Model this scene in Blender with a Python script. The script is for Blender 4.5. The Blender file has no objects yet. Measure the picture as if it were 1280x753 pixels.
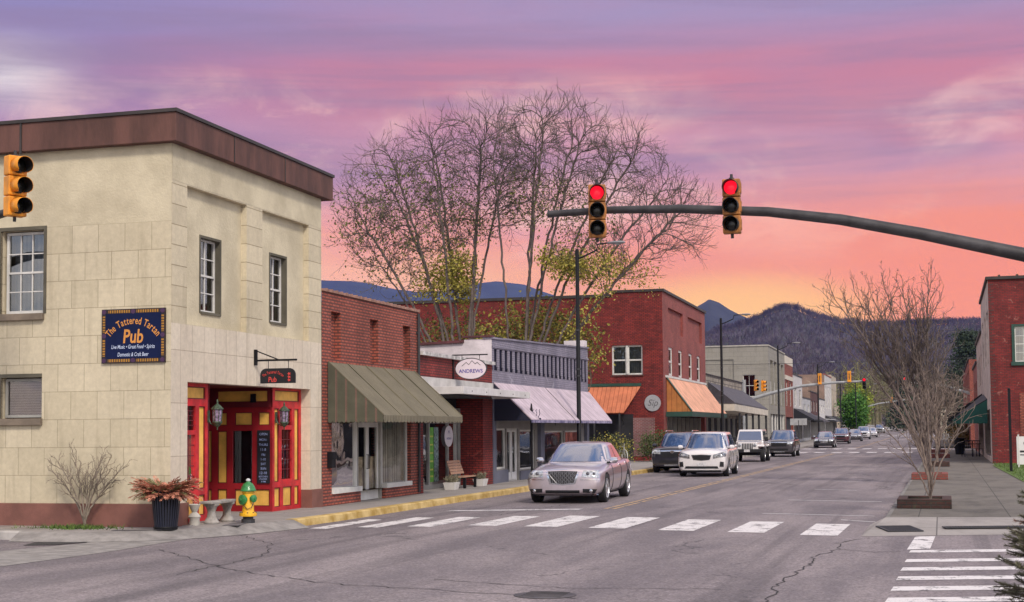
import bpy, bmesh, math, random
import numpy as np
from mathutils import Vector, Matrix
from mathutils.bvhtree import BVHTree
R = math.radians
rng = random.Random(7)
nrg = np.random.default_rng(11)
scn = bpy.context.scene
COL = scn.collection

# ---------------------------------------------------------------- camera
cam_d = bpy.data.cameras.new('camera')
cam = bpy.data.objects.new('camera', cam_d); COL.objects.link(cam)
cam_d.sensor_width = 36; cam_d.lens = 36 * 1777.6 / 1280
cam_d.shift_y = 61.4 / 1280
cam_d.clip_start = 0.2; cam_d.clip_end = 40000
AZ, PITCH, ROLL = 0.295201, 0.0560326, -0.00878119
def cam_axes():
    F = Vector((0, math.cos(PITCH), math.sin(PITCH))); U0 = Vector((0, -math.sin(PITCH), math.cos(PITCH))); R0 = Vector((1, 0, 0))
    Rr = R0 * math.cos(ROLL) + U0 * math.sin(ROLL); U = -R0 * math.sin(ROLL) + U0 * math.cos(ROLL)
    m = Matrix.Rotation(AZ, 3, 'Z')
    return m @ Rr, m @ U, m @ F
_r, _u, _f = cam_axes()
cam.matrix_world = Matrix(((_r.x, _u.x, -_f.x, 0), (_r.y, _u.y, -_f.y, 0), (_r.z, _u.z, -_f.z, 1.9), (0, 0, 0, 1)))
scn.camera = cam
scn.view_settings.view_transform = 'Standard'; scn.view_settings.look = 'None'
scn.view_settings.gamma = 1; scn.view_settings.use_curve_mapping = False
scn.view_settings.exposure = 0.06
scn.cycles.max_bounces = 6; scn.cycles.transparent_max_bounces = 12
scn.cycles.use_denoising = True

# ---------------------------------------------------------------- world
def lin(c):
    return tuple(((x / 255) / 12.92 if x / 255 <= 0.04045 else ((x / 255 + 0.055) / 1.055) ** 2.4) for x in c)
SUN_EL, SUN_AZ = R(42), R(140)          # azimuth measured clockwise from +Y (behind the camera, to its right)
world = bpy.data.worlds.new('World'); scn.world = world; world.use_nodes = True
class NT:
    """small helper around a node tree"""
    def __init__(s, nt): s.nt = nt; s.L = nt.links
    def n(s, t, **k):
        x = s.nt.nodes.new(t)
        for a, b in k.items(): setattr(x, a, b)
        return x
    def set(s, sock, v):
        if isinstance(v, bpy.types.NodeSocket): s.L.new(v, sock)
        else:
            if hasattr(sock.default_value, '__len__'):
                v = tuple(v) if hasattr(v, '__len__') else (v,) * len(sock.default_value)
                if len(sock.default_value) == 4 and len(v) == 3: v = v + (1,)
            sock.default_value = v
    def m(s, op, a, b=0.0, c=None, clamp=False):
        x = s.n('ShaderNodeMath', operation=op, use_clamp=clamp); s.set(x.inputs[0], a); s.set(x.inputs[1], b)
        if c is not None: s.set(x.inputs[2], c)
        return x.outputs[0]
    def mix(s, f, a, b, bt='MIX'):
        x = s.n('ShaderNodeMix', data_type='RGBA', blend_type=bt); s.set(x.inputs[0], f); s.set(x.inputs[6], a); s.set(x.inputs[7], b)
        return x.outputs[2]
    def noise(s, vec, scale, detail=4, rough=0.55, dist=0.0, dim='3D'):
        x = s.n('ShaderNodeTexNoise', noise_dimensions=dim); s.set(x.inputs['Vector'], vec); x.inputs['Scale'].default_value = scale
        x.inputs['Detail'].default_value = detail; x.inputs['Roughness'].default_value = rough; x.inputs['Distortion'].default_value = dist
        return x.outputs[0]
    def sm(s, v, a, b):
        x = s.n('ShaderNodeMapRange', interpolation_type='SMOOTHSTEP'); s.set(x.inputs[0], v)
        x.inputs[1].default_value = a; x.inputs[2].default_value = b; return x.outputs[0]
    def ramp(s, v, stops):
        x = s.n('ShaderNodeValToRGB'); s.set(x.inputs[0], v); cr = x.color_ramp
        while len(cr.elements) < len(stops): cr.elements.new(0.5)
        for e, (p, c) in zip(cr.elements, stops): e.position = p; e.color = tuple(c) + (1,)
        return x.outputs[0]
    def xyz(s, x, y, z):
        c = s.n('ShaderNodeCombineXYZ'); s.set(c.inputs[0], x); s.set(c.inputs[1], y); s.set(c.inputs[2], z); return c.outputs[0]
    def sep(s, v):
        c = s.n('ShaderNodeSeparateXYZ'); s.set(c.inputs[0], v); return c.outputs

w = NT(world.node_tree); world.node_tree.nodes.clear()
tc = w.n('ShaderNodeTexCoord').outputs['Generated']
nrm = w.n('ShaderNodeVectorMath', operation='NORMALIZE'); w.set(nrm.inputs[0], tc)
dx, dy, dz = w.sep(nrm.outputs[0])
fx, fy = -math.sin(AZ), math.cos(AZ); rx, ry = math.cos(AZ), math.sin(AZ)
dF = w.m('ADD', w.m('MULTIPLY', dx, fx), w.m('MULTIPLY', dy, fy)); dR = w.m('ADD', w.m('MULTIPLY', dx, rx), w.m('MULTIPLY', dy, ry))
az = w.m('ARCTAN2', dR, dF); el = w.m('ARCSINE', dz)
v1 = w.xyz(w.m('MULTIPLY', az, 2.2), w.m('MULTIPLY', el, 9.0), 0.3)
v2 = w.xyz(w.m('MULTIPLY', az, 5.0), w.m('MULTIPLY', el, 9.0), 4.3)
n1 = w.noise(v1, 1.0, 3, 0.5, 0.3); n2 = w.noise(v2, 1.7, 5, 0.55, 0.5)
tilt = w.m('MULTIPLY', az, 0.035)
e2 = w.m('ADD', w.m('ADD', el, w.m('MULTIPLY', w.m('SUBTRACT', n1, 0.5), 0.11)), tilt)
n4 = w.noise(w.xyz(w.m('MULTIPLY', az, 3.2), w.m('MULTIPLY', el, 42.0), 2.2), 1.0, 7, 0.6, 0.5)
e2 = w.m('ADD', e2, w.m('ADD', w.m('MULTIPLY', w.m('SUBTRACT', n2, 0.5), 0.05), w.m('MULTIPLY', w.m('SUBTRACT', n4, 0.5), 0.085)))
t = w.m('DIVIDE', e2, 0.6, clamp=True)
S = [(0.0, (240, 180, 150)), (0.055, (245, 190, 135)), (0.085, (246, 186, 130)), (0.108, (241, 164, 124)), (0.135, (232, 142, 130)), (0.165, (218, 146, 158)),
     (0.19, (206, 142, 166)), (0.215, (202, 128, 150)), (0.235, (190, 126, 156)), (0.26, (176, 136, 174)), (0.30, (160, 140, 184)), (0.38, (150, 146, 190)), (0.6, (160, 165, 195))]
base = w.ramp(t, [(e / 0.6, lin(c)) for e, c in S])
lf = w.m('MULTIPLY', w.sm(az, 0.02, -0.36), w.sm(e2, 0.10, 0.26))           # bluer towards the upper left
base = w.mix(w.m('MULTIPLY', lf, 0.72), base, lin((130, 122, 184)))
lf2 = w.m('MULTIPLY', w.sm(az, 0.08, -0.2), w.sm(e2, 0.17, 0.06))          # pinker low on the left
base = w.mix(w.m('MULTIPLY', lf2, 0.8), base, lin((240, 164, 160)))
rf = w.m('MULTIPLY', w.sm(az, 0.17, 0.34), w.m('MULTIPLY', w.sm(e2, 0.19, 0.12), w.sm(e2, 0.03, 0.07)))
base = w.mix(w.m('MULTIPLY', rf, 0.7), base, lin((236, 122, 104)))
v3 = w.xyz(w.m('MULTIPLY', az, 7.0), w.m('MULTIPLY', el, 15.0), 9.1)
puff = w.noise(v3, 1.0, 7, 0.6, 0.4)
pb = w.m('MULTIPLY', w.sm(puff, 0.53, 0.72), w.m('MULTIPLY', w.sm(el, 0.10, 0.15), w.sm(el, 0.28, 0.2)))
base = w.mix(w.m('MULTIPLY', pb, 0.75), base, lin((248, 196, 190)))
def spot(a0, e0, ra, re):
    q = w.m('ADD', w.m('POWER', w.m('DIVIDE', w.m('SUBTRACT', az, a0), ra), 2.0), w.m('POWER', w.m('DIVIDE', w.m('SUBTRACT', el, e0), re), 2.0))
    return w.sm(q, 1.0, 0.0)
puff2 = w.noise(w.xyz(w.m('MULTIPLY', az, 11.0), w.m('MULTIPLY', el, 20.0), 3.3), 1.0, 8, 0.65, 0.6)
sp = w.m('MAXIMUM', w.m('MAXIMUM', spot(-0.20, 0.205, 0.16, 0.05), spot(0.155, 0.165, 0.06, 0.05)), w.m('MAXIMUM', spot(0.04, 0.225, 0.13, 0.03), spot(0.22, 0.14, 0.12, 0.03)))
base = w.mix(w.m('MULTIPLY', w.m('MULTIPLY', sp, w.sm(puff2, 0.42, 0.66)), 0.9), base, lin((250, 198, 186)))
base = w.mix(w.m('MULTIPLY', spot(0.165, 0.082, 0.14, 0.04), 0.62), base, lin((248, 186, 118)))
base = w.mix(w.m('MULTIPLY', w.m('MULTIPLY', w.sm(az, 0.19, 0.30), w.sm(el, 0.17, 0.10)), 0.7), base, lin((238, 122, 100)))
base = w.mix(w.m('MULTIPLY', w.m('MULTIPLY', w.sm(az, -0.3, -0.1), w.sm(w.m('ABSOLUTE', w.m('SUBTRACT', el, w.m('ADD', 0.236, w.m('MULTIPLY', n2, 0.02)))), 0.035, 0.0)), 0.55), base, lin((205, 112, 138)))
pl = w.m('MULTIPLY', w.sm(az, -0.27, -0.37), w.m('MULTIPLY', w.sm(el, 0.20, 0.245), w.sm(el, 0.275, 0.235)))
base = w.mix(w.m('MULTIPLY', pl, w.sm(puff, 0.3, 0.6)), base, lin((250, 242, 240)))
sh = w.m('MULTIPLY', w.sm(w.noise(v3, 0.55, 4, 0.5, 0.6), 0.5, 0.7), w.m('MULTIPLY', w.sm(el, 0.13, 0.2), 0.35))
base = w.mix(sh, base, lin((135, 112, 160)))
# bright broken overcast over and behind the camera
sky = w.n('ShaderNodeTexSky', sky_type='NISHITA', sun_disc=False); sky.sun_elevation = SUN_EL; sky.sun_rotation = SUN_AZ
vd = w.xyz(dx, dy, w.m('MULTIPLY', dz, 1.8)); nd = w.noise(vd, 2.3, 6, 0.6, 0.3)
dome = w.mix(w.sm(nd, 0.40, 0.62), (0.36, 0.42, 0.58), (1.42, 1.18, 0.98))
dome = w.mix(1.0, dome, w.mix(1.0, sky.outputs[0], (0.06, 0.06, 0.06), 'MULTIPLY'), 'ADD')
base = w.mix(w.m('MULTIPLY', spot(0.24, 0.115, 0.26, 0.065), 0.65), base, lin((240, 126, 98)))
base = w.mix(w.m('MULTIPLY', spot(0.16, 0.078, 0.11, 0.034), 0.75), base, lin((250, 188, 110)))
hsv = w.n('ShaderNodeHueSaturation'); hsv.inputs['Saturation'].default_value = 0.90; w.set(hsv.inputs['Color'], base); base = hsv.outputs[0]
streak = w.noise(w.xyz(w.m('MULTIPLY', az, 2.0), w.m('MULTIPLY', el, 30.0), 7.7), 1.0, 6, 0.6, 0.3)
base = w.mix(w.m('MULTIPLY', w.m('MULTIPLY', w.sm(streak, 0.45, 0.7), w.sm(el, 0.12, 0.2)), 0.62), base, lin((146, 126, 160)))
# the sky shines through the evening haze built further down: brighter in proportion to the air in front of it
KH = 4.2e-5
path = w.m('MINIMUM', 8600.0, w.m('DIVIDE', 900.0, w.m('MAXIMUM', el, 0.01)))
ex = w.m('EXPONENT', w.m('MULTIPLY', path, KH))
base = w.mix(1.0, base, w.xyz(ex, ex, ex), 'MULTIPLY')
hs_ = w.m('SUBTRACT', ex, 1.0); base = w.mix(1.0, base, w.xyz(w.m('MULTIPLY', hs_, 0.05), w.m('MULTIPLY', hs_, 0.08), w.m('MULTIPLY', hs_, 0.46)), 'SUBTRACT')
away = w.m('MAXIMUM', w.sm(el, 0.36, 0.75), w.sm(w.m('ABSOLUTE', az), 0.38, 0.56))
col = w.mix(away, base, dome)
gnd = w.sm(dz, 0.0, -0.02)
col = w.mix(gnd, col, (0.12, 0.11, 0.12))
bg = w.n('ShaderNodeBackground'); w.set(bg.inputs[0], col); bg.inputs[1].default_value = 1.0
wo = w.n('ShaderNodeOutputWorld'); w.L.new(bg.outputs[0], wo.inputs[0])
world.cycles.sampling_method = 'MANUAL'; world.cycles.sample_map_resolution = 512

sun_d = bpy.data.lights.new('sun', 'SUN'); sun = bpy.data.objects.new('sun', sun_d); COL.objects.link(sun)
sun_d.energy = 2.5; sun_d.angle = R(10); sun_d.color = (1.0, 0.90, 0.78)
sd = Vector((math.sin(SUN_AZ) * math.cos(SUN_EL), math.cos(SUN_AZ) * math.cos(SUN_EL), math.sin(SUN_EL)))
sun.rotation_euler = (-sd).to_track_quat('-Z', 'Y').to_euler()

# ---------------------------------------------------------------- frames: B is the frame of the left building line (1 degree off the street)
TH = 0.278309 - 0.295201
RZ = -TH
def frB(x, y, z=0.0):
    return Vector((x * math.cos(TH) + y * math.sin(TH), -x * math.sin(TH) + y * math.cos(TH), z))
def gz(Y):
    return 0.0 if Y < 130 else 1.9 * (min(Y, 520) - 130) ** 1.3 / 370 ** 1.3

# ---------------------------------------------------------------- mesh building
class MB:
    def __init__(s): s.v = []; s.f = []; s.mi = []; s.cur = 0
    def add(s, vs, fs):
        b = len(s.v); s.v.extend([tuple(p) for p in vs]); s.f.extend([tuple(i + b for i in f) for f in fs]); s.mi.extend([s.cur] * len(fs)); return s
    def quad(s, a, b, c, d): return s.add([a, b, c, d], [(0, 1, 2, 3)])
    def poly(s, pts): return s.add(pts, [tuple(range(len(pts)))])
    def box(s, x0, x1, y0, y1, z0, z1):
        v = [(x, y, z) for z in (z0, z1) for y in (y0, y1) for x in (x0, x1)]
        return s.add(v, [(0, 2, 3, 1), (4, 5, 7, 6), (0, 1, 5, 4), (2, 6, 7, 3), (0, 4, 6, 2), (1, 3, 7, 5)])
    def hexa(s, v):   # 8 corners: bottom 4 ccw, top 4 ccw
        return s.add(v, [(3, 2, 1, 0), (4, 5, 6, 7), (0, 1, 5, 4), (1, 2, 6, 5), (2, 3, 7, 6), (3, 0, 4, 7)])
    def prism(s, pts, off):   # extrude a planar polygon by vector
        n = len(pts); o = Vector(off); v = [Vector(p) for p in pts]; v += [p + o for p in v]
        return s.add(v, [tuple(range(n))[::-1], tuple(range(n, 2 * n))] + [(i, (i + 1) % n, n + (i + 1) % n, n + i) for i in range(n)])
    def tube(s, pts, rad, n=8, caps=True):
        pts = [Vector(p) for p in pts]
        if not hasattr(rad, '__len__'): rad = [rad] * len(pts)
        vs = []; fs = []; up = None
        for i, p in enumerate(pts):
            d = (pts[min(i + 1, len(pts) - 1)] - pts[max(i - 1, 0)]).normalized()
            if up is None: up = Vector((0, 0, 1)) if abs(d.z) < 0.9 else Vector((1, 0, 0))
            a = d.cross(up).normalized(); b = a.cross(d).normalized(); up = b
            for k in range(n):
                t = 2 * math.pi * k / n; vs.append(p + a * math.cos(t) * rad[i] + b * math.sin(t) * rad[i])
        for i in range(len(pts) - 1):
            for k in range(n):
                fs.append((i * n + k, i * n + (k + 1) % n, (i + 1) * n + (k + 1) % n, (i + 1) * n + k))
        if caps: fs.append(tuple(range(n))[::-1]); fs.append(tuple((len(pts) - 1) * n + k for k in range(n)))
        return s.add(vs, fs)
    def lathe(s, prof, c=(0, 0, 0), n=20, axis='z', sx=1, sy=1):
        vs = []; fs = []
        for r, h in prof:
            for k in range(n):
                t = 2 * math.pi * k / n; a, b = r * math.cos(t) * sx, r * math.sin(t) * sy
                p = (a, b, h) if axis == 'z' else ((h, a, b) if axis == 'x' else (a, h, b))
                vs.append((p[0] + c[0], p[1] + c[1], p[2] + c[2]))
        m = len(prof)
        for i in range(m - 1):
            for k in range(n): fs.append((i * n + k, i * n + (k + 1) % n, (i + 1) * n + (k + 1) % n, (i + 1) * n + k))
        fs.append(tuple(range(n))[::-1]); fs.append(tuple((m - 1) * n + k for k in range(n)))
        return s.add(vs, fs)

class Wall:
    """coordinates on a wall: a along it, d outward, z up"""
    def __init__(s, kind, c): s.k = kind; s.c = c
    def p(s, a, d, z): return (s.c + d, a, z) if s.k == '+x' else ((a, s.c - d, z) if s.k == '-y' else (s.c - d, a, z))
    def box(s, mb, a0, a1, d0, d1, z0, z1):
        p0 = s.p(a0, d0, z0); p1 = s.p(a1, d1, z1)
        return mb.box(min(p0[0], p1[0]), max(p0[0], p1[0]), min(p0[1], p1[1]), max(p0[1], p1[1]), min(z0, z1), max(z0, z1))
    def rect(s, mb, a0, a1, z0, z1, d):
        return mb.quad(s.p(a0, d, z0), s.p(a1, d, z0), s.p(a1, d, z1), s.p(a0, d, z1))
    def holed(s, mb, a0, a1, z0, z1, holes, t=0.2, d=0.0):
        A = sorted({a0, a1} | {h[0] for h in holes} | {h[1] for h in holes}); Z = sorted({z0, z1} | {h[2] for h in holes} | {h[3] for h in holes})
        for i in range(len(A) - 1):
            for j in range(len(Z) - 1):
                ca, cz = (A[i] + A[i + 1]) / 2, (Z[j] + Z[j + 1]) / 2
                if ca < a0 or ca > a1 or cz < z0 or cz > z1: continue
                if any(h[0] < ca < h[1] and h[2] < cz < h[3] for h in holes): continue
                s.rect(mb, A[i], A[i + 1], Z[j], Z[j + 1], d)
        for h in holes:
            tt = h[4] if len(h) > 4 else t
            x0, x1, y0, y1 = h[:4]; q = lambda a, z, dd: s.p(a, dd, z)
            if y0 <= z0 + 1e-6 or y1 >= z1 - 1e-6: edge = [((x0, y0), (x0, y1)), ((x1, y1), (x1, y0))] + ([((x0, y1), (x1, y1))] if y1 < z1 - 1e-6 else []) + ([((x1, y0), (x0, y0))] if y0 > z0 + 1e-6 else [])
            else: edge = [((x0, y0), (x0, y1)), ((x0, y1), (x1, y1)), ((x1, y1), (x1, y0)), ((x1, y0), (x0, y0))]
            for (aa, za), (ab, zb) in edge:
                mb.quad(q(aa, za, d), q(ab, zb, d), q(ab, zb, d - tt), q(aa, za, d - tt))
        return mb

def setp(o, label=None, cat=None, group=None, kind=None):
    if label: o['label'] = label
    if cat: o['category'] = cat
    if group: o['group'] = group
    if kind: o['kind'] = kind
    return o
def make(name, mb, mats, parent=None, off=(0, 0, 0), smooth=False, bevel=0, label=None, angle=35, recalc=True, loc=None, rotz=0):
    me = bpy.data.meshes.new(name)
    v = mb.v if off == (0, 0, 0) else [(p[0] - off[0], p[1] - off[1], p[2] - off[2]) for p in mb.v]
    me.from_pydata(v, [], mb.f)
    if not isinstance(mats, (list, tuple)): mats = [mats]
    for m_ in mats: me.materials.append(m_)
    if len(mats) > 1: me.polygons.foreach_set('material_index', mb.mi)
    if recalc:
        bm = bmesh.new(); bm.from_mesh(me); bmesh.ops.recalc_face_normals(bm, faces=bm.faces); bm.to_mesh(me); bm.free()
    if smooth:
        me.shade_smooth()
        if angle < 180: me.set_sharp_from_angle(angle=R(angle))
    me.update()
    o = bpy.data.objects.new(name, me); COL.objects.link(o)
    if parent is not None: o.parent = parent
    if loc is not None: o.location = loc; o.rotation_euler = (0, 0, rotz)
    if bevel:
        b = o.modifiers.new('bevel', 'BEVEL'); b.width = bevel; b.segments = 2; b.limit_method = 'ANGLE'; b.angle_limit = R(40)
    if label: o['label'] = label
    return o
class Thing:
    def __init__(s, name, label, cat, loc=(0, 0, 0), rotz=0, off=(0, 0, 0), group=None):
        s.o = bpy.data.objects.new(name, None); COL.objects.link(s.o); s.o.location = loc; s.o.rotation_euler = (0, 0, rotz)
        s.off = off; s.o.empty_display_size = 0.3; setp(s.o, label, cat, group)
    def part(s, name, mb, mat, parent=None, **k):
        return make(name, mb, mat, parent or s.o, off=s.off, **k)
def BThing(name, label, cat, o, group=None):
    return Thing(name, label, cat, frB(*o), RZ, tuple(o), group)
def single(name, mb, mat, label, cat, loc=(0, 0, 0), rotz=0, off=(0, 0, 0), group=None, **k):
    o = make(name, mb, mat, None, off=off, loc=loc, rotz=rotz, **k); return setp(o, label, cat, group)
def struct(name, mb, mat, **k):
    o = make(name, mb, mat, **k); o['kind'] = 'structure'; return o

# ---------------------------------------------------------------- text
_tc = {}
def glyphs(s, size=1.0, bold=0.0):
    key = (s, bold)
    if key not in _tc:
        cu = bpy.data.curves.new('t', 'FONT'); cu.body = s; cu.size = 1.0; cu.offset = bold; cu.resolution_u = 3
        o = bpy.data.objects.new('t', cu); COL.objects.link(o)
        bpy.context.view_layer.update(); dg = bpy.context.evaluated_depsgraph_get()
        me = o.evaluated_get(dg).to_mesh()
        _tc[key] = ([tuple(v.co) for v in me.vertices], [tuple(p.vertices) for p in me.polygons])
        o.evaluated_get(dg).to_mesh_clear(); bpy.data.objects.remove(o); bpy.data.curves.remove(cu)
    v, f = _tc[key]
    return [(x * size, y * size) for x, y, z in v], f
def text(mb, W, s, a, z, size, d, bold=0.0, shear=0.0, sx=1.0, align='c'):
    v, f = glyphs(s, size, bold)
    if not v: return
    x0 = min(p[0] for p in v); x1 = max(p[0] for p in v); cx = {'c': (x0 + x1) / 2, 'l': x0, 'r': x1}[align]
    mb.add([W.p(a + (x - cx + shear * y) * sx, d, z + y) for x, y in v], f)
def arctext(mb, W, s, a, z, size, d, rad, bold=0.0, gap=0.1, sx=1.0):
    ws = []
    for ch in s:
        if ch == ' ': ws.append((0, size * 0.28)); continue
        v, f = glyphs(ch, size, bold); x0 = min(p[0] for p in v); x1 = max(p[0] for p in v); ws.append((x0, x1 - x0))
    tot = sum(q[1] for q in ws) * sx + gap * size * (len(s) - 1); pos = -tot / 2
    for ch, (x0, wd) in zip(s, ws):
        wd *= sx
        if ch != ' ':
            th = (pos + wd / 2) / rad; v, f = glyphs(ch, size, bold)
            pts = []
            for x, y in v:
                lx = (x - x0) * sx - wd / 2; r = rad + y
                pts.append(W.p(a + r * math.sin(th) + lx * math.cos(th), d, z - rad + r * math.cos(th) - lx * math.sin(th)))
            mb.add(pts, f)
        pos += wd + gap * size

# ---------------------------------------------------------------- materials
def newmat(name):
    m_ = bpy.data.materials.new(name); m_.use_nodes = True; nt = m_.node_tree; nt.nodes.clear()
    t = NT(nt); b = t.n('ShaderNodeBsdfPrincipled'); o = t.n('ShaderNodeOutputMaterial'); t.L.new(b.outputs[0], o.inputs[0])
    return m_, t, b
def mul(c, k): return tuple(min(1, x * k) for x in c)
def M(name, col, rough=0.7, metal=0.0, var=0.18, scale=2.0, bump=0.0, emit=0.0, col2=None, spec=0.5, coat=0.0, fine=60.0, stretch=(1, 1, 1)):
    m_, t, b = newmat(name)
    oc = t.n('ShaderNodeTexCoord').outputs['Object']
    if stretch != (1, 1, 1):
        mp = t.n('ShaderNodeMapping'); mp.inputs['Scale'].default_value = stretch; t.set(mp.inputs[0], oc); oc = mp.outputs[0]
    n = t.noise(oc, scale, 6, 0.6); f = t.sm(n, 0.3, 0.7)
    c = t.mix(f, mul(col, 1 - var), col2 or mul(col, 1 + var)); t.set(b.inputs['Base Color'], c)
    b.inputs['Roughness'].default_value = rough; b.inputs['Metallic'].default_value = metal
    t.set(b.inputs['Roughness'], t.m('ADD', rough - 0.08, t.m('MULTIPLY', n, 0.16), clamp=True))
    b.inputs['Specular IOR Level'].default_value = spec; b.inputs['Coat Weight'].default_value = coat; b.inputs['Coat Roughness'].default_value = 0.05
    if bump:
        bn = t.n('ShaderNodeBump'); bn.inputs['Strength'].default_value = bump; bn.inputs['Distance'].default_value = 0.02
        t.set(bn.inputs['Height'], t.noise(oc, fine, 4, 0.6)); t.set(b.inputs['Normal'], bn.outputs[0])
    if emit: t.set(b.inputs['Emission Color'], col); b.inputs['Emission Strength'].default_value = emit
    return m_
def brick(name, c1, c2, mortar, bw=0.21, bh=0.075, ms=0.012, var=0.35, bump=0.5, rough=0.85, stain=None, sscale=0.6, off=(0, 0), offset=0.5, squash=1.0, streak=0.0):
    m_, t, b = newmat(name)
    x, y, z = t.sep(t.n('ShaderNodeTexCoord').outputs['Object'])
    vec = t.xyz(t.m('ADD', t.m('ADD', x, y), off[0]), t.m('ADD', z, off[1]), 0.0)
    br = t.n('ShaderNodeTexBrick'); t.set(br.inputs['Vector'], vec); br.offset = offset
    br.inputs['Scale'].default_value = 1; br.inputs['Brick Width'].default_value = bw; br.inputs['Row Height'].default_value = bh
    br.inputs['Mortar Size'].default_value = ms; br.inputs['Mortar Smooth'].default_value = 0.2
    t.set(br.inputs['Color1'], c1); t.set(br.inputs['Color2'], c2); t.set(br.inputs['Mortar'], mortar)
    oc = t.xyz(x, y, z)
    n = t.noise(oc, sscale, 6, 0.65); c = t.mix(t.sm(n, 0.3, 0.7), t.mix(1.0, br.outputs[0], (1 - var,) * 3, 'MULTIPLY'), br.outputs[0])
    nf = t.noise(oc, 9.0, 3, 0.7); c = t.mix(0.45, c, t.mix(1.0, c, t.mix(nf, (0.5, 0.5, 0.5), (1.5, 1.5, 1.5)), 'MULTIPLY'))
    if streak:
        vs = t.xyz(t.m('MULTIPLY', t.m('ADD', x, y), 4.0), t.m('MULTIPLY', z, 0.35), 0.0)
        c = t.mix(t.m('MULTIPLY', t.sm(t.noise(vs, 1.0, 5, 0.6), 0.5, 0.75), streak), c, t.mix(1.0, c, (0.45, 0.42, 0.38), 'MULTIPLY'))
    if stain: c = t.mix(t.sm(t.noise(oc, sscale * 2.3, 5, 0.7, 0.5), 0.58, 0.75), c, stain)
    t.set(b.inputs['Base Color'], c); b.inputs['Roughness'].default_value = rough
    bn = t.n('ShaderNodeBump'); bn.inputs['Strength'].default_value = bump; bn.inputs['Distance'].default_value = 0.012
    h = t.m('ADD', t.m('MULTIPLY', br.outputs['Fac'], -1.0), t.m('MULTIPLY', t.noise(oc, 35, 4, 0.6), 0.5)); t.set(bn.inputs['Height'], h); t.set(b.inputs['Normal'], bn.outputs[0])
    return m_
def stripes(name, c1, c2, pitch, frac=0.5, axis='u', rough=0.8, c3=None, bump=0.0, var=0.15):
    """straight stripes across object axis u = x+y (or x / y / z)"""
    m_, t, b = newmat(name)
    x, y, z = t.sep(t.n('ShaderNodeTexCoord').outputs['Object'])
    u = {'u': t.m('ADD', x, y), 'x': x, 'y': y, 'z': z}[axis]
    f = t.m('FRACT', t.m('ADD', t.m('DIVIDE', u, pitch), 100.0))
    c = t.mix(t.m('LESS_THAN', f, frac), c2, c1)
    if c3: c = t.mix(t.m('LESS_THAN', t.m('ABSOLUTE', t.m('SUBTRACT', f, frac + (1 - frac) * 0.5)), (1 - frac) * 0.18), c, c3)
    n = t.noise(t.xyz(x, y, z), 1.6, 6, 0.65); c = t.mix(t.sm(n, 0.3, 0.7), t.mix(1.0, c, (1 - var * 2,) * 3, 'MULTIPLY'), c)
    t.set(b.inputs['Base Color'], c); b.inputs['Roughness'].default_value = rough
    if bump:
        bn = t.n('ShaderNodeBump'); bn.inputs['Strength'].default_value = bump; bn.inputs['Distance'].default_value = 0.03
        t.set(bn.inputs['Height'], t.sm(t.m('ABSOLUTE', t.m('SUBTRACT', f, 0.5)), 0.35, 0.5)); t.set(b.inputs['Normal'], bn.outputs[0])
    return m_
def glassmat(name, tint=(0.75, 0.8, 0.8), refl=0.22, rough=0.02):
    m_ = bpy.data.materials.new(name); m_.use_nodes = True; nt = m_.node_tree; nt.nodes.clear(); t = NT(nt)
    g = t.n('ShaderNodeBsdfGlossy'); g.inputs['Roughness'].default_value = rough
    tr = t.n('ShaderNodeBsdfTransparent'); t.set(tr.inputs[0], tint)
    fr = t.n('ShaderNodeFresnel'); fr.inputs['IOR'].default_value = 1.5
    oc = t.n('ShaderNodeTexCoord').outputs['Object']
    bn = t.n('ShaderNodeBump'); bn.inputs['Strength'].default_value = 0.12; bn.inputs['Distance'].default_value = 0.05; t.set(bn.inputs['Height'], t.noise(oc, 1.3, 2, 0.5)); t.set(g.inputs['Normal'], bn.outputs[0])
    f = t.m('ADD', t.m('MULTIPLY', fr.outputs[0], 1.0 - refl), refl, clamp=True)
    mx = t.n('ShaderNodeMixShader'); t.set(mx.inputs[0], f); t.L.new(tr.outputs[0], mx.inputs[1]); t.L.new(g.outputs[0], mx.inputs[2])
    o = t.n('ShaderNodeOutputMaterial'); t.L.new(mx.outputs[0], o.inputs[0]); return m_

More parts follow.
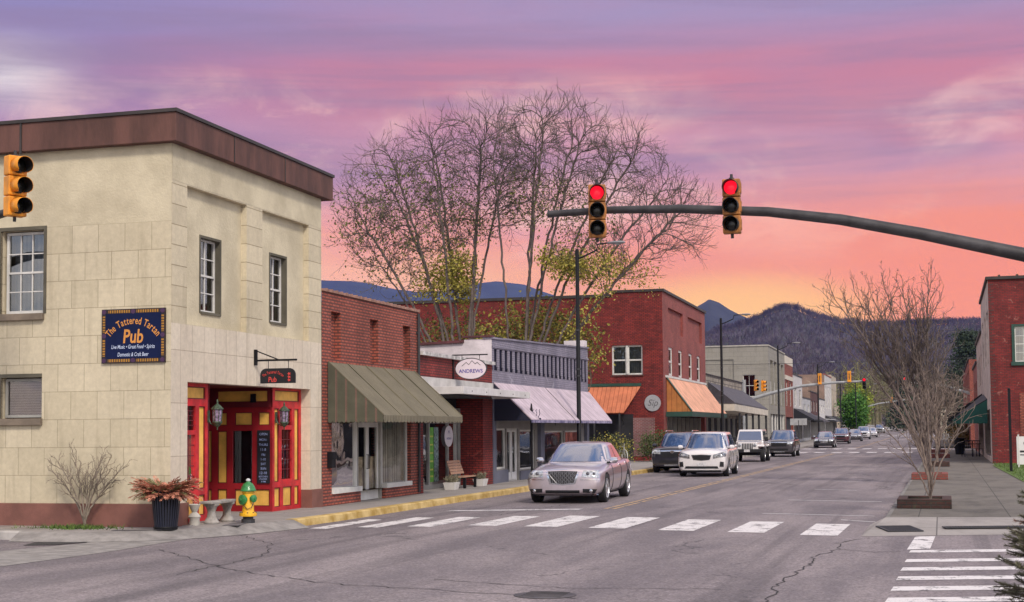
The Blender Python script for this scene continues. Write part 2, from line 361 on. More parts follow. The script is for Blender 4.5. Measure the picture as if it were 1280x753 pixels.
# ================================================================ materials
def asphalt(name, base, warm):
    m_, t, b = newmat(name)
    oc = t.n('ShaderNodeTexCoord').outputs['Object']; x, y, z = t.sep(oc)
    big = t.noise(t.xyz(t.m('MULTIPLY', x, 0.5), t.m('MULTIPLY', y, 0.12), 0.0), 1.0, 5, 0.6, 0.4)
    c = t.mix(t.sm(big, 0.35, 0.65), mul(base, 0.82), mul(warm, 1.12))
    lane = t.noise(t.xyz(t.m('MULTIPLY', x, 1.6), t.m('MULTIPLY', y, 0.03), 3.0), 1.0, 4, 0.6)
    c = t.mix(t.m('MULTIPLY', t.sm(lane, 0.5, 0.70), 0.6), c, mul(base, 0.5))
    oil = t.noise(t.xyz(t.m('MULTIPLY', x, 1.1), t.m('MULTIPLY', y, 0.35), 8.0), 1.0, 6, 0.7, 0.5); c = t.mix(t.m('MULTIPLY', t.sm(oil, 0.58, 0.75), 0.45), c, mul(base, 0.42))
    sp = t.noise(oc, 22.0, 3, 0.75); c = t.mix(0.75, c, t.mix(1.0, c, t.mix(t.sm(sp, 0.25, 0.75), (0.35,) * 3, (1.7,) * 3), 'MULTIPLY'))
    sp2 = t.noise(oc, 5.0, 4, 0.75); c = t.mix(0.4, c, t.mix(1.0, c, t.mix(t.sm(sp2, 0.3, 0.7), (0.6,) * 3, (1.4,) * 3), 'MULTIPLY'))
    vo = t.n('ShaderNodeTexVoronoi', feature='DISTANCE_TO_EDGE'); vv = t.xyz(t.m('ADD', x, t.m('MULTIPLY', t.noise(oc, 1.3, 4, 0.6), 1.6)), t.m('MULTIPLY', t.m('ADD', y, t.m('MULTIPLY', t.noise(oc, 0.9, 4, 0.6), 1.6)), 0.45), 0.0)
    t.set(vo.inputs['Vector'], vv); vo.inputs['Scale'].default_value = 0.16
    cr = t.m('MULTIPLY', t.sm(vo.outputs['Distance'], 0.006, 0.001), t.sm(t.noise(oc, 0.35, 3, 0.6), 0.45, 0.55))
    c = t.mix(t.m('MULTIPLY', cr, 0.75), c, (0.02, 0.02, 0.022))
    t.set(b.inputs['Base Color'], c); b.inputs['Roughness'].default_value = 0.82
    bn = t.n('ShaderNodeBump'); bn.inputs['Strength'].default_value = 0.5; bn.inputs['Distance'].default_value = 0.015
    t.set(bn.inputs['Height'], t.noise(oc, 45, 4, 0.7)); t.set(b.inputs['Normal'], bn.outputs[0]); return m_
def concrete(name, base, tile=1.5, jx=0.0, dirt=0.35, joint=0.012):
    m_, t, b = newmat(name)
    oc = t.n('ShaderNodeTexCoord').outputs['Object']; x, y, z = t.sep(oc)
    br = t.n('ShaderNodeTexBrick'); br.offset = 0.0; t.set(br.inputs['Vector'], t.xyz(t.m('ADD', x, jx), y, 0.0)); br.inputs['Scale'].default_value = 1
    br.inputs['Brick Width'].default_value = tile * 1.13; br.inputs['Row Height'].default_value = tile; br.inputs['Mortar Size'].default_value = joint; br.inputs['Mortar Smooth'].default_value = 0.1
    t.set(br.inputs['Color1'], mul(base, 0.93)); t.set(br.inputs['Color2'], mul(base, 1.08)); t.set(br.inputs['Mortar'], mul(base, 0.35))
    n = t.noise(t.xyz(x, t.m('MULTIPLY', y, 0.5), z), 0.9, 7, 0.7); c = t.mix(t.m('MULTIPLY', t.sm(n, 0.42, 0.72), dirt), br.outputs[0], mul(base, 0.3))
    n2 = t.noise(oc, 14, 5, 0.7); c = t.mix(0.35, c, t.mix(1.0, c, t.mix(n2, (0.4,) * 3, (1.6,) * 3), 'MULTIPLY'))
    t.set(b.inputs['Base Color'], c); b.inputs['Roughness'].default_value = 0.88
    bn = t.n('ShaderNodeBump'); bn.inputs['Strength'].default_value = 0.35; bn.inputs['Distance'].default_value = 0.01
    t.set(bn.inputs['Height'], t.noise(oc, 40, 4, 0.7)); t.set(b.inputs['Normal'], bn.outputs[0]); return m_
def worn(name, base, thr=0.42, scale=3.0):
    """road paint with gaps worn through to the asphalt"""
    m_, t, b = newmat(name)
    oc = t.n('ShaderNodeTexCoord').outputs['Object']
    n = t.noise(oc, scale, 8, 0.75); n2 = t.noise(oc, 30, 3, 0.7)
    f = t.sm(t.m('ADD', n, t.m('MULTIPLY', n2, 0.35)), thr, thr + 0.1)
    t.set(b.inputs['Base Color'], t.mix(f, (0.12, 0.11, 0.115), t.mix(n2, mul(base, 0.82), mul(base, 1.1)))); b.inputs['Roughness'].default_value = 0.75; return m_

road_m = asphalt('asphalt', (0.165, 0.142, 0.155), (0.205, 0.175, 0.18))
pave_m = concrete('pavement_concrete', (0.145, 0.130, 0.112), 1.5, 0.55, 0.75)
paveL_m = concrete('pavement_concrete_pale', (0.30, 0.275, 0.26), 1.5, 0.2, 0.35)
kerb_m = M('kerb_concrete', (0.36, 0.34, 0.32), 0.85, var=0.3, scale=1.2, bump=0.3)
ykerb_m = M('yellow_kerb_paint', (0.50, 0.31, 0.06), 0.8, var=0.3, scale=2.5, bump=0.4, col2=(0.62, 0.46, 0.20))
pale_m = M('pale_concrete', (0.22, 0.205, 0.195), 0.9, var=0.15, scale=3.5, bump=0.6, col2=(0.31, 0.29, 0.275))
paint_m = worn('white_road_paint', (0.66, 0.63, 0.63), 0.56)
paint2_m = worn('faded_white_road_paint', (0.60, 0.58, 0.58), 0.52, 2.0)
ypaint_m = worn('yellow_road_paint', (0.46, 0.31, 0.17), 0.60, 2.0)
soil_m = M('dirt', (0.16, 0.125, 0.09), 0.95, var=0.4, scale=1.0, bump=0.5)
land_m = M('land', (0.075, 0.08, 0.045), 0.95, var=0.45, scale=0.02, col2=(0.14, 0.11, 0.075))
brick_red = brick('red_brick', (0.52, 0.135, 0.085), (0.38, 0.085, 0.055), (0.15, 0.055, 0.045), var=0.3, ms=0.02, bump=1.0, streak=0.55, stain=(0.30, 0.10, 0.08), sscale=0.9)
brick_dark = brick('dark_red_brick', (0.31, 0.030, 0.022), (0.19, 0.018, 0.016), (0.07, 0.015, 0.015), var=0.4, ms=0.014, streak=0.5, stain=(0.33, 0.07, 0.06), sscale=1.3)
brick_maroon = brick('old_maroon_brick', (0.17, 0.035, 0.03), (0.11, 0.025, 0.025), (0.09, 0.06, 0.055), var=0.5, ms=0.016)
brick_right = brick('crimson_brick', (0.29, 0.026, 0.022), (0.18, 0.016, 0.016), (0.11, 0.03, 0.03), var=0.45, ms=0.014, stain=(0.36, 0.15, 0.12), sscale=1.6)
brick_patch = brick('patched_brick', (0.30, 0.14, 0.10), (0.24, 0.11, 0.08), (0.3, 0.25, 0.2), var=0.45, ms=0.02, stain=(0.42, 0.36, 0.28), sscale=0.5)
purple_b = brick('lilac_painted_brick', (0.30, 0.27, 0.34), (0.26, 0.24, 0.31), (0.17, 0.16, 0.21), var=0.3, ms=0.01, stain=(0.48, 0.46, 0.52), sscale=0.7)
stone_pub = brick('cast_stone_blocks', (0.56, 0.49, 0.345), (0.63, 0.555, 0.40), (0.38, 0.325, 0.22), bw=0.57, bh=0.53, ms=0.007, var=0.16, bump=0.3, off=(0.13, -0.05), sscale=0.5, streak=0.32)
stone_pier = brick('pier_stone_blocks', (0.56, 0.49, 0.35), (0.63, 0.555, 0.40), (0.36, 0.30, 0.20), bw=40, bh=0.385, ms=0.010, var=0.14, bump=0.45, off=(20, -0.05), sscale=0.5, streak=0.3)
slab_pub = brick('smooth_stone_slabs', (0.62, 0.54, 0.43), (0.68, 0.60, 0.48), (0.40, 0.33, 0.25), bw=0.46, bh=1.0, ms=0.007, var=0.12, bump=0.3, off=(0.1, 0.54), offset=0.0, streak=0.25)
stucco_pub = M('cream_stucco', (0.56, 0.49, 0.345), 0.9, var=0.18, scale=0.9, bump=0.5, col2=(0.64, 0.57, 0.41), fine=18)
cornice_m = M('rust_metal_cornice', (0.105, 0.046, 0.036), 0.75, var=0.35, scale=2.2, stretch=(1, 1, 0.3), bump=0.4, fine=14)
cap_m = M('dark_coping', (0.035, 0.028, 0.026), 0.6, var=0.3)
brownbase_m = M('brown_base_paint', (0.19, 0.08, 0.062), 0.8, var=0.2, scale=2, bump=0.3)
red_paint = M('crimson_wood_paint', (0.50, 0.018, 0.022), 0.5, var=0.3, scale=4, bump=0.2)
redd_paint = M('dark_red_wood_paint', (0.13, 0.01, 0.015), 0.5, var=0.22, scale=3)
yel_paint = M('ochre_wood_paint', (0.74, 0.42, 0.085), 0.6, var=0.22, scale=2.5)
glass_m = glassmat('window_glass', (0.55, 0.6, 0.62), 0.18)
shop_glass = glassmat('shop_glass', (0.93, 0.95, 0.93), 0.10)
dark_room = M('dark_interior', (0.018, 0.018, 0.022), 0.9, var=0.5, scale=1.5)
curtain_w = stripes('white_curtain', (0.55, 0.57, 0.62), (0.42, 0.44, 0.50), 0.11, 0.5, var=0.1)
curtain_t = M('tan_drape', (0.50, 0.40, 0.26), 0.9, var=0.35, scale=1.1, stretch=(1, 1.0, 3.6), col2=(0.92, 0.88, 0.80))
curtain_g = stripes('ivory_drape', (0.72, 0.66, 0.55), (0.45, 0.40, 0.33), 0.17, 0.55, var=0.2)
blind_pink = stripes('mauve_blind', (0.42, 0.28, 0.27), (0.30, 0.19, 0.19), 0.05, 0.6, 'z')
white_frame = M('white_frame_paint', (0.62, 0.61, 0.58), 0.55, var=0.12)
grey_frame = M('grey_frame_paint', (0.33, 0.32, 0.29), 0.6, var=0.15)
stonetrim = M('dark_stone_trim', (0.10, 0.09, 0.065), 0.85, var=0.25, bump=0.3)
sill_m = M('weathered_sill', (0.20, 0.16, 0.12), 0.85, var=0.25, bump=0.3)
black_m = M('black_metal', (0.007, 0.007, 0.009), 0.55, var=0.3, spec=0.25)
disp_glass = glassmat('display_glass', (0.93, 0.95, 0.93), 0.30)
char_m = M('charcoal_paint', (0.03, 0.03, 0.034), 0.6, var=0.3)
roof_m = M('tar_roof', (0.05, 0.05, 0.05), 0.95)
tile_m = M('clay_coping', (0.30, 0.16, 0.12), 0.8, var=0.3, scale=5, bump=0.3)
whitew_m = M('white_wall_paint', (0.62, 0.56, 0.58), 0.8, var=0.18, scale=1.2, bump=0.6, fine=14)
canopy_m = M('canopy_aluminium', (0.62, 0.60, 0.59), 0.5, var=0.12, scale=2)
corr_m = stripes('white_corrugated_metal', (0.62, 0.60, 0.58), (0.36, 0.35, 0.34), 0.09, 0.6)
awn_green = stripes('sage_awning_metal', (0.20, 0.175, 0.115), (0.13, 0.113, 0.075), 0.105, 0.75, 'y', bump=0.8, var=0.12)
awn_stripe = stripes('striped_awning_side', (0.10, 0.10, 0.068), (0.30, 0.17, 0.13), 0.25, 0.84, 'x', c3=(0.02, 0.02, 0.02))
awn_lilac = stripes('lilac_awning', (0.58, 0.48, 0.54), (0.44, 0.36, 0.42), 0.42, 0.9, 'y', bump=0.7)
awn_orange = stripes('orange_awning', (0.60, 0.19, 0.09), (0.44, 0.12, 0.055), 0.24, 0.86, 'x', bump=0.6)
awn_peach = stripes('peach_awning', (0.80, 0.42, 0.28), (0.66, 0.32, 0.20), 0.5, 0.94, 'y', bump=0.4)
awn_peachs = stripes('peach_awning_side', (0.60, 0.24, 0.07), (0.35, 0.12, 0.035), 0.3, 0.9, 'x')
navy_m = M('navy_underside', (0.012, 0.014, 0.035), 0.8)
greent_m = M('dark_green_trim', (0.02, 0.06, 0.045), 0.5)
slate_m = M('slate_shingle', (0.075, 0.07, 0.085), 0.8, var=0.3, scale=3, bump=0.5, fine=12)
rubble_m = brick('rubble_stone', (0.42, 0.37, 0.30), (0.22, 0.19, 0.16), (0.12, 0.10, 0.09), bw=0.5, bh=0.28, ms=0.03, var=0.3)
greyst = brick('grey_stucco_blocks', (0.265, 0.25, 0.215), (0.285, 0.27, 0.235), (0.2, 0.19, 0.165), bw=0.8, bh=0.45, ms=0.012, var=0.12, streak=0.3)
cream_m = M('cream_paint', (0.55, 0.50, 0.42), 0.8, var=0.12)
purplegrey = M('slate_purple_paint', (0.12, 0.125, 0.17), 0.65, var=0.15)
galv_m = M('galvanised_mast', (0.05, 0.047, 0.05), 0.55, metal=0.3, var=0.35, scale=3, bump=0.3, fine=25)
galvl_m = M('light_galvanised_mast', (0.33, 0.34, 0.34), 0.5, metal=0.3, var=0.2)
sigyel = M('signal_yellow', (0.72, 0.27, 0.015), 0.5, var=0.2, scale=4)
sigbrown = M('signal_weathered_ochre', (0.36, 0.14, 0.03), 0.6, var=0.35, scale=8)
redlamp = M('lit_red_lens', (1.0, 0.008, 0.03), 0.3, emit=1.0, var=0.0)
amberlens = M('unlit_lens', (0.012, 0.012, 0.010), 0.25)
grass_m = M('grass', (0.06, 0.11, 0.02), 0.95, var=0.5, scale=6, bump=0.8, fine=30, col2=(0.13, 0.21, 0.04))
bark_m = M('grey_bark', (0.15, 0.12, 0.10), 0.9, var=0.35, scale=6)
barkd_m = M('dark_bark', (0.115, 0.09, 0.08), 0.9, var=0.35, scale=3)
barkt_m = M('tan_bark', (0.19, 0.145, 0.12), 0.9, var=0.3, scale=4)

# ================================================================ the setting
def strip(mb, x0f, x1f, ys, z):
    x0 = x0f if callable(x0f) else (lambda y: x0f); x1 = x1f if callable(x1f) else (lambda y: x1f)
    for a, b in zip(ys[:-1], ys[1:]):
        mb.quad((x0(a), a, gz(a) + z), (x1(a), a, gz(a) + z), (x1(b), b, gz(b) + z), (x0(b), b, gz(b) + z))
YS = [-30, 0, 30, 60, 100, 130, 150, 170, 190, 210, 230, 260, 300, 340, 380, 420, 460, 520, 700, 900]
g = MB()
yy = [-1400, -30] + YS[1:] + [2000, 8200]
for xa, xb in ((-8000, -400), (-400, -60), (-60, 60), (60, 400), (400, 6400)):
    strip(g, xa, xb, yy, -0.06)
struct('ground', g, land_m)
g = MB(); strip(g, -14.6, 0.5, YS, 0.0)
g.quad((-120, 6, 0), (-14.6, 6, 0), (-14.6, 26, 0), (-120, 26, 0)); g.quad((0.5, 6, 0), (120, 6, 0), (120, 34, 0), (0.5, 34, 0))
g.quad((-120, 112, 0), (-14.6, 112, 0), (-14.6, 128, 0), (-120, 128, 0)); g.quad((0.5, 112, 0), (90, 112, 0), (90, 127, 0), (0.5, 127, 0))
struct('road', g, road_m)
for gd, gm in (('side_lot', soil_m),):
    g = MB(); g.quad((-60, 60, 0.0), (-14.6, 60, 0.0), (-14.6, 112, 0.0), (-60, 112, 0.0)); struct(gd, g, gm)

def slab(name, pts, z, mat, kmat=None, zb=-0.02):
    g = MB(); g.poly([(x, y, z) for x, y in pts])
    n = len(pts)
    for i in range(n):
        a, b = pts[i], pts[(i + 1) % n]; g.quad((a[0], a[1], zb), (b[0], b[1], zb), (b[0], b[1], z), (a[0], a[1], z))
    return struct(name, g, mat)
Lc = [(-60, 22.2), (-17.6, 22.2), (-16.0, 22.05), (-14.8, 22.1), (-13.85, 22.5), (-13.15, 23.3), (-12.75, 24.5), (-12.5, 26.0), (-12.4, 28.0), (-12.4, 60), (-12.4, 111)]
slab('pavement_left', Lc + [(-60, 111)], 0.15, paveL_m)
g = MB(); strip(g, -60, -12.5, [129, 150, 170, 190, 210, 232], 0.15)
strip(g, -60, -12.5, [248, 300, 340, 380, 420, 460], 0.15)
for ya, yb in ((129, 232), (248, 460)):
    g.quad((-60, ya, gz(ya) - .02), (-12.5, ya, gz(ya) - .02), (-12.5, ya, gz(ya) + .15), (-60, ya, gz(ya) + .15))
    ys = [y for y in [129, 150, 170, 190, 210, 232, 248, 300, 340, 380, 420, 460] if ya <= y <= yb]
    for a, b in zip(ys[:-1], ys[1:]): g.quad((-12.5, a, gz(a) - .02), (-12.5, b, gz(b) - .02), (-12.5, b, gz(b) + .15), (-12.5, a, gz(a) + .15))
struct('pavement_far_left', g, paveL_m)
def kerbline(name, pts, z, w, mat, zb=-0.01, side=1, lift=0.004):
    """kerb stone following a line: top strip and face, slightly proud of the slab"""
    g = MB(); P = [Vector((x, y, 0)) for x, y in pts]; N = []
    for i in range(len(P)):
        d = (P[min(i + 1, len(P) - 1)] - P[max(i - 1, 0)]).normalized(); N.append(Vector((d.y, -d.x, 0)) * side)
    for i in range(len(P) - 1):
        ring = []
        for j in (i, i + 1):
            o = P[j] + N[j] * 0.03; q = P[j] - N[j] * (w - 0.03); b = P[j] + N[j] * 0.045
            ring.append([(b.x, b.y, zb), (o.x, o.y, z - 0.02), (o.x - N[j].x * .02, o.y - N[j].y * .02, z + lift), (q.x, q.y, z + lift)])
        for k in range(3): g.quad(ring[0][k], ring[0][k + 1], ring[1][k + 1], ring[1][k])
    return struct(name, g, mat)
kerbline('yellow_kerb', Lc[7:10] + [(-12.4, 66)], 0.15, 0.22, ykerb_m)
kerbline('kerb', [(-12.4, 66), (-12.4, 111)], 0.15, 0.18, kerb_m)
kerbline('side_kerb', [(-60, 22.3)] + Lc[1:3], 0.15, 0.18, kerb_m)
g = MB()     # flush ramp round the pub corner, sloping down to the road
rp = Lc[2:8]
for (ax, ay), (bx, by) in zip(rp[:-1], rp[1:]):
    def out(x, y): v = Vector((x + 17, y - 27.5)).normalized(); return x + v.x * 0.45, y + v.y * 0.45
    ao, bo = out(ax, ay), out(bx, by)
    g.quad((ax, ay, 0.154), (bx, by, 0.154), (bo[0], bo[1], 0.008), (ao[0], ao[1], 0.008))
struct('corner_ramp', g, pale_m)
g = MB()
for cx, cy, w_, l_, an in ((-14.0, 22.72, 0.9, 0.30, 0.35), (-12.98, 24.5, 0.32, 0.9, 0.25)):
    c, s = math.cos(an), math.sin(an)
    pts = [(cx + c * a - s * b, cy + s * a + c * b, 0.158) for a, b in ((-w_ / 2, -l_ / 2), (w_ / 2, -l_ / 2), (w_ / 2, l_ / 2), (-w_ / 2, l_ / 2))]
    g.poly(pts)
struct('tactile_paving', g, M('grey_tactile_pad', (0.15, 0.14, 0.15), 0.8, bump=0.5))
g = MB()     # pale gutter slab crossing the side street, with a darker tar patch beside it
pp = [(-14.9, 19.3), (-13.1, 16.6), (-12.9, 20.0), (-13.0, 22.6), (-12.55, 25.2), (-13.1, 24.0), (-14.2, 23.1), (-15.1, 22.4), (-14.3, 21.6)]
g.poly([(x, y, 0.005) for x, y in pp]); struct('gutter_slab', g, pale_m)
g = MB(); g.poly([(x, y, 0.009) for x, y in ((-15.1, 20.9), (-14.6, 21.1), (-14.25, 22.1), (-14.5, 22.3), (-15.3, 21.5))]); struct('tar_patch', g, M('tar', (0.035, 0.033, 0.035), 0.8, bump=0.4))
# right pavement
Rc = [(-1.15, 28.6), (1.3, 28.9), (8, 31.0), (30, 38), (30, 44), (3.2, 44), (2.25, 47), (1.92, 66), (2.3, 69.7), (40, 69.7), (40, 111), (-1.15, 111)]
slab('pavement_right', Rc, 0.15, pave_m)
g = MB(); g.quad((-1.45, 25.5, .004), (1.3, 26.46, .004), (1.3, 28.9, .152), (-1.15, 28.6, .152)); g.quad((1.3, 26.46, .004), (8, 28.76, .004), (8, 31.0, .152), (1.3, 28.9, .152)); g.add([(-1.45, 25.5, .004), (-1.15, 28.6, .152), (-1.45, 28.6, .004)], [(0, 1, 2)]); struct('apron_right', g, paveL_m)
kerbline('kerb_right', [(-1.15, 111), (-1.15, 28.6)], 0.15, 0.10, M('dark_kerb', (0.17, 0.16, 0.15), 0.9, var=.3))
g = MB(); strip(g, -1.15, 60, [129, 150, 170, 190, 210, 230, 260, 300, 340, 380, 420, 460], 0.15); struct('pavement_far_right', g, pave_m)
g = MB(); g.poly([(x, y, 0.165) for x, y in ((30, 43.9), (30, 69.6), (2.3, 69.6), (1.92, 66), (2.25, 47), (3.2, 43.9))]); struct('lawn', g, grass_m)
gv = []; gf = []
for i in range(5200):
    x = rng.uniform(1.98, 7); y = rng.uniform(46, 69.5)
    if x < 2.3 - (y - 47) * 0.017: continue
    h = rng.uniform(.03, .09); a = rng.uniform(0, 6.28); wx, wy = .012 * math.cos(a), .012 * math.sin(a); b = len(gv)
    gv += [(x - wx, y - wy, .165), (x + wx, y + wy, .165), (x + rng.uniform(-.04, .04), y + rng.uniform(-.04, .04), .165 + h)]; gf.append((b, b + 1, b + 2))
g = MB(); g.v = gv; g.f = gf; g.mi = [0] * len(gf); o = make('lawn_grass', g, grass_m, recalc=False); setp(o, 'short bright green grass on the strip beside the brick building', 'grass', kind='stuff')
# weeds by the pub kerb
gv = []; gf = []
for i in range(520):
    x = rng.gauss(-15.45, 0.42); y = rng.gauss(22.95, 0.16)
    if y < 22.5 or y > 23.5: continue
    h = rng.uniform(.03, .10); a = rng.uniform(0, 6.28); wx, wy = .015 * math.cos(a), .015 * math.sin(a); b = len(gv)
    gv += [(x - wx, y - wy, .15), (x + wx, y + wy, .15), (x + rng.uniform(-.07, .07), y + rng.uniform(-.05, .05), .15 + h)]; gf.append((b, b + 1, b + 2))
g = MB(); g.v = gv; g.f = gf; g.mi = [0] * len(gf); o = make('kerb_weeds', g, grass_m, recalc=False); setp(o, 'low green weeds round the foot of the bare shrub at the kerb', 'weeds', kind='stuff')
g = MB(); g.box(-60, -16.2, 22.62, 23.40, .1, .156); struct('dirt_strip', g, M('dusty_verge', (0.24, 0.21, 0.19), 0.95, var=0.35, scale=1.5, bump=0.5))

# painted markings, each a thin sheet just above the asphalt
g = MB()
for x0, wd, ya, yb in ((-2.52, .66, 25.65, 28.7), (-3.87, .68, 26.15, 29.2), (-5.22, .70, 26.4, 29.6), (-6.65, .74, 26.8, 30.2), (-8.0, .70, 27.0, 30.5), (-9.2, .62, 27.1, 30.2), (-10.3, .52, 26.6, 29.7), (-11.2, .45, 26.2, 29.4), (-12.0, .38, 25.7, 28.6)):
    g.quad((x0, ya, .004), (x0 + wd, ya - .08, .004), (x0 + wd + .03, yb - .08, .004), (x0 + .03, yb, .004))
struct('crosswalk', g, paint_m)
g = MB(); g.quad((-11.3, 31.7, .004), (-8.35, 32.8, .004), (-8.35, 33.2, .004), (-11.3, 32.1, .004)); struct('stop_line', g, paint_m)
g = MB()
for i, y in enumerate((22.55, 21.0, 19.75, 18.55, 17.35, 16.2, 15.1)):
    g.quad((-0.58 - i * .02, y - .22, .004), (6, y + 1.9, .004), (6, y + 2.35, .004), (-0.56 - i * .02, y + .24, .004))
g.quad((-0.62, 22.9, .004), (-0.28, 23.1, .004), (-0.22, 25.75, .004), (-0.55, 25.6, .004))
struct('side_crosswalk', g, paint_m)
g = MB()
for xo in (-7.86, -7.66):
    for ya, yb in ((33.2, 104), (130, 225), (255, 460)):
        ys = [ya] + [y for y in YS if ya < y < yb] + [yb]; strip(g, xo, xo + .1, ys, .004)
struct('centre_line', g, ypaint_m)
g = MB()
for y, xa, xb in ((31.6, -3.95, -1.5), (37.6, -4.0, -1.6), (44.2, -3.9, -2.6), (51.1, -3.85, -2.9), (58.0, -3.8, -3.0), (65, -3.8, -3.0), (72, -3.8, -3), (79, -3.8, -3), (29.6, -2.1, -1.3)):
    g.quad((xa, y + .3, .004), (xb, y - .35, .004), (xb, y - .24, .004), (xa, y + .42, .004))
struct('parking_lines', g, paint2_m)
g = MB()
for yb in (107.2, 125.5, 236.0, 247.0):
    for k in range(9):
        x = -12.0 + k * 1.27; z = gz(yb) + .004; g.quad((x, yb, z), (x + .72, yb, z), (x + .72, yb + 3.0, gz(yb + 3) + .004), (x, yb + 3.0, gz(yb + 3) + .004))
struct('far_crosswalks', g, paint_m)
# long tar-sealed cracks
def crack(g, pts, w=.016, jit=.06, z=.006):
    P = [Vector((x, y, z)) for x, y in pts]; Q = [P[0]]
    for a, b in zip(P[:-1], P[1:]):
        n = max(2, int((b - a).length / .18))
        for i in range(1, n + 1): Q.append(a.lerp(b, i / n) + Vector((rng.uniform(-jit, jit), rng.uniform(-jit, jit), 0)))
    for a, b in zip(Q[:-1], Q[1:]):
        d = (b - a).normalized(); nn = Vector((-d.y, d.x, 0)) * w * rng.uniform(.5, 1.3); g.quad(a - nn, b - nn, b + nn, a + nn)
g = MB()
crack(g, [(-1.3, 25.2), (-1.75, 24.0), (-1.6, 22.8), (-1.9, 21.5), (-1.85, 20.2), (-2.0, 18.0), (-1.9, 15.5)], .010)
crack(g, [(-1.6, 22.8), (-1.1, 22.3), (-.7, 22.5)], .015)
crack(g, [(-12.3, 20.6), (-9.5, 17.8), (-7.5, 16.5), (-4.0, 15.6)], .010)
crack(g, [(-12.9, 24.3), (-11.0, 22.0), (-10.1, 20.0), (-9.9, 17.0)], .009)
crack(g, [(-6.3, 17.2), (-4.4, 16.6), (-2.5, 16.9)], .010)
crack(g, [(-12.1, 24.6), (-10.4, 26.8), (-9.6, 30.5), (-9.2, 36), (-9.1, 48)], .010)
struct('road_cracks', g, M('crack_tar', (0.03, 0.028, 0.03), 0.9))
g = MB(); g.lathe([(0.36, 0.003), (0.36, 0.008), (0.33, 0.012), (0.02, 0.012)], (0, 0, 0), 28)
for k in range(6): g.box(-0.24, 0.24, -.24 + k * .09, -.21 + k * .09, .012, .018)
single('manhole_cover', g, M('cast_iron', (0.085, 0.078, 0.082), 0.6, metal=0.4, var=0.4), 'dark round iron manhole cover sunk in the asphalt at the foot of the photo', 'manhole cover', (-4.45, 15.85, 0))
def grate(x0, x1, y0, y1, sk, n, label):
    T = Thing('drain_grate', label, 'drain grate', (x0, y0, .012 + (y0 - 25.6) * .048), math.atan2(sk, x1 - x0)); T.o.rotation_euler[0] = .048
    L = math.hypot(x1 - x0, sk); D = y1 - y0
    f = MB(); f.box(0, L, 0, .03, 0, .02); f.box(0, L, D - .03, D, 0, .02); f.box(0, .03, .03, D - .03, 0, .02); f.box(L - .03, L, .03, D - .03, 0, .02); T.part('frame', f, char_m)
    b = MB()
    for k in range(n): q = .05 + (L - .1) * k / (n - 1); b.box(q - .012, q + .012, .03, D - .03, .002, .016)
    T.part('bar', b, char_m, ); h = MB(); h.box(.03, L - .03, .03, D - .03, -.001, .001); T.part('pit', h, M('pit_black', (.01, .01, .01), 1))
grate(-1.02, -0.42, 26.15, 26.95, .2, 13, 'rectangular iron drain grate by the corner kerb of the right pavement')
grate(-0.05, 1.35, 26.75, 26.95, .47, 28, 'long narrow trench grate along the front of the right pavement')

# ================================================================ buildings
def window(T, W, a0, a1, z0, z1, frame, glass, back, d=-0.10, fw=0.05, nx=2, nz=2, sash=True, depth=0.25, parent=None, bar=0.022, meet=0.04, name='window'):
    """a sash window in a hole: frame, one glazing sheet, curtain or dark room behind"""
    f = MB()
    W.box(f, a0, a0 + fw, d - .06, d, z0, z1); W.box(f, a1 - fw, a1, d - .06, d, z0, z1)
    W.box(f, a0 + fw, a1 - fw, d - .06, d, z0, z0 + fw); W.box(f, a0 + fw, a1 - fw, d - .06, d, z1 - fw, z1)
    if sash: zm = (z0 + z1) / 2; W.box(f, a0 + fw, a1 - fw, d - .055, d + .006, zm - meet / 2, zm + meet / 2)
    for i in range(1, nx):
        a = a0 + fw + (a1 - a0 - 2 * fw) * i / nx; W.box(f, a - bar / 2, a + bar / 2, d - .045, d - .008, z0 + fw, z1 - fw)
    nn = nz * (2 if sash else 1)
    for j in range(1, nn):
        if sash and j == nz: continue
        z = z0 + fw + (z1 - z0 - 2 * fw) * j / nn; W.box(f, a0 + fw, a1 - fw, d - .043, d - .01, z - bar / 2, z + bar / 2)
    fo = T.part(name, f, frame, parent=parent)
    g = MB(); W.rect(g, a0 + fw, a1 - fw, z0 + fw, z1 - fw, d - .03); T.part('pane', g, glass, parent=fo)
    g = MB(); W.rect(g, a0, a1, z0, z1, d - .03 - depth); T.part('curtain' if back not in (dark_room,) else 'room', g, back, parent=fo)
    return fo
def folded(mb, W, a0, a1, z0, z1, d, n=18, amp=.04):
    """a curtain hanging in folds"""
    k = n * 4
    for i in range(k):
        aa, ab = a0 + (a1 - a0) * i / k, a0 + (a1 - a0) * (i + 1) / k
        da, db = d + amp * math.sin(i * 2 * math.pi / 4 + 1.3 * math.sin(i * .37)), d + amp * math.sin((i + 1) * 2 * math.pi / 4 + 1.3 * math.sin((i + 1) * .37))
        mb.quad(W.p(aa, da, z0), W.p(ab, db, z0), W.p(ab, db, z1), W.p(aa, da, z1))

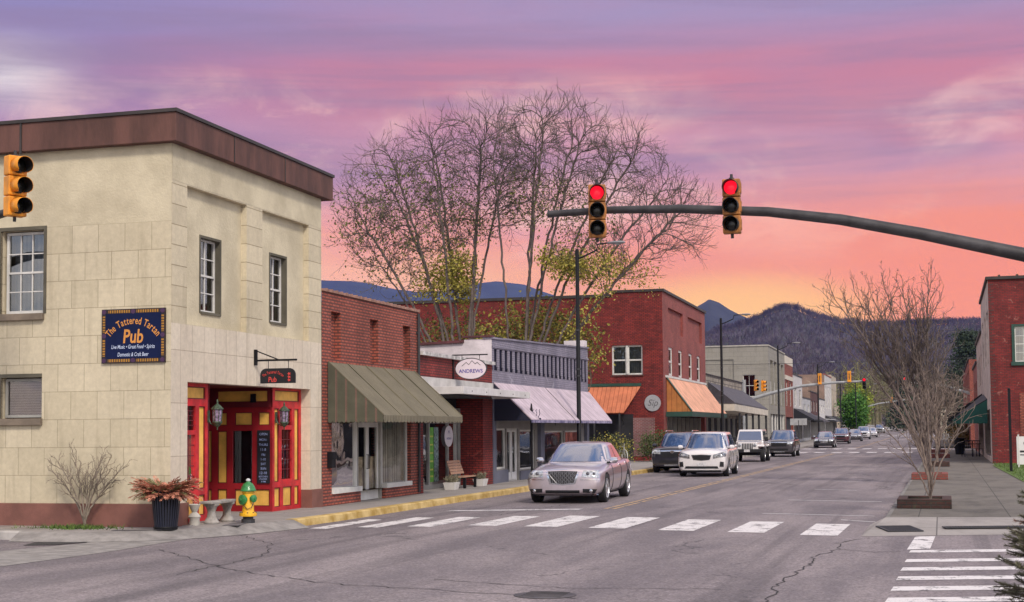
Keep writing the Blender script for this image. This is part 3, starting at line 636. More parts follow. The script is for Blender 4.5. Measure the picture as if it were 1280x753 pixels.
# ---------------------------------------------------------------- the pub
T = BThing('pub_building', 'two storey cream stone corner pub with rust brown cornice and red and yellow timber entrance', 'building', (-13.4, 23.73, 0))
WF = Wall('+x', -13.4); WS = Wall('-y', 23.73)
g = MB(); WS.holed(g, -30, -13.4, .58, 5.88, [(-17.10, -16.14, 4.22, 5.84, .22), (-17.06, -16.16, 2.20, 2.99, .18)]); T.part('side_wall', g, stone_pub)
g = MB(); WS.rect(g, -30, -13.4, 5.88, 7.4, 0); T.part('upper_side_wall', g, stucco_pub)
g = MB(); WS.box(g, -30, -13.36, -.02, .04, .12, .58); T.part('side_base', g, brownbase_m, bevel=.006)
g = MB()   # upper front: stucco with two sunk panels between piers
WF.holed(g, 23.73, 30.68, 3.96, 7.4, [(24.32, 26.83, 3.97, 6.64, .13), (27.57, 29.97, 3.97, 6.64, .13)])
T.part('front_wall', g, stone_pier)
g = MB()
for a0, a1, wa, wb, z0, z1 in ((24.32, 26.83, 25.04, 25.95, 4.25, 5.79), (27.57, 29.97, 28.16, 29.06, 4.27, 5.81)):
    WF.holed(g, a0, a1, 3.97, 6.64, [(wa, wb, z0, z1, .26)], d=-.13)
WF.rect(g, 23.74, 30.67, 6.66, 7.39, .004)
T.part('wall_panel', g, stucco_pub)
g = MB(); WF.holed(g, 23.73, 30.68, .58, 3.96, [(24.36, 30.05, .58, 2.87, .3)]); T.part('lower_front_wall', g, slab_pub)
for a0, a1 in ((23.73, 24.36), (30.05, 30.68)):
    g = MB(); g.box(-13.72, -13.36, a0 - (.04 if a0 < 24 else 0), a1 + .0, .12, .58); T.part('pier_base', g, brownbase_m, bevel=.006)
g = MB(); g.box(-30, -13.6, 30.66, 30.68, 0, 7.4); g.box(-30, -29.9, 23.8, 30.66, 0, 7.4); g.box(-30, -13.5, 23.9, 30.6, 7.2, 7.3); T.part('back_wall', g, stucco_pub)
g = MB(); g.box(-30, -16.57, 23.55, 30.97, 7.35, 7.9); g.box(-16.54, -13.22, 23.55, 30.97, 7.35, 7.9); T.part('cornice', g, cornice_m, bevel=.01)
g = MB(); g.box(-30, -13.19, 23.52, 31.0, 7.9, 7.965); g.box(-16.575, -16.535, 23.53, 23.56, 7.3, 7.93)
for y in (25.9, 28.3): g.box(-13.23, -13.205, y, y + .02, 7.36, 7.9)
T.part('coping', g, cap_m)
window(T, WS, -17.06, -16.18, 4.24, 5.82, white_frame, glass_m, curtain_w, nx=3, nz=2, d=-.13)
window(T, WS, -17.04, -16.18, 2.22, 2.97, grey_frame, shop_glass, blind_pink, nx=1, nz=1, sash=False, d=-.10, depth=.06)
for a0, a1, z0, z1 in ((-17.1, -16.14, 4.22, 5.84), (-17.06, -16.16, 2.2, 2.99)):
    g = MB(); WS.box(g, a0 - .10, a1 + .02, -.1, .08, z0 - .13, z0); T.part('sill', g, sill_m, bevel=.008)
    g = MB(); WS.box(g, a0 - .07, a0 + .0, -.05, .015, z0, z1 + .07); WS.box(g, a0, a1, -.05, .015, z1, z1 + .07); WS.box(g, a1, a1 + .06, -.05, .015, z0, z1 + .07) if z0 > 4 else None; T.part('window_surround', g, stonetrim)
for wa, wb, z0, z1 in ((25.04, 25.95, 4.25, 5.79), (28.16, 29.06, 4.27, 5.81)):
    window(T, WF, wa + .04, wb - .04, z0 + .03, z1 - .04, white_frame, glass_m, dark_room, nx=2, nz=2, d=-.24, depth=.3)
    g = MB(); WF.box(g, wa, wa + .05, -.36, -.12, z0, z1); WF.box(g, wb - .05, wb, -.36, -.12, z0, z1); WF.box(g, wa + .05, wb - .05, -.36, -.12, z1 - .05, z1); WF.box(g, wa + .05, wb - .05, -.36, -.10, z0 - .02, z0 + .03); T.part('window_surround', g, stonetrim)
# recessed entrance
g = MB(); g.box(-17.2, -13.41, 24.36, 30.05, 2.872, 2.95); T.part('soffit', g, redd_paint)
g = MB(); g.box(-17.2, -13.2, 24.1, 30.3, .10, .163); T.part('threshold', g, paveL_m)
XB = -13.63
WB = Wall('+x', XB); WR = Wall('-y', 28.55)
def panelled(W, a0, a1, z0, z1, cells, name, d=0.0, back=None):
    """timber frame with sunk painted panels / windows: cells = (a0,a1,z0,z1,kind)"""
    g = MB(); W.holed(g, a0, a1, z0, z1, [c[:4] for c in cells], t=.05, d=d); fo = T.part(name, g, back or red_paint)
    y = MB()
    for c in cells:
        if c[4] == 'y': W.rect(y, c[0], c[1], c[2], c[3], d - .035)
    if y.f: T.part('panel', y, yel_paint, parent=fo)
    tr = MB()
    for c in cells:
        if c[4] == 'y': 
            for q in ((c[0], c[1], c[2], c[2] + .018), (c[0], c[1], c[3] - .018, c[3]), (c[0], c[0] + .018, c[2] + .018, c[3] - .018), (c[1] - .018, c[1], c[2] + .018, c[3] - .018)): W.box(tr, q[0], q[1], d - .04, d - .012, q[2], q[3])
    if tr.f: T.part('moulding', tr, redd_paint, parent=fo)
    for c in cells:
        if c[4] == 'p':
            p = MB(); W.rect(p, c[0], c[1], c[2], c[3], d - .045); T.part('pane', p, shop_glass, parent=fo)
            p = MB(); W.rect(p, c[0] - .1, c[1] + .1, c[2], c[3], d - .4); T.part('room', p, dark_room, parent=fo)
        if c[4] == 'g':
            p = MB(); W.rect(p, c[0], c[1], c[2], c[3], d - .045); T.part('pane', p, shop_glass, parent=fo)
            q = MB()
            for i in range(1, 3): a = c[0] + (c[1] - c[0]) * i / 3; W.box(q, a - .008, a + .008, d - .044, d - .03, c[2], c[3])
            for i in range(1, 5): z = c[2] + (c[3] - c[2]) * i / 5; W.box(q, c[0], c[1], d - .043, d - .031, z - .008, z + .008)
            T.part('glazing_bar', q, redd_paint, parent=fo)
            q = MB(); W.rect(q, c[0] - .1, c[1] + .1, c[2], c[3], d - .4); T.part('room', q, dark_room, parent=fo)
    return fo
# left bay (front), right bay (front), side of the right bay (faces the camera), back with door, far side
panelled(WB, 24.36, 25.66, .16, 2.87, [(24.50, 25.5, 2.56, 2.80, 'y'), (24.45, 25.10, 1.95, 2.42, 'g'), (24.45, 25.10, .85, 1.86, 'g'), (25.25, 25.50, .80, 2.42, 'y'), (24.5, 25.08, .28, .68, 'y'), (25.25, 25.5, .28, .68, 'y')], 'bay_window')
panelled(WB, 28.55, 30.05, .16, 2.87, [(28.68, 29.95, 2.58, 2.82, 'y'), (28.66, 28.88, .80, 2.42, 'y'), (29.02, 29.55, .85, 1.95, 'g'), (29.02, 29.55, 2.05, 2.42, 'g'), (29.70, 29.93, .80, 2.42, 'y'), (28.66, 28.95, .25, .68, 'y'), (29.1, 29.55, .25, .68, 'y'), (29.7, 29.93, .25, .68, 'y')], 'bay_window')
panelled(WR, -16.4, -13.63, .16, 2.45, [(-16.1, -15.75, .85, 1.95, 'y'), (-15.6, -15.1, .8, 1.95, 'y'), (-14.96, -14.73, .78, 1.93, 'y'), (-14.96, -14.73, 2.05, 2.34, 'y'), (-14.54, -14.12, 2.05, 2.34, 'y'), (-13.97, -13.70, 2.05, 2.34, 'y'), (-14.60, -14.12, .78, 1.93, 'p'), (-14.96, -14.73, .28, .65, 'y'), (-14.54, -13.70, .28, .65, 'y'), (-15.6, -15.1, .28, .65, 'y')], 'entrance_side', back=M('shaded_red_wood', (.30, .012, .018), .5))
panelled(WR, -16.4, -13.63, 2.45, 2.87, [(-14.95, -13.72, 2.56, 2.82, 'y')], 'entrance_frieze', d=.05, back=redd_paint)
Wd = Wall('+x', -16.4)
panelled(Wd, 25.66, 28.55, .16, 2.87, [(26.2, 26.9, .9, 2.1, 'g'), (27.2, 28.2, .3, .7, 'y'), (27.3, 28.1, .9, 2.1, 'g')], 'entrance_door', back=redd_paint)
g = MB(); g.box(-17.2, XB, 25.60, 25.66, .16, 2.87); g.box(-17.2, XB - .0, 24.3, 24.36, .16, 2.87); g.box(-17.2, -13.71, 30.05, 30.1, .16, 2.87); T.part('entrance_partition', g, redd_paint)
g = MB(); g.box(-14.12, -14.0, 28.46, 28.5, 2.55, 2.74); T.part('ceiling_speaker', g, black_m)
# curtain and menu behind / on the side window
g = MB(); folded(g, WR, -14.60, -14.45, .78, 1.93, -.12, 3, .02); folded(g, WR, -14.2, -14.12, .78, 1.93, -.12, 2, .02); T.part('curtain', g, M('pale_drape', (.42, .45, .45), .9))
def mark(W, s, a, z, size, d, col_m, name, T_, parent=None, **k):
    g = MB(); text(g, W, s, a, z, size, d, **k); return T_.part(name, g, col_m, parent=parent)
chalk = M('chalk', (0.30, 0.36, 0.62), 0.9, var=0.25, scale=20)
C = BThing('menu_board', 'tall black chalkboard with opening times beside the pub entrance window', 'chalkboard', (-13.83, 28.55, .78))
g = MB(); WR.box(g, -13.98, -13.68, .012, .035, .78, 1.94); b_ = C.part('board', g, M('slate_black', (.008, .008, .014), .7))
gt = MB()
for s, z, sz in (('OPEN', 1.83, .075), ('MON-', 1.71, .07), ('THURS', 1.60, .07), ('11-8', 1.49, .08), ('FRI', 1.38, .07), ('1-10', 1.28, .07), ('SAT', 1.18, .07), ('SUN', 1.08, .07), ('12-10', .98, .08), ('KITCHEN', .91, .052), ('CLOSES', .855, .052), ('9 PM', .80, .052)):
    text(gt, WR, s, -13.83, z, sz, .038, bold=.006)
C.part('writing', gt, chalk)
# wall lanterns
verd = M('verdigris_metal', (0.06, 0.09, 0.055), 0.5, metal=0.3, var=0.5, scale=20)
lang = M('stained_lantern_glass', (0.14, 0.11, 0.16), 0.15, var=0.6, scale=25, col2=(0.4, 0.3, 0.45))
def lantern(y, label):
    L = BThing('wall_lantern', label, 'lantern', (XB, y, 2.0), 'lanterns at the pub entrance')
    c = (XB + .2, y, 0)
    g = MB(); g.lathe([(.012, 2.56), (.02, 2.52), (.02, 2.47), (.05, 2.45), (.125, 2.38), (.13, 2.36), (.10, 2.355)], c, 8); L.part('roof', g, verd)
    g = MB(); g.lathe([(.10, 2.12), (.105, 2.10), (.05, 2.03), (.015, 2.0), (.012, 1.95)], c, 8); L.part('base', g, verd)
    g = MB(); g.lathe([(.085, 2.12), (.098, 2.355)], c, 8); L.part('glass', g, lang)
    g = MB()
    for k in range(8): t = 2 * math.pi * k / 8; g.tube([(c[0] + .087 * math.cos(t), y + .087 * math.sin(t), 2.11), (c[0] + .101 * math.cos(t), y + .101 * math.sin(t), 2.36)], .007, 5)
    L.part('frame', g, verd)
    g = MB(); g.tube([(XB + .0, y, 2.2), (XB + .05, y, 2.08), (XB + .13, y, 2.04), (XB + .2, y, 2.04)], .012, 6); g.box(XB, XB + .015, y - .04, y + .04, 2.1, 2.34); L.part('bracket', g, verd)
lantern(25.62, 'green metal wall lantern on the left red post of the pub entrance'); lantern(28.72, 'green metal wall lantern on the right side of the pub entrance')

# painted wall sign
gold = M('gold_letter_paint', (0.62, 0.26, 0.05), 0.6, var=0.1); palel = M('pale_blue_letter_paint', (0.52, 0.60, 0.78), 0.6, var=0.05)
navy = M('royal_blue_sign', (0.003, 0.009, 0.05), 0.6, var=0.15, spec=.2); knot = stripes('knot_border', (0.42, 0.20, 0.03), (0.05, 0.03, 0.02), 0.05, 0.62, 'u')
knotz = stripes('knot_border_upright', (0.42, 0.20, 0.03), (0.05, 0.03, 0.02), 0.05, 0.62, 'z'); plum = M('plum_boss', (0.06, 0.02, 0.07), 0.5)
S = BThing('pub_sign', 'dark blue wall sign with gold Celtic border lettered The Tattered Tartan Pub', 'sign', (-14.17, 23.73, 3.73))
a0, a1, z0, z1 = -14.84, -13.50, 3.22, 4.24; W = WS
g = MB(); W.box(g, a0, a1, .005, .045, z0, z1); S.part('board', g, M('sign_edge', (.02, .012, .015), .6))
g = MB(); W.rect(g, a0 + .085, a1 - .085, z0 + .085, z1 - .085, .049); S.part('field', g, navy)
for q in ((a0 + .14, -14.24, z1 - .075, z1 - .02), (-14.1, a1 - .14, z1 - .075, z1 - .02), (a0 + .14, -14.24, z0 + .02, z0 + .075), (-14.1, a1 - .14, z0 + .02, z0 + .075)): g = MB(); W.rect(g, *q, .049); S.part('border', g, knot)
for q in ((a0 + .02, a0 + .075, z0 + .13, 3.67), (a0 + .02, a0 + .075, 3.8, z1 - .13), (a1 - .075, a1 - .02, z0 + .13, 3.67), (a1 - .075, a1 - .02, 3.8, z1 - .13)): g = MB(); W.rect(g, *q, .049); S.part('border', g, knotz)
g = MB()
for ca, cz in ((a0 + .05, z0 + .05), (a1 - .05, z0 + .05), (a0 + .05, z1 - .05), (a1 - .05, z1 - .05), (-14.17, z0 + .05), (-14.17, z1 - .05), (a0 + .05, 3.735), (a1 - .05, 3.735)):
    g.poly([W.p(ca + .05 * math.cos(t * math.pi / 4), .051, cz + .045 * math.sin(t * math.pi / 4)) for t in range(8)])
S.part('boss', g, plum)
g = MB(); arctext(g, W, 'The Tattered Tartan', -14.17, 3.955, .19, .052, .62, bold=.016, gap=.035, sx=.68); text(g, W, 'Pub', -14.17, 3.60, .36, .052, bold=.02, shear=.12, sx=.8)
S.part('gold_lettering', g, gold)
g = MB(); text(g, W, 'Live Music \u2022 Great Food \u2022 Spirits', -14.17, 3.49, .105, .052, bold=.008, shear=.2, sx=.66); text(g, W, 'Domestic & Craft Beer', -14.17, 3.345, .105, .052, bold=.008, shear=.2, sx=.66)
S.part('small_lettering', g, palel)
# hanging sign
S = BThing('hanging_pub_sign', 'small black arched sign with red lettering hanging from a bracket over the pub door', 'sign', (-13.4, 27.2, 3.4))
Wh = Wall('-y', 27.2)
g = MB(); g.box(-13.4, -13.34, 27.17, 27.23, 3.30, 3.63); g.box(-13.34, -12.43, 27.185, 27.215, 3.38, 3.42); g.tube([(-13.35, 27.2, 3.60), (-12.85, 27.2, 3.41)], .014, 6); S.part('bracket', g, black_m)
g = MB(); g.tube([(-13.08, 27.2, 3.38), (-13.08, 27.2, 3.22)], .008, 5); g.tube([(-12.62, 27.2, 3.38), (-12.62, 27.2, 3.22)], .008, 5); S.part('chain', g, char_m)
pts = [(-13.26, 2.915), (-12.46, 2.915), (-12.46, 3.09)] + [(-12.6 + .14 * math.cos(t), 3.1 + .13 * math.sin(t)) for t in (0.2, .6, 1.0, 1.4)] + [(-13.12 + .14 * math.cos(t), 3.1 + .13 * math.sin(t)) for t in (1.74, 2.14, 2.54, 2.94)] + [(-13.26, 3.09)]
g = MB(); g.prism([(a, 27.185, z) for a, z in pts], (0, .03, 0)); S.part('board', g, M('black_sign', (.008, .008, .012), .5))
redl = M('red_letter_paint', (0.62, 0.06, 0.05), 0.5, var=0.1)
g = MB(); arctext(g, Wh, 'The Tattered Tartan', -12.96, 3.125, .085, .019, .34, bold=.012, gap=.04, sx=.62); text(g, Wh, 'Pub', -12.98, 2.945, .15, .019, bold=.015, shear=.12, sx=.85)
for k in range(3): g.add([Wh.p(-12.60 + .045 * math.cos(t * math.pi / 5) * (1 if t % 2 else .5), .019, 3.11 - k * .065 + .035 * math.sin(t * math.pi / 5) * (1 if t % 2 else .5)) for t in range(10)], [tuple(range(10))])
S.part('lettering', g, redl)

# ---------------------------------------------------------------- brick shop with the striped awning
T = BThing('brick_shop', 'low red brick shop with deep sage green awning and draped display windows', 'building', (-13.4, 30.72, 0))
W = WF
g = MB(); W.holed(g, 30.70, 37.42, .12, 5.2, [(31.26, 31.84, 3.62, 4.76, .16), (33.75, 34.33, 3.62, 4.76, .16), (36.15, 36.73, 3.62, 4.76, .16), (31.28, 36.72, .42, 3.4, .3), (33.10, 34.80, .12, .42, .3)]); T.part('front_wall', g, brick_red)
g = MB()
for a in (31.26, 33.75, 36.15): W.rect(g, a, a + .58, 3.62, 4.76, -.16)
T.part('brick_recess', g, brick_red)
g = MB(); g.box(-30, -13.55, 37.34, 37.42, 0, 5.15); g.box(-30, -13.45, 30.75, 37.3, 4.9, 4.95); T.part('side_wall', g, brick_red)
g = MB()
for i in range(22):
    y = 30.70 + i * .307; z = 5.2 - i * .0; g.hexa([(-13.5, y, z), (-13.36, y, z), (-13.36, y + .29, z), (-13.5, y + .29, z), (-13.5, y, z + .05), (-13.36, y, z + .05), (-13.36, y + .29, z + .085), (-13.5, y + .29, z + .085)])
T.part('coping', g, tile_m)
g = MB(); W.box(g, 31.28, 36.72, -.34, -.30, 2.1, 3.4); T.part('transom_panel', g, char_m)
for a0, a1 in ((31.28, 33.10), (34.80, 36.72)):
    f = MB(); W.box(f, a0, a1, -.22, .05, .42, .54); W.box(f, a0, a0 + .05, -.2, -.1, .54, 2.3); W.box(f, a1 - .05, a1, -.2, -.1, .54, 2.3); W.box(f, a0 + .05, a1 - .05, -.2, -.1, 2.2, 2.3)
    fo = T.part('display_window', f, white_frame, bevel=.004)
    g = MB(); W.rect(g, a0 + .05, a1 - .05, .54, 2.2, -.15); T.part('pane', g, disp_glass if a0 < 32 else shop_glass, parent=fo)
    g = MB(); folded(g, W, a0, a1, .45, 2.2, -.19, 9 if a0 < 32 else 12, .025); T.part('drape', g, curtain_t if a0 < 32 else curtain_g, parent=fo)
    g = MB(); W.box(g, a0, a1, -1.2, -1.15, .1, 2.4); T.part('room', g, dark_room, parent=fo)
f = MB(); W.box(f, 33.10, 33.20, -.24, -.1, .15, 2.25); W.box(f, 34.70, 34.80, -.24, -.1, .15, 2.25); W.box(f, 33.2, 34.7, -.24, -.1, 2.12, 2.25); fo = T.part('door_frame', f, grey_frame, bevel=.004)
for a0, a1 in ((33.20, 33.945), (33.955, 34.70)):
    f = MB(); W.box(f, a0, a0 + .09, -.22, -.16, .16, 2.12); W.box(f, a1 - .09, a1, -.22, -.16, .16, 2.12); W.box(f, a0 + .09, a1 - .09, -.22, -.16, .16, .42); W.box(f, a0 + .09, a1 - .09, -.22, -.16, 2.0, 2.12)
    d_ = T.part('door', f, white_frame, bevel=.004)
    g = MB(); W.rect(g, a0 + .09, a1 - .09, .42, 2.0, -.19); T.part('pane', g, shop_glass, parent=d_)
    g = MB(); am = a1 - .045 if a0 < 33.5 else a0 + .045; g.tube([W.p(am, -.16, .95), W.p(am, -.12, .95), W.p(am, -.12, 1.3), W.p(am, -.16, 1.3)], .012, 6); T.part('handle', g, char_m, parent=d_)
g = MB(); W.box(g, 33.1, 34.8, -1.2, -1.15, .1, 2.3); folded(g, W, 33.2, 34.7, .2, 1.25, -.26, 6, .02); T.part('room', g, M('dim_tan_room', (.5, .40, .25), .9, var=.5))
g = MB(); g.tube([W.p(37.25, .06, .2), W.p(37.25, .06, 5.15)], .04, 8); T.part('downpipe', g, char_m, smooth=True)
for z in (1.2, 3.0, 4.6): g = MB(); W.box(g, 37.19, 37.31, 0, .05, z, z + .04); T.part('pipe_bracket', g, char_m)
# awning
Y0, Y1, XF, ZT, ZB = 31.02, 36.95, -11.98, 3.54, 2.26
g = MB(); n = 1
g.hexa([(-13.38, Y0, ZT - .03), (XF, Y0, ZB - .02), (XF, Y1, ZB - .02), (-13.38, Y1, ZT - .03), (-13.38, Y0, ZT), (XF, Y0, ZB + .01), (XF, Y1, ZB + .01), (-13.38, Y1, ZT)])
aw = T.part('awning', g, awn_green)
g = MB()
for y in [Y0 + k * (Y1 - Y0) / 5 for k in range(6)]: g = MB(); g.tube([(-13.37, y, ZT + .012), (XF, y, ZB + .022)], .014, 5); T.part('seam', g, awn_green, parent=aw)
for yy_ in (Y0 - .005, Y1 + .005):
    g = MB(); g.poly([(-13.38, yy_, ZT), (XF, yy_, ZB), (XF, yy_, 2.22), (-13.38, yy_, 2.22)]); 
    for k in range(12):
        x = -13.38 + k * (XF + 13.38) / 12; w_ = (XF + 13.38) / 12; g.poly([(x, yy_, 2.22), (x + w_, yy_, 2.22)] + [(x + w_ * (.5 + .5 * math.cos(t)), yy_, 2.15 - .05 * math.sin(t)) for t in (0, .6, 1.57, 2.5, 3.14)])
    T.part('awning_side', g, awn_stripe, parent=aw)
g = MB(); k_ = 26
for k in range(k_):
    y = Y0 + k * (Y1 - Y0) / k_; w_ = (Y1 - Y0) / k_; g.poly([(XF + .004, y, 2.27), (XF + .004, y + w_, 2.27)] + [(XF + .004, y + w_ * (.5 + .5 * math.cos(t)), 2.15 - .055 * math.sin(t)) for t in (0, .6, 1.57, 2.5, 3.14)])
T.part('valance', g, awn_green, parent=aw)
g = MB()
for y in (Y0 + .05, (Y0 + Y1) / 2, Y1 - .05): g.tube([(-13.38, y, 2.3), (XF - .03, y, 2.26)], .015, 5); g.tube([(-13.38, y, ZT - .06), (XF - .03, y, ZB - .05)], .015, 5)
T.part('awning_frame', g, char_m, parent=aw)
g = MB(); g.box(-13.40, -13.27, 31.0, 31.24, 1.05, 1.42); g.box(-13.27, -13.25, 31.02, 31.22, 1.25, 1.40); single('mail_box', g, black_m, 'black wall letter box beside the brick shop left window', 'letter box', frB(-13.4, 31.1, 1.05), RZ, (-13.4, 31.1, 1.05), bevel=.01)

# ---------------------------------------------------------------- shop with the flat canopy and the oval sign
T = BThing('canopy_shop', 'single storey dark brick shop with flat white metal canopy and posters in its glass front', 'building', (-13.4, 37.42, 0))
g = MB(); W.rect(g, 37.44, 44.5, 3.42, 4.02, 0); W.box(g, 43.45, 44.5, -1.0, -.0, .14, 3.0); g.box(-14.9, -13.4, 37.43, 37.75, .14, 3.0); T.part('front_wall', g, brick_dark)
g = MB(); W.box(g, 37.44, 44.5, -.1, .12, 4.02, 4.12); T.part('coping', g, M('chipped_white_coping', (.46, .44, .43), .8, var=.4, scale=5, bump=.5))
g = MB(); W.box(g, 37.44, 44.46, .01, .05, 3.12, 3.42); T.part('corrugated_band', g, corr_m)
g = MB(); g.box(-13.35, -12.14, 37.5, 44.4, 2.99, 3.11); g.box(-12.16, -12.10, 37.46, 44.44, 2.91, 3.12); g.box(-13.4, -12.16, 37.44, 37.5, 2.91, 3.12); g.box(-13.4, -12.16, 44.4, 44.46, 2.91, 3.12)
cn = T.part('canopy', g, canopy_m, bevel=.006)
g = MB()
for y in (38.6, 40.4, 42.2): g.lathe([(.02, 0), (.02, .03)], (0, 0, 0), 8); 
g = MB()
for y in (38.2, 39.6, 41, 42.4, 43.8): g.box(-12.10, -12.09, y, y + .03, 2.98, 3.02)
T.part('canopy_bolt', g, char_m, parent=cn)
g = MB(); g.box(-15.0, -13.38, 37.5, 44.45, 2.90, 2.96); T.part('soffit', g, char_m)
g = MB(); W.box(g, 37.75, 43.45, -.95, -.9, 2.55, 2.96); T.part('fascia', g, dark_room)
Wr = Wall('+x', -14.2)
fr_m = M('bare_aluminium', (0.34, 0.34, 0.33), 0.45, metal=0.4, var=0.15)
g = MB()
ps = (37.8, 39.1, 40.45, 42.25, 43.05, 43.42)
for a in ps: Wr.box(g, a - .035, a + .035, -.05, .04, .15, 2.6)
for a, b in zip(ps[:-1], ps[1:]): Wr.box(g, a + .035, b - .035, -.05, .04, .15, .27); Wr.box(g, a + .035, b - .035, -.05, .04, 2.52, 2.6); Wr.box(g, a + .035, b - .035, -.045, .035, 2.12, 2.18)
sf = T.part('shopfront', g, fr_m, bevel=.004)
for a, b in zip(ps[:-1], ps[1:]):
    g = MB(); Wr.rect(g, a + .035, b - .035, .27, 2.52, -.01); T.part('pane', g, shop_glass, parent=sf)
g = MB(); Wr.rect(g, 37.8, 43.4, .15, 2.6, -2.2); T.part('room', g, dark_room, parent=sf)
g = MB(); Wr.box(g, 40.5, 42.2, -.9, -.8, .5, 1.2); Wr.box(g, 41.0, 41.7, -.7, -.6, 1.2, 1.5); T.part('display', g, M('pale_display', (.3, .33, .4), .7, var=.6, scale=6), parent=sf)
gp = M('lime_poster', (0.12, 0.36, 0.05), 0.6, var=0.35, scale=5); tp = M('teal_poster', (0.02, 0.09, 0.11), 0.6, var=0.8, scale=12, col2=(.3, .42, .42))
S = BThing('window_poster', 'tall lime green poster inside the canopy shop window', 'poster', (-14.2, 40.6, .4)); g = MB(); Wr.box(g, 40.52, 40.9, .006, .012, .35, 2.0); S.part('sheet', g, gp)
g = MB()
for z in (1.7, 1.45, 1.2, .95, .7, .5): Wr.rect(g, 40.57, 40.85, z, z + .05, .015)
S.part('print', g, M('yellow_print', (.5, .55, .1), .6))
S = BThing('window_poster', 'dark teal poster with white lines beside the lime green one', 'poster', (-14.2, 41.1, .4)); g = MB(); Wr.box(g, 40.96, 41.36, .006, .012, .35, 2.0); S.part('sheet', g, tp)
# door leaf left of the posters hidden by the awning; round window sign
g = MB(); g.poly([Wr.p(42.25 + .42 * math.cos(t * math.pi / 12), .05, 1.72 + .33 * math.sin(t * math.pi / 12)) for t in range(24)])
S = BThing('round_window_sign', 'white oval sign with blue lettering on the canopy shop glass', 'sign', (-14.15, 42.25, 1.72)); S.part('disc', g, M('white_sign', (.62, .58, .62), .5, var=.05))
g = MB(); text(g, Wr, 'ANDREWS', 42.25, 1.62, .09, .055, bold=.01); g.poly([Wr.p(42.13, .055, 1.78), Wr.p(42.25, .055, 1.92), Wr.p(42.37, .055, 1.78), Wr.p(42.25, .055, 1.86)]); S.part('lettering', g, M('blue_letter', (.05, .06, .25), .6))
# hanging oval sign on a bracket
S = BThing('oval_hanging_sign', 'white oval town sign with mountain outline hanging over the flat canopy', 'sign', (-13.4, 40.4, 4.1)); Wo = Wall('-y', 40.4)
g = MB(); g.box(-13.4, -12.3, 40.38, 40.42, 4.13, 4.165); g.box(-13.40, -13.36, 40.38, 40.42, 3.15, 4.13); g.tube([(-13.1, 40.4, 4.13), (-13.1, 40.4, 4.02)], .01, 5); g.tube([(-12.55, 40.4, 4.13), (-12.55, 40.4, 4.02)], .01, 5); S.part('bracket', g, black_m)
def ell(W, a, z, ra, rz, d, n=36): return [W.p(a + ra * math.cos(2 * math.pi * t / n), d, z + rz * math.sin(2 * math.pi * t / n)) for t in range(n)]
g = MB(); g.prism(ell(Wo, -12.82, 3.73, .50, .325, .02), (0, .04, 0)); S.part('rim', g, char_m)
g = MB(); g.poly(ell(Wo, -12.82, 3.73, .475, .30, .024)); S.part('face', g, M('pink_white_sign', (.66, .58, .62), .5, var=.05))
bl = M('violet_letter', (.07, .05, .28), .6); g = MB(); text(g, Wo, 'ANDREWS', -12.82, 3.61, .155, .028, bold=.016); S.part('lettering', g, bl)
g = MB()
mp = [(-13.5, 3.84), (-13.36, 3.95), (-13.28, 3.88), (-13.18, 4.0), (-13.08, 3.9), (-13.02, 3.95), (-12.92, 3.86)]
mp = [(x + .40, z - .04) for x, z in mp]
for a, b in zip(mp[:-1], mp[1:]): g.quad(Wo.p(a[0], .028, a[1]), Wo.p(b[0], .028, b[1]), Wo.p(b[0], .028, b[1] + .022), Wo.p(a[0], .028, a[1] + .022))
S.part('mountain_outline', g, M('dark_outline', (.05, .06, .05), .6))

# ---------------------------------------------------------------- lilac shop with dentils and two awnings
T = BThing('lilac_shop', 'lilac grey painted brick shop with a band of dark dentil slots and twin lilac awnings', 'building', (-13.4, 44.5, 0))
ztop = lambda y: 4.88 + (y - 44.5) * .03
g = MB()
for a, b in ((44.5, 48), (48, 51.5), (51.5, 55), (55, 58.5)):
    g.quad(W.p(a, 0, 3.88), W.p(b, 0, 3.88), W.p(b, 0, ztop(b) - .25), W.p(a, 0, ztop(a) - .25))
g.f = []; g.v = []; g.mi = []
W.rect(g, 44.5, 58.5, 3.0, 3.86, 0); g.quad(W.p(44.5, 0, 4.56), W.p(58.5, 0, 4.78), W.p(58.5, 0, 5.3), W.p(44.5, 0, 4.88))
T.part('front_wall', g, purple_b)
g = MB(); W.rect(g, 44.5, 58.5, 3.84, 4.80, -.035); T.part('slot_back', g, M('painted_slot_shade', (.012, .012, .026), .9, spec=.1))  # near-black colour stands in for the shade inside the shallow slots
n = 22
for k in range(n + 1):
    a = 44.5 + k * (14 - .25) / n; zt = 4.56 + (a - 44.5) * .0157
    g = MB(); W.box(g, a, a + .25, -.034, .0, 3.98, zt); W.box(g, a + .06, a + .19, -.034, .015, 3.865, 3.98); T.part('dentil', g, purple_b)
g = MB(); g.hexa([W.p(44.46, -.3, 4.88), W.p(44.46, .05, 4.88), W.p(58.54, .05, 5.3), W.p(58.54, -.3, 5.3), W.p(44.46, -.3, 4.94), W.p(44.46, .05, 4.94), W.p(58.54, .05, 5.36), W.p(58.54, -.3, 5.36)]); g.hexa([W.p(44.48, .0, 4.60), W.p(44.48, .035, 4.60), W.p(58.54, .035, 4.82), W.p(58.54, 0, 4.82), W.p(44.48, 0, 4.66), W.p(44.48, .035, 4.66), W.p(58.54, .035, 4.88), W.p(58.54, .0, 4.88)]); T.part('coping', g, purple_b)
g = MB(); g.poly([(-13.4, 44.49, 3.9), (-13.4, 44.49, 4.88), (-14.35, 44.49, 4.88), (-14.35, 44.49, 4.78), (-30, 44.49, 4.3), (-30, 44.49, 3.7)]); T.part('side_wall', g, whitew_m)
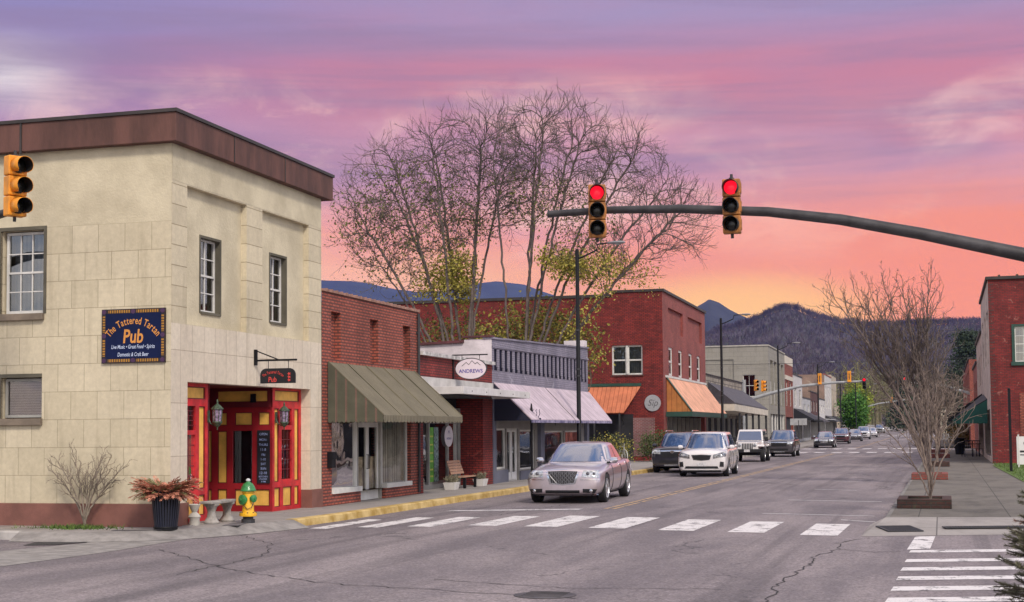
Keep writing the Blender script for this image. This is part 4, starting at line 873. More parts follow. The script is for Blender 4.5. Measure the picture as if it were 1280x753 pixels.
g = MB(); g.hexa([(-30, 44.4, 4.3), (-14.35, 44.4, 4.78), (-14.35, 44.65, 4.78), (-30, 44.65, 4.3), (-30, 44.4, 4.37), (-14.35, 44.4, 4.86), (-14.35, 44.65, 4.86), (-30, 44.65, 4.37)]); g.box(-14.4, -13.36, 44.42, 44.7, 4.94, 5.0); T.part('side_coping', g, M('maroon_coping', (.10, .03, .035), .8, var=.3))
g = MB(); g.box(-30, -13.42, 58.42, 58.5, 0, 5.2); g.box(-30, -13.5, 44.6, 58.4, 4.0, 4.05); T.part('back_wall', g, purple_b)
g = MB(); g.box(-14.3, -13.42, 58.0, 58.48, 5.36, 5.62); T.part('chimney', g, whitew_m)
# ground floor
holes = [(45.05, 46.45, .6, 1.95), (46.55, 47.95, .14, 1.95), (48.15, 50.2, .5, 1.9), (51.4, 54.6, .55, 1.85), (54.8, 57.6, .5, 1.85)]
g = MB(); W.holed(g, 44.85, 50.55, .14, 2.42, holes[:3], t=.14, d=-.1); W.holed(g, 51.1, 58.1, .14, 2.42, holes[3:], t=.14, d=-.1); T.part('shopfront', g, M('taupe_shopfront_paint', (.24, .225, .21), .6, var=.12))
g = MB()
for a0, a1 in ((44.5, 44.85), (50.55, 51.1), (58.1, 58.5)): g = MB(); W.box(g, a0, a1, -.3, .03, .14, 3.0); T.part('pilaster', g, purplegrey)
for q in ((44.86, 46.5, .56), (48.05, 50.5, .46), (51.15, 58.05, .5)): g = MB(); W.box(g, q[0], q[1], -.095, -.04, .14, q[2]); T.part('kick_panel', g, purplegrey)
for h in holes: 
    if h[1] - h[0] < 1.4 and h[2] < .2: continue
    window(T, W, h[0], h[1], h[2], h[3], white_frame, shop_glass, dark_room, d=-.16, nx=1, nz=1, sash=False, depth=1.0, fw=.06, name='display_window')
for a0, a1 in ((46.62, 47.22), (47.28, 47.88)):
    f = MB(); W.box(f, a0, a0 + .1, -.22, -.16, .16, 1.93); W.box(f, a1 - .1, a1, -.22, -.16, .16, 1.93); W.box(f, a0 + .1, a1 - .1, -.22, -.16, .16, .45); W.box(f, a0 + .1, a1 - .1, -.22, -.16, 1.83, 1.93); d_ = T.part('door', f, M('bright_white_door', (.7, .69, .68), .5, var=.05))
    g = MB(); W.rect(g, a0 + .1, a1 - .1, .45, 1.83, -.19); T.part('pane', g, shop_glass, parent=d_)
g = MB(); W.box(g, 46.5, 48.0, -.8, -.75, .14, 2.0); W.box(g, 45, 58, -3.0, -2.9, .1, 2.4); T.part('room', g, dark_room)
g = MB(); text(g, W, '96', 53.2, 2.05, .2, -.09, bold=.02); T.part('house_number', g, black_m)
for (ya, yb, yc, yd) in ((44.62, 51.15, 44.6, 50.6), (51.3, 58.6, 50.75, 57.1)):
    g = MB(); xf = -12.1
    g.hexa([(-13.37, ya, 3.42), (xf, yc, 2.21), (xf, yd, 2.21), (-13.37, yb, 3.42), (-13.37, ya, 3.46), (xf, yc, 2.25), (xf, yd, 2.25), (-13.37, yb, 3.46)])
    a_ = T.part('awning', g, awn_lilac)
    g = MB(); g.box(xf - .005, xf + .012, yc, yd, 2.13, 2.22); T.part('valance', g, M('violet_valance', (.10, .09, .28), .7, var=.6, scale=4, col2=(.4, .36, .5)), parent=a_)
    for yy_ in ((ya, yc), (yb, yd)):
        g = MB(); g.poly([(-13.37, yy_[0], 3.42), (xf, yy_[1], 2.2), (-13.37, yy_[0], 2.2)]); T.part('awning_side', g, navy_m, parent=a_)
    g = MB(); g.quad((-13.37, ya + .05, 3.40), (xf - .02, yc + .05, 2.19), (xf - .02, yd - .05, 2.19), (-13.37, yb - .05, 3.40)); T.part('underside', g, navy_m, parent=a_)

# ---------------------------------------------------------------- two storey red building with orange awnings
T = BThing('red_brick_building', 'two storey deep red brick building with peach and orange awnings and a white paired window', 'building', (-13.4, 76.92, 0))
Ws = Wall('-y', 76.92)
g = MB(); Ws.holed(g, -34, -13.4, .1, 9.1, [(-16.25, -14.53, 4.87, 6.5, .2)]); Ws.rect(g, -16.24, -13.4, 9.1, 9.42, 0); Ws.rect(g, -34, -16.24, 9.1, 9.2, 0); T.part('side_wall', g, brick_dark)
g = MB(); W.holed(g, 76.92, 93.0, 2.6, 9.42, [(78.8, 84.0, 7.32, 8.68, .15), (85.8, 91.6, 7.32, 8.68, .15), (78.75, 80.1, 4.86, 6.46, .2), (82.15, 83.5, 4.86, 6.46, .2), (86.0, 87.35, 4.86, 6.46, .2), (89.3, 90.7, 4.86, 6.46, .2)]); W.rect(g, 78.8, 84, 7.32, 8.68, -.15); W.rect(g, 85.8, 91.6, 7.32, 8.68, -.15)
W.box(g, 76.93, 78.0, -.3, -.005, .1, 2.6); W.box(g, 92.3, 93.0, -.3, -.005, .1, 2.6); T.part('front_wall', g, brick('rose_brick', (0.38, 0.085, 0.06), (0.28, 0.055, 0.045), (0.2, 0.09, 0.09), var=0.3))
g = MB(); g.box(-34, -13.45, 92.9, 93.0, 0, 9.4); g.box(-34, -13.5, 77, 92.8, 8.9, 9.0); T.part('back_wall', g, brick_dark)
g = MB(); g.box(-16.3, -13.3, 76.86, 93.1, 9.42, 9.56); g.box(-34, -16.3, 76.86, 77.2, 9.2, 9.36); T.part('coping', g, cap_m)
window(T, Ws, -16.25, -15.42, 4.87, 6.5, white_frame, glass_m, curtain_w, nx=1, nz=1, fw=.09, meet=.08); window(T, Ws, -15.38, -14.53, 4.87, 6.5, white_frame, glass_m, curtain_w, nx=1, nz=1, fw=.09, meet=.08)
g = MB(); Ws.box(g, -15.44, -15.36, -.2, -.02, 4.9, 6.48); T.part('mullion', g, white_frame)
g = MB(); Ws.box(g, -16.3, -14.48, -.1, .06, 4.79, 4.87); T.part('sill', g, brick_maroon)
for a in (78.75, 82.15, 86.0, 89.3): window(T, W, a, a + 1.37, 4.86, 6.46, white_frame, glass_m, dark_room, nx=1, nz=1, fw=.13, meet=.1, d=-.05)
g = MB(); W.box(g, 77.6, 93.0, 0, .06, 4.72, 4.84); T.part('ledge', g, white_frame)
g = MB(); g.hexa([(-13.38, 77.9, 4.68), (-11.95, 77.6, 2.8), (-11.95, 92.0, 2.8), (-13.38, 92.6, 4.68), (-13.38, 77.9, 4.72), (-11.95, 77.6, 2.84), (-11.95, 92.0, 2.84), (-13.38, 92.6, 4.72)]); a_ = T.part('awning', g, awn_peach)
g = MB(); g.poly([(-13.38, 77.89, 4.68), (-11.95, 77.59, 2.8), (-13.38, 77.89, 2.8)]); T.part('awning_side', g, awn_peachs, parent=a_)
g = MB(); g.box(-11.98, -11.92, 77.5, 92.1, 2.55, 2.82); g.box(-13.38, -11.98, 77.5, 77.56, 2.55, 2.82); g.tube([(-13.38, 77.88, 4.74), (-11.95, 77.58, 2.86)], .05, 5); T.part('awning_trim', g, greent_m, parent=a_)
g = MB(); g.hexa([(-18.5, 76.9, 4.16), (-15.2, 76.9, 4.16), (-15.45, 75.5, 2.78), (-18.6, 75.5, 2.78), (-18.5, 76.9, 4.22), (-15.2, 76.9, 4.22), (-15.45, 75.5, 2.82), (-18.6, 75.5, 2.82)]) ; g.f = []; g.v = []; g.mi = []
g.hexa([(-18.6, 75.6, 2.76), (-15.35, 75.6, 2.76), (-14.66, 76.9, 4.2), (-18.6, 76.9, 4.2), (-18.6, 75.6, 2.80), (-15.35, 75.6, 2.80), (-14.66, 76.9, 4.24), (-18.6, 76.9, 4.24)]); a_ = T.part('side_awning', g, awn_orange)
g = MB(); g.box(-18.6, -14.62, 76.84, 76.9, 4.24, 4.40); T.part('awning_rail', g, greent_m, parent=a_)
g = MB()
for x in (-18.4, -17, -15.6): g.tube([(x, 76.9, 2.2), (x, 75.7, 2.75)], .03, 5); g.box(x - .04, x + .04, 75.62, 75.7, .1, 2.74)
T.part('awning_post', g, char_m, parent=a_)
g = MB(); Ws.box(g, -18.5, -15.1, -.02, .01, .1, 2.7); T.part('side_entrance', g, dark_room)
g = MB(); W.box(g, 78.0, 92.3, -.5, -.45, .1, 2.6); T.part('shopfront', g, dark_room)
g = MB()
for y in (78.0, 79.4, 80.8, 82.3, 83.9, 85.4, 87, 88.6, 90.2, 91.8): W.box(g, y, y + .12, -.4, -.2, .15, 2.55)
W.box(g, 78, 92.3, -.38, -.22, .6, .7); T.part('shopfront_frame', g, grey_frame)
g = MB(); Ws.box(g, -15.1, -13.9, .0, .01, .4, 2.5) ; T.part('patched_doorway', g, brick('bricked_up', (.28, .08, .08), (.2, .05, .05), (.3, .2, .2), var=.5, ms=.02))
S = BThing('round_wall_sign', 'grey round sign with dark script on the red side wall', 'sign', (-14.0, 76.92, 3.3))
g = MB(); g.prism(ell(Ws, -14.0, 3.3, .45, .45, .06), (0, .05, 0)); S.part('disc', g, M('grey_disc', (.32, .32, .34), .5, var=.12, scale=8)); g = MB(); text(g, Ws, 'Sip', -14.0, 3.15, .5, .064, shear=.3); S.part('lettering', g, M('grey_script', (.10, .10, .11), .6))

# ---------------------------------------------------------------- stone shop with slate mansard
T = BThing('stone_fronted_shop', 'low rubble stone shop under a dark slate mansard canopy', 'building', (-13.4, 93.0, 0))
g = MB(); W.rect(g, 93.05, 113, 4.4, 5.42, 0); g.box(-30, -13.4, 112.9, 113, .1, 5.4); W.rect(g, 93.05, 113, .1, 3.0, -.5); T.part('front_wall', g, rubble_m)
g = MB(); W.box(g, 93.05, 113, -.2, .06, 5.42, 5.5); T.part('coping', g, cap_m)
g = MB(); g.hexa([(-13.38, 94.0, 4.86), (-11.6, 93.4, 3.5), (-11.6, 114.5, 3.3), (-13.38, 113.2, 4.72), (-13.38, 94.0, 4.95), (-11.6, 93.4, 3.58), (-11.6, 114.5, 3.38), (-13.38, 113.2, 4.8)]); g.poly([(-13.38, 93.98, 4.86), (-11.6, 93.38, 3.5), (-13.38, 93.98, 3.5)]); T.part('mansard_roof', g, slate_m)
g = MB(); g.hexa([(-13.38, 93.3, 3.02), (-11.58, 93.3, 3.02), (-11.58, 114.6, 2.86), (-13.38, 114.6, 2.86), (-13.38, 93.3, 3.46), (-11.58, 93.3, 3.46), (-11.58, 114.6, 3.28), (-13.38, 114.6, 3.28)]); T.part('fascia', g, cream_m)
g = MB()
for y in (97, 101, 105, 109, 114.3): g.box(-11.8, -11.65, y, y + .15, .1, 2.9)
T.part('canopy_post', g, char_m)
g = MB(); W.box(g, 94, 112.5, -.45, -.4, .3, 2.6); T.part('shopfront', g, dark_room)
for a in range(6):
    q = MB(); W.box(q, 95 + a * 2.9, 95.12 + a * 2.9, -.38, -.2, .15, 2.6); T.part('shopfront_mullion', q, grey_frame)

# ---------------------------------------------------------------- grey block across the side street, its last bay red brick
T = BThing('grey_corner_building', 'two storey grey stucco corner building with tall pilasters on its street front', 'building', (-13.4, 133.5, 0))
Ws = Wall('-y', 133.5)
g = MB(); Ws.holed(g, -34, -13.4, .1, 9.5, [(-15.75, -14.62, 4.8, 6.85, .2), (-19.6, -16.6, 3.6, 8.3, .1), (-24, -20.3, 3.6, 8.3, .1)]); Ws.rect(g, -19.6, -16.6, 3.6, 8.3, -.1); Ws.rect(g, -24, -20.3, 3.6, 8.3, -.1); T.part('side_wall', g, greyst)
window(T, Ws, -15.75, -14.62, 4.8, 6.85, white_frame, glass_m, dark_room, nx=2, nz=1)
g = MB(); hs = [(135.5 + k * 3.6, 138.2 + k * 3.6, 4.0, 8.3) for k in range(4)]; W.holed(g, 133.5, 150.2, .1, 9.5, hs + [(135.0, 149.5, .4, 3.2)], t=.3); T.part('front_wall', g, greyst)
g = MB()
for k in range(4): W.rect(g, hs[k][0], hs[k][1], 6.4, 8.3, -.28)
T.part('spandrel', g, greyst)
for k in range(4): window(T, W, hs[k][0] + .3, hs[k][1] - .3, 4.2, 6.3, white_frame, glass_m, dark_room, nx=2, nz=1, d=-.2)
g = MB(); W.rect(g, 135, 149.5, .4, 3.2, -.28); T.part('shopfront', g, dark_room)
g = MB()
for y in (135.2, 138, 141, 143.5, 146.5, 149.3): g = MB(); W.box(g, y, y + .2, -.25, -.1, .3, 3.2); T.part('shopfront_mullion', g, white_frame)
g = MB(); Ws.box(g, -34, -13.35, -.3, .08, 9.5, 9.62); W.box(g, 133.5, 150.2, -.3, .08, 9.5, 9.62); T.part('coping', g, M('pale_coping', (.36, .34, .30), .8))
g = MB(); g.box(-34, -13.5, 133.6, 160, 9.0, 9.1); T.part('flat_roof', g, roof_m)
T = BThing('red_bay_building', 'narrow red brick front with cream top at the end of the grey block', 'building', (-13.4, 150.3, 0))
g = MB(); W.holed(g, 150.25, 160, .1, 8.6, [(151.5, 153.8, 4.2, 6.8), (155.8, 158.4, 4.2, 6.8), (151, 159, .4, 3.0)]); T.part('front_wall', g, brick_red)
g = MB(); W.box(g, 150.25, 160, -.2, .03, 8.6, 9.45); W.box(g, 150.3, 160, 0, .06, 6.95, 7.4); g.box(-20, -13.45, 159.9, 160, 0, 9.4); T.part('parapet', g, cream_m)
window(T, W, 151.5, 153.8, 4.2, 6.8, white_frame, glass_m, dark_room, nx=1, nz=1); window(T, W, 155.8, 158.4, 4.2, 6.8, white_frame, glass_m, dark_room, nx=1, nz=1)
g = MB(); W.rect(g, 151, 159, .4, 3.0, -.19); T.part('shopfront', g, dark_room)

# ---------------------------------------------------------------- the row further down the left side (heights from the photograph)
def simple(label, y0, y1, h, wall, sidem, side_h=None, wins=3, wz=(4.0, 5.8), awn=None, cop=cap_m, awz=(3.3, 2.4), awx=1.6, frame=None, name='shop_building', cat='building'):
    zb = gz(y0)
    T = BThing(name, label, cat, (-13.4, y0, zb))
    holes = []
    if wins:
        st = (y1 - y0) / wins
        holes = [(y0 + st * (k + .28), y0 + st * (k + .72), zb + wz[0], zb + wz[1]) for k in range(wins)]
    g = MB(); W.holed(g, y0, y1, zb - .3, zb + h, holes + [(y0 + .6, y1 - .6, zb + .5, zb + 2.5)], t=.2); T.part('front_wall', g, wall)
    g = MB(); g.quad((-30, y0 + .01, zb - .3), (-13.4, y0 + .01, zb - .3), (-13.4, y0 + .01, zb + h), (-30, y0 + .01, zb + (side_h or h))); T.part('side_wall', g, sidem); g = MB(); g.box(-30, -13.45, y1 - .1, y1 - .02, zb - .3, zb + h - .1); T.part('end_wall', g, sidem)
    for k, hh in enumerate(holes): window(T, W, *hh, frame or white_frame, glass_m, dark_room, nx=1, nz=1, fw=.12)
    g = MB(); W.rect(g, y0 + .6, y1 - .6, zb + .5, zb + 2.5, -.19); T.part('shopfront', g, dark_room)
    g = MB(); n = max(2, int((y1 - y0) / 2.2))
    for k in range(n + 1): g = MB(); y = y0 + .6 + (y1 - y0 - 1.3) * k / n; W.box(g, y, y + .12, -.15, -.03, zb + .3, zb + 2.5); T.part('shopfront_mullion', g, white_frame)
    g = MB(); W.box(g, y0, y1, -.25, .07, zb + h, zb + h + .14); T.part('coping', g, cop)
    if awn:
        g = MB(); a, b = zb + awz[0], zb + awz[1]; g.hexa([(-13.38, y0 + .2, a), (-13.4 + awx, y0 + .2, b), (-13.4 + awx, y1 - .2, b), (-13.38, y1 - .2, a), (-13.38, y0 + .2, a + .05), (-13.4 + awx, y0 + .2, b + .1), (-13.4 + awx, y1 - .2, b + .1), (-13.38, y1 - .2, a + .05)]); g.poly([(-13.38, y0 + .19, a), (-13.4 + awx, y0 + .19, b), (-13.38, y0 + .19, b)]); T.part('awning', g, awn)
    return T
palw = M('pale_stucco', (.50, .48, .47), .85, var=.15); beig = M('beige_stucco', (.40, .34, .27), .85, var=.2); gryw = M('grey_white_siding', (.42, .42, .43), .8, var=.2)
simple('tall narrow white rendered building past the red bay', 160.1, 173, 7.7, palw, palw, wins=2, wz=(4.2, 6.2), awn=M('black_awning', (.012, .014, .02), .7), awz=(3.9, 2.6), awx=2.2)
simple('low grey shop with black awning below the patched brick wall', 173.1, 186, 5.3, gryw, gryw, wins=2, wz=(3.5, 4.6), awn=char_m, awz=(3.6, 2.6))
simple('maroon brick two storey shop with small dark windows', 186.1, 200, 6.3, brick_maroon, brick_patch, wins=3, wz=(3.8, 5.2), awn=char_m)
simple('white fronted low shop with flat awning in the far row', 200.1, 214.8, 5.6, palw, brick_maroon, wins=3, wz=(3.6, 4.8), awn=gryw, awz=(2.9, 2.7))
T = simple('tall patched brick building with a bare side wall and red tiled edge', 215, 232, 9.4, palw, brick_patch, wins=3, wz=(4.4, 7.8), awn=char_m, side_h=9.6, cop=M('red_tile_edge', (.28, .07, .05), .8))
simple('tan two storey building with tall pale windows near the green tree', 232.1, 246, 9.9, beig, beig, wins=3, wz=(4.6, 7.6), awn=char_m, side_h=9.9)
simple('distant grey shop behind the green tree', 262, 280, 5.2, gryw, beig, wins=2, wz=(3.4, 4.4))

# ---------------------------------------------------------------- right side of the street
XR = 2.04
T = Thing('right_brick_building', 'two storey crimson brick building with dark green framed window and pale painted narrow street front', 'building', (XR, 69.88, 0), 0, (XR, 69.88, 0))
Ws = Wall('-y', 69.88); Wl = Wall('-x', XR)
g = MB(); Ws.holed(g, XR, 20, .1, 8.72, [(3.03, 4.4, 4.72, 6.6, .2)]); T.part('side_wall', g, brick_right)
g = MB(); Ws.box(g, 3.03, 4.4, -.15, .05, 6.5, 6.6); Ws.box(g, 3.03, 3.16, -.15, .05, 4.85, 6.5); Ws.box(g, 4.27, 4.4, -.15, .05, 4.85, 6.5); Ws.box(g, 2.98, 4.45, -.15, .08, 4.68, 4.85); T.part('window_surround', g, greent_m)
window(T, Ws, 3.16, 4.27, 4.85, 6.5, white_frame, glass_m, curtain_w, nx=3, nz=2, d=-.05)
g = MB()   # toothed corner bricks
for k in range(56): z = .2 + k * .15; Ws.box(g, XR + .02, XR + .14 + (.1 if k % 2 else 0), 0, .012, z, z + .075)
T.part('quoin', g, brick_maroon)
hs = [(73 + k * 5.2, 75.6 + k * 5.2, 4.9, 7.4) for k in range(8)]
hs = [(71.2 + k * 4.2, 73.6 + k * 4.2, 4.9, 7.4) for k in range(3)]
g = MB(); Wl.holed(g, 69.88, 84, .1, 8.72, hs + [(72, 82, .4, 2.7, .3)]); T.part('front_wall', g, M('peeling_cream_brick', (.46, .38, .34), .85, var=.35, scale=1.5, bump=.5))
for h in hs: window(T, Wl, *h, white_frame, glass_m, dark_room, nx=1, nz=1, fw=.12)
g = MB(); Wl.rect(g, 72, 82, .4, 2.7, -.28); T.part('shopfront', g, dark_room)
g = MB(); Ws.box(g, XR - .08, 20, -.3, .1, 8.72, 8.86); Wl.box(g, 69.98, 84, -.3, .1, 8.72, 8.86); T.part('coping', g, cap_m)
g = MB(); 
for x in (2.5, 3.3, 4.2): Ws.box(g, x, x + .1, -.2, .06, 8.86, 8.93)
T.part('coping_block', g, cap_m)
g = MB(); Ws.box(g, 3.3, 12, .0, .03, .2, 3.4); T.part('brick_patch', g, brick_red)
for i, (ya, yb) in enumerate(((76.0, 83.6),)):
    g = MB(); g.hexa([(XR, ya, 3.2), (XR, yb, 3.6), (XR - 1.7, yb, 2.2), (XR - 1.7, ya, 2.2), (XR, ya, 3.26), (XR, yb, 3.66), (XR - 1.7, yb, 2.27), (XR - 1.7, ya, 2.27)]); a_ = T.part('awning', g, M('black_green_awning', (.008, .014, .014), .7))
    g = MB(); g.poly([(XR - .01, ya - .01, 3.2), (XR - .01, ya - .01, 2.02), (XR - 1.7, ya - .01, 2.02), (XR - 1.7, ya - .01, 2.25)]); T.part('awning_side', g, M('bottle_green_awning', (.008, .085, .065), .6), parent=a_)
T = Thing('cream_fronted_building', 'pale fronted lower building beside the crimson corner building on the right', 'building', (XR, 84, 0), 0, (XR, 84, 0))
hs = [(85 + k * 3.2, 86.8 + k * 3.2, 4.3, 6.0) for k in range(4)]
g = MB(); Wl.holed(g, 84.02, 98, .1, 7.1, hs + [(85, 97, .4, 2.7, .3)]); Wall('-y', 84.02).rect(g, XR, 18, 5, 7.1, 0); T.part('front_wall', g, M('flaking_cream_paint', (.42, .33, .29), .85, var=.4, scale=1.2, bump=.5))
for h in hs: window(T, Wl, *h, white_frame, glass_m, dark_room, nx=1, nz=1, fw=.12)
g = MB(); Wl.rect(g, 85, 97, .4, 2.7, -.28); T.part('shopfront', g, dark_room); g = MB(); Wl.box(g, 84.02, 98, -.3, .1, 7.1, 7.25); T.part('coping', g, cap_m)
g = MB(); g.hexa([(XR, 86, 3.7), (XR, 97, 3.7), (XR - 1.9, 97, 2.3), (XR - 1.9, 86, 2.3), (XR, 86, 3.76), (XR, 97, 3.76), (XR - 1.9, 97, 2.38), (XR - 1.9, 86, 2.38)]); g.poly([(XR, 85.99, 3.7), (XR, 85.99, 2.2), (XR - 1.9, 85.99, 2.2), (XR - 1.9, 85.99, 2.34)]); T.part('awning', g, M('black_awning_cloth', (.01, .012, .014), .8))
T = Thing('low_brick_building', 'low weathered red brick building third along the right side', 'building', (XR, 98, 0), 0, (XR, 98, 0))
hs = [(99.5 + k * 4, 101.5 + k * 4, 3.6, 4.9) for k in range(3)]
g = MB(); Wl.holed(g, 98.02, 111, .1, 6.0, hs); T.part('front_wall', g, brick_red); g = MB(); Wl.box(g, 98.02, 111, -.3, .1, 6.0, 6.15); T.part('coping', g, cap_m)
for h in hs: window(T, Wl, *h, white_frame, glass_m, dark_room, nx=1, nz=1, fw=.12)
T = Thing('far_right_brick_building', 'red brick building beyond the crimson corner building on the right side', 'building', (XR, 128, 0), 0, (XR, 128, 0))
Wl = Wall('-x', XR)
hs = [(130 + k * 6, 133 + k * 6, 4.6, 6.8) for k in range(7)]
g = MB(); Wl.holed(g, 128, 175, 0, 7.6, hs); Wall('-y', 128).rect(g, XR, 20, 0, 7.6, 0); T.part('front_wall', g, brick_red)
for h in hs: window(T, Wl, *h, white_frame, glass_m, dark_room, nx=1, nz=1, fw=.15)
g = MB(); Wl.box(g, 128, 175, -.3, .1, 7.6, 7.75); T.part('coping', g, cap_m)
g = MB(); g.hexa([(XR, 132, 3.8), (XR, 146, 3.8), (XR - 2, 146, 2.7), (XR - 2, 132, 2.7), (XR, 132, 3.9), (XR, 146, 3.9), (XR - 2, 146, 2.8), (XR - 2, 132, 2.8)]); T.part('awning', g, M('dark_awning', (.01, .012, .015), .7))
g = MB(); g.box(-2.2 + 3.0, 12, 330, 332, 0, 6.0); g.box(.6, 1.4, 329.9, 330, 2.2, 3.2)
T = Thing('end_building', 'small dark opening fronted building closing the far end of the right pavement', 'building', (2, 262, gz(262)), 0, (2, 262, 0))
g = MB(); Wall('-y', 262).holed(g, -1.5, 14, -1, 5.4, [(0.2, 2.4, .1, 2.4)]); T.part('front_wall', g, beig); g = MB(); Wall('-y', 262).rect(g, .2, 2.4, .1, 2.4, -.19); T.part('opening', g, dark_room); g = MB(); g.box(-1.6, 14, 262.02, 270, 5.4, 5.6); T.part('flat_roof', g, roof_m)

# black post, sign board, cafe table and chairs, bushes
T = Thing('black_post', 'plain black sign post standing in the grass before the crimson wall', 'post', (2.33, 57.2, .15)); g = MB(); g.box(-.05, .05, -.05, .05, 0, 3.12); T.part('pole', g, black_m); g = MB(); g.box(-.11, .11, -.11, .11, 0, .04); T.part('base_plate', g, black_m); g = MB(); g.lathe([(.06, 3.12), (.06, 3.15), (.02, 3.18)], (0, 0, 0), 8); T.part('cap', g, black_m)
T = Thing('yard_sign', 'white notice board standing on the grass by the crimson wall at the right edge', 'sign', (3.15, 62.6, .165))
g = MB(); g.box(-.36, .6, -.02, .02, .12, 1.28); T.part('board', g, M('white_board', (.70, .68, .68), .6, var=.06)); g = MB(); g.box(-.32, -.26, -.03, .03, 0, 1.36); g.box(.48, .54, -.03, .03, 0, 1.36); T.part('post', g, white_frame)
g = MB(); g.poly([(.05 + .14 * math.cos(t * math.pi / 8), -.025, 1.0 + .14 * math.sin(t * math.pi / 8)) for t in range(16)]); g.box(-.24, .4, -.027, -.022, .62, .70); g.box(-.24, .3, -.027, -.022, .50, .54); T.part('print', g, char_m)
def cafe_table(x, y, label):
    T = Thing('cafe_table', label, 'table', (x, y, .15)); g = MB(); g.box(-.62, .55, -.4, .4, .70, .74); T.part('table_top', g, black_m, bevel=.01)
    for sx in (-.5, .45):
        g = MB(); g.box(sx - .02, sx + .02, -.35, -.31, 0, .7); T.part('leg', g, black_m); g = MB(); g.box(sx - .02, sx + .02, .31, .35, 0, .7); T.part('leg', g, black_m)
cafe_table(1.35, 86.2, 'black metal cafe table on the right pavement below the green awning')
def chair(x, y, rz, label, group='black cafe chairs on the right pavement'):
    T = Thing('cafe_chair', label, 'chair', (x, y, .15), rz, group=group)
    g = MB(); g.box(-.21, .21, -.2, .2, .43, .46); T.part('seat', g, black_m)
    g = MB()
    for k in range(5): g.box(-.2 + k * .095, -.18 + k * .095, .18, .2, .5, .9)
    g.box(-.22, .22, .175, .205, .88, .93); T.part('backrest', g, black_m)
    for a, b in ((-.2, -.19), (.2, -.19), (-.2, .19), (.2, .19)):
        g = MB(); g.box(a - .015, a + .015, b - .015, b + .015, 0, .43 if b < 0 else .88); T.part('leg', g, black_m)
chair(1.2, 85.1, R(180), 'black metal chair on the camera side of the cafe table'); chair(1.72, 85.5, R(150), 'black metal chair nearest the wall beside the cafe table')
T = Thing('litter_bin', 'black round litter bin behind the cafe table', 'bin', (.78, 92, .15)); g = MB(); g.lathe([(.24, 0), (.30, .5), (.31, .95), (.33, 1.0), (.2, 1.02)], (0, 0, 0), 16); T.part('body', g, black_m)

# ---------------------------------------------------------------- masts and signals
def signal(label, loc, rz, body, lit=None, visor=black_m, n=3, backplate=None, dark_visor=True):
    """three lamp head facing local -y"""
    T = Thing('traffic_light', label, 'traffic light', loc, rz)
    if loc[1] > 100: T.o.scale = (.88, .88, .88)
    h = .355
    inner = M('visor_lining', (.008, .008, .008), .7)
    for k in range(n):
        z = (n / 2 - .5 - k) * h
        g = MB(); g.box(-.17, .17, -.09, .12, z - h / 2 + .006, z + h / 2 - .006); T.part('housing', g, body, bevel=.02)
        g = MB(); m = 16; vs = []; fs = []
        for i in range(m + 1):      # cut-away tunnel visor, open underneath
            t = math.radians(-50 + 280 * i / m); c_, s_ = math.cos(t), math.sin(t)
            dep = .27 if i not in (0, m) else .2
            vs += [(.15 * c_, -.09, z + .15 * s_), (.15 * c_, -.09 - dep, z + .15 * s_ - .02)]
        for i in range(m): fs.append((2 * i, 2 * i + 1, 2 * i + 3, 2 * i + 2))
        g.add(vs, fs); o = T.part('visor', g, body if not dark_visor else M('visor_black', (.01, .01, .01), .6), smooth=True); sol = o.modifiers.new('s', 'SOLIDIFY'); sol.thickness = .008
        if not dark_visor: g2 = MB(); g2.v = [(p[0] * .93, p[1] - .001 if p[1] < -.1 else p[1], z + (p[2] - z) * .93) for p in g.v]; g2.f = list(g.f); g2.mi = list(g.mi); T.part('visor_lining', g2, inner, smooth=True)
        g = MB(); on = lit is not None and k == lit; g.lathe([(.135, .0), (.13, -.02), (.08, -.04), (.01, -.045)], (0, -.092, z), 20, axis='y'); T.part('lens', g, redlamp if on else amberlens, smooth=True)
        g = MB(); g.box(.17, .185, -.05, .09, z - .1, z + .1); T.part('hinge', g, body)
    g = MB(); g.tube([(0, .03, n / 2 * h - .01), (0, .03, n / 2 * h + .1)], .028, 8); g.lathe([(.05, n / 2 * h), (.05, n / 2 * h + .03)], (0, .03, 0), 10); g.tube([(0, .03, -n / 2 * h + .01), (0, .03, -n / 2 * h - .08)], .03, 8); g.box(-.03, .03, .12, .16, -.3, .3); T.part('bracket', g, char_m)
    return T
T = Thing('signal_mast', 'thick dark galvanised traffic signal mast arm arching in from the right over the street', 'signal mast', (5.2, 27.6, .15), 0, (5.2, 27.6, .15))
arm = [(-7.58, 6.26), (-6.34, 6.275), (-4.89, 6.22), (-3.18, 6.07), (-1.83, 5.85), (-.37, 5.51), (1.45, 5.03), (3.2, 4.45), (5.2, 3.7)]
g = MB(); g.tube([(x, 27.6, z) for x, z in arm], [.068, .075, .085, .095, .105, .115, .13, .14, .15], 14); T.part('arm', g, galv_m, smooth=True); 
g = MB(); g.lathe([(.22, .15), (.22, .19), (.19, .2), (.13, 6.4), (.05, 6.5)], (5.2, 27.6, 0), 16); T.part('pole', g, galv_m, smooth=True); g = MB(); g.lathe([(.078, 0), (.082, .02), (.03, .03)], (0, 0, 0), 12); g.v = [(-7.58 - p[2], 27.6 + p[1], 6.26 + p[0]) for p in g.v]; T.part('end_cap', g, char_m)
signal('yellow brown traffic light showing red near the tip of the near mast arm', (-6.52, 27.33, 6.22), R(14), sigbrown, 0)
signal('yellow brown traffic light showing red, nearest the right of the near mast arm', (-3.85, 27.33, 6.17), R(2), sigbrown, 0)
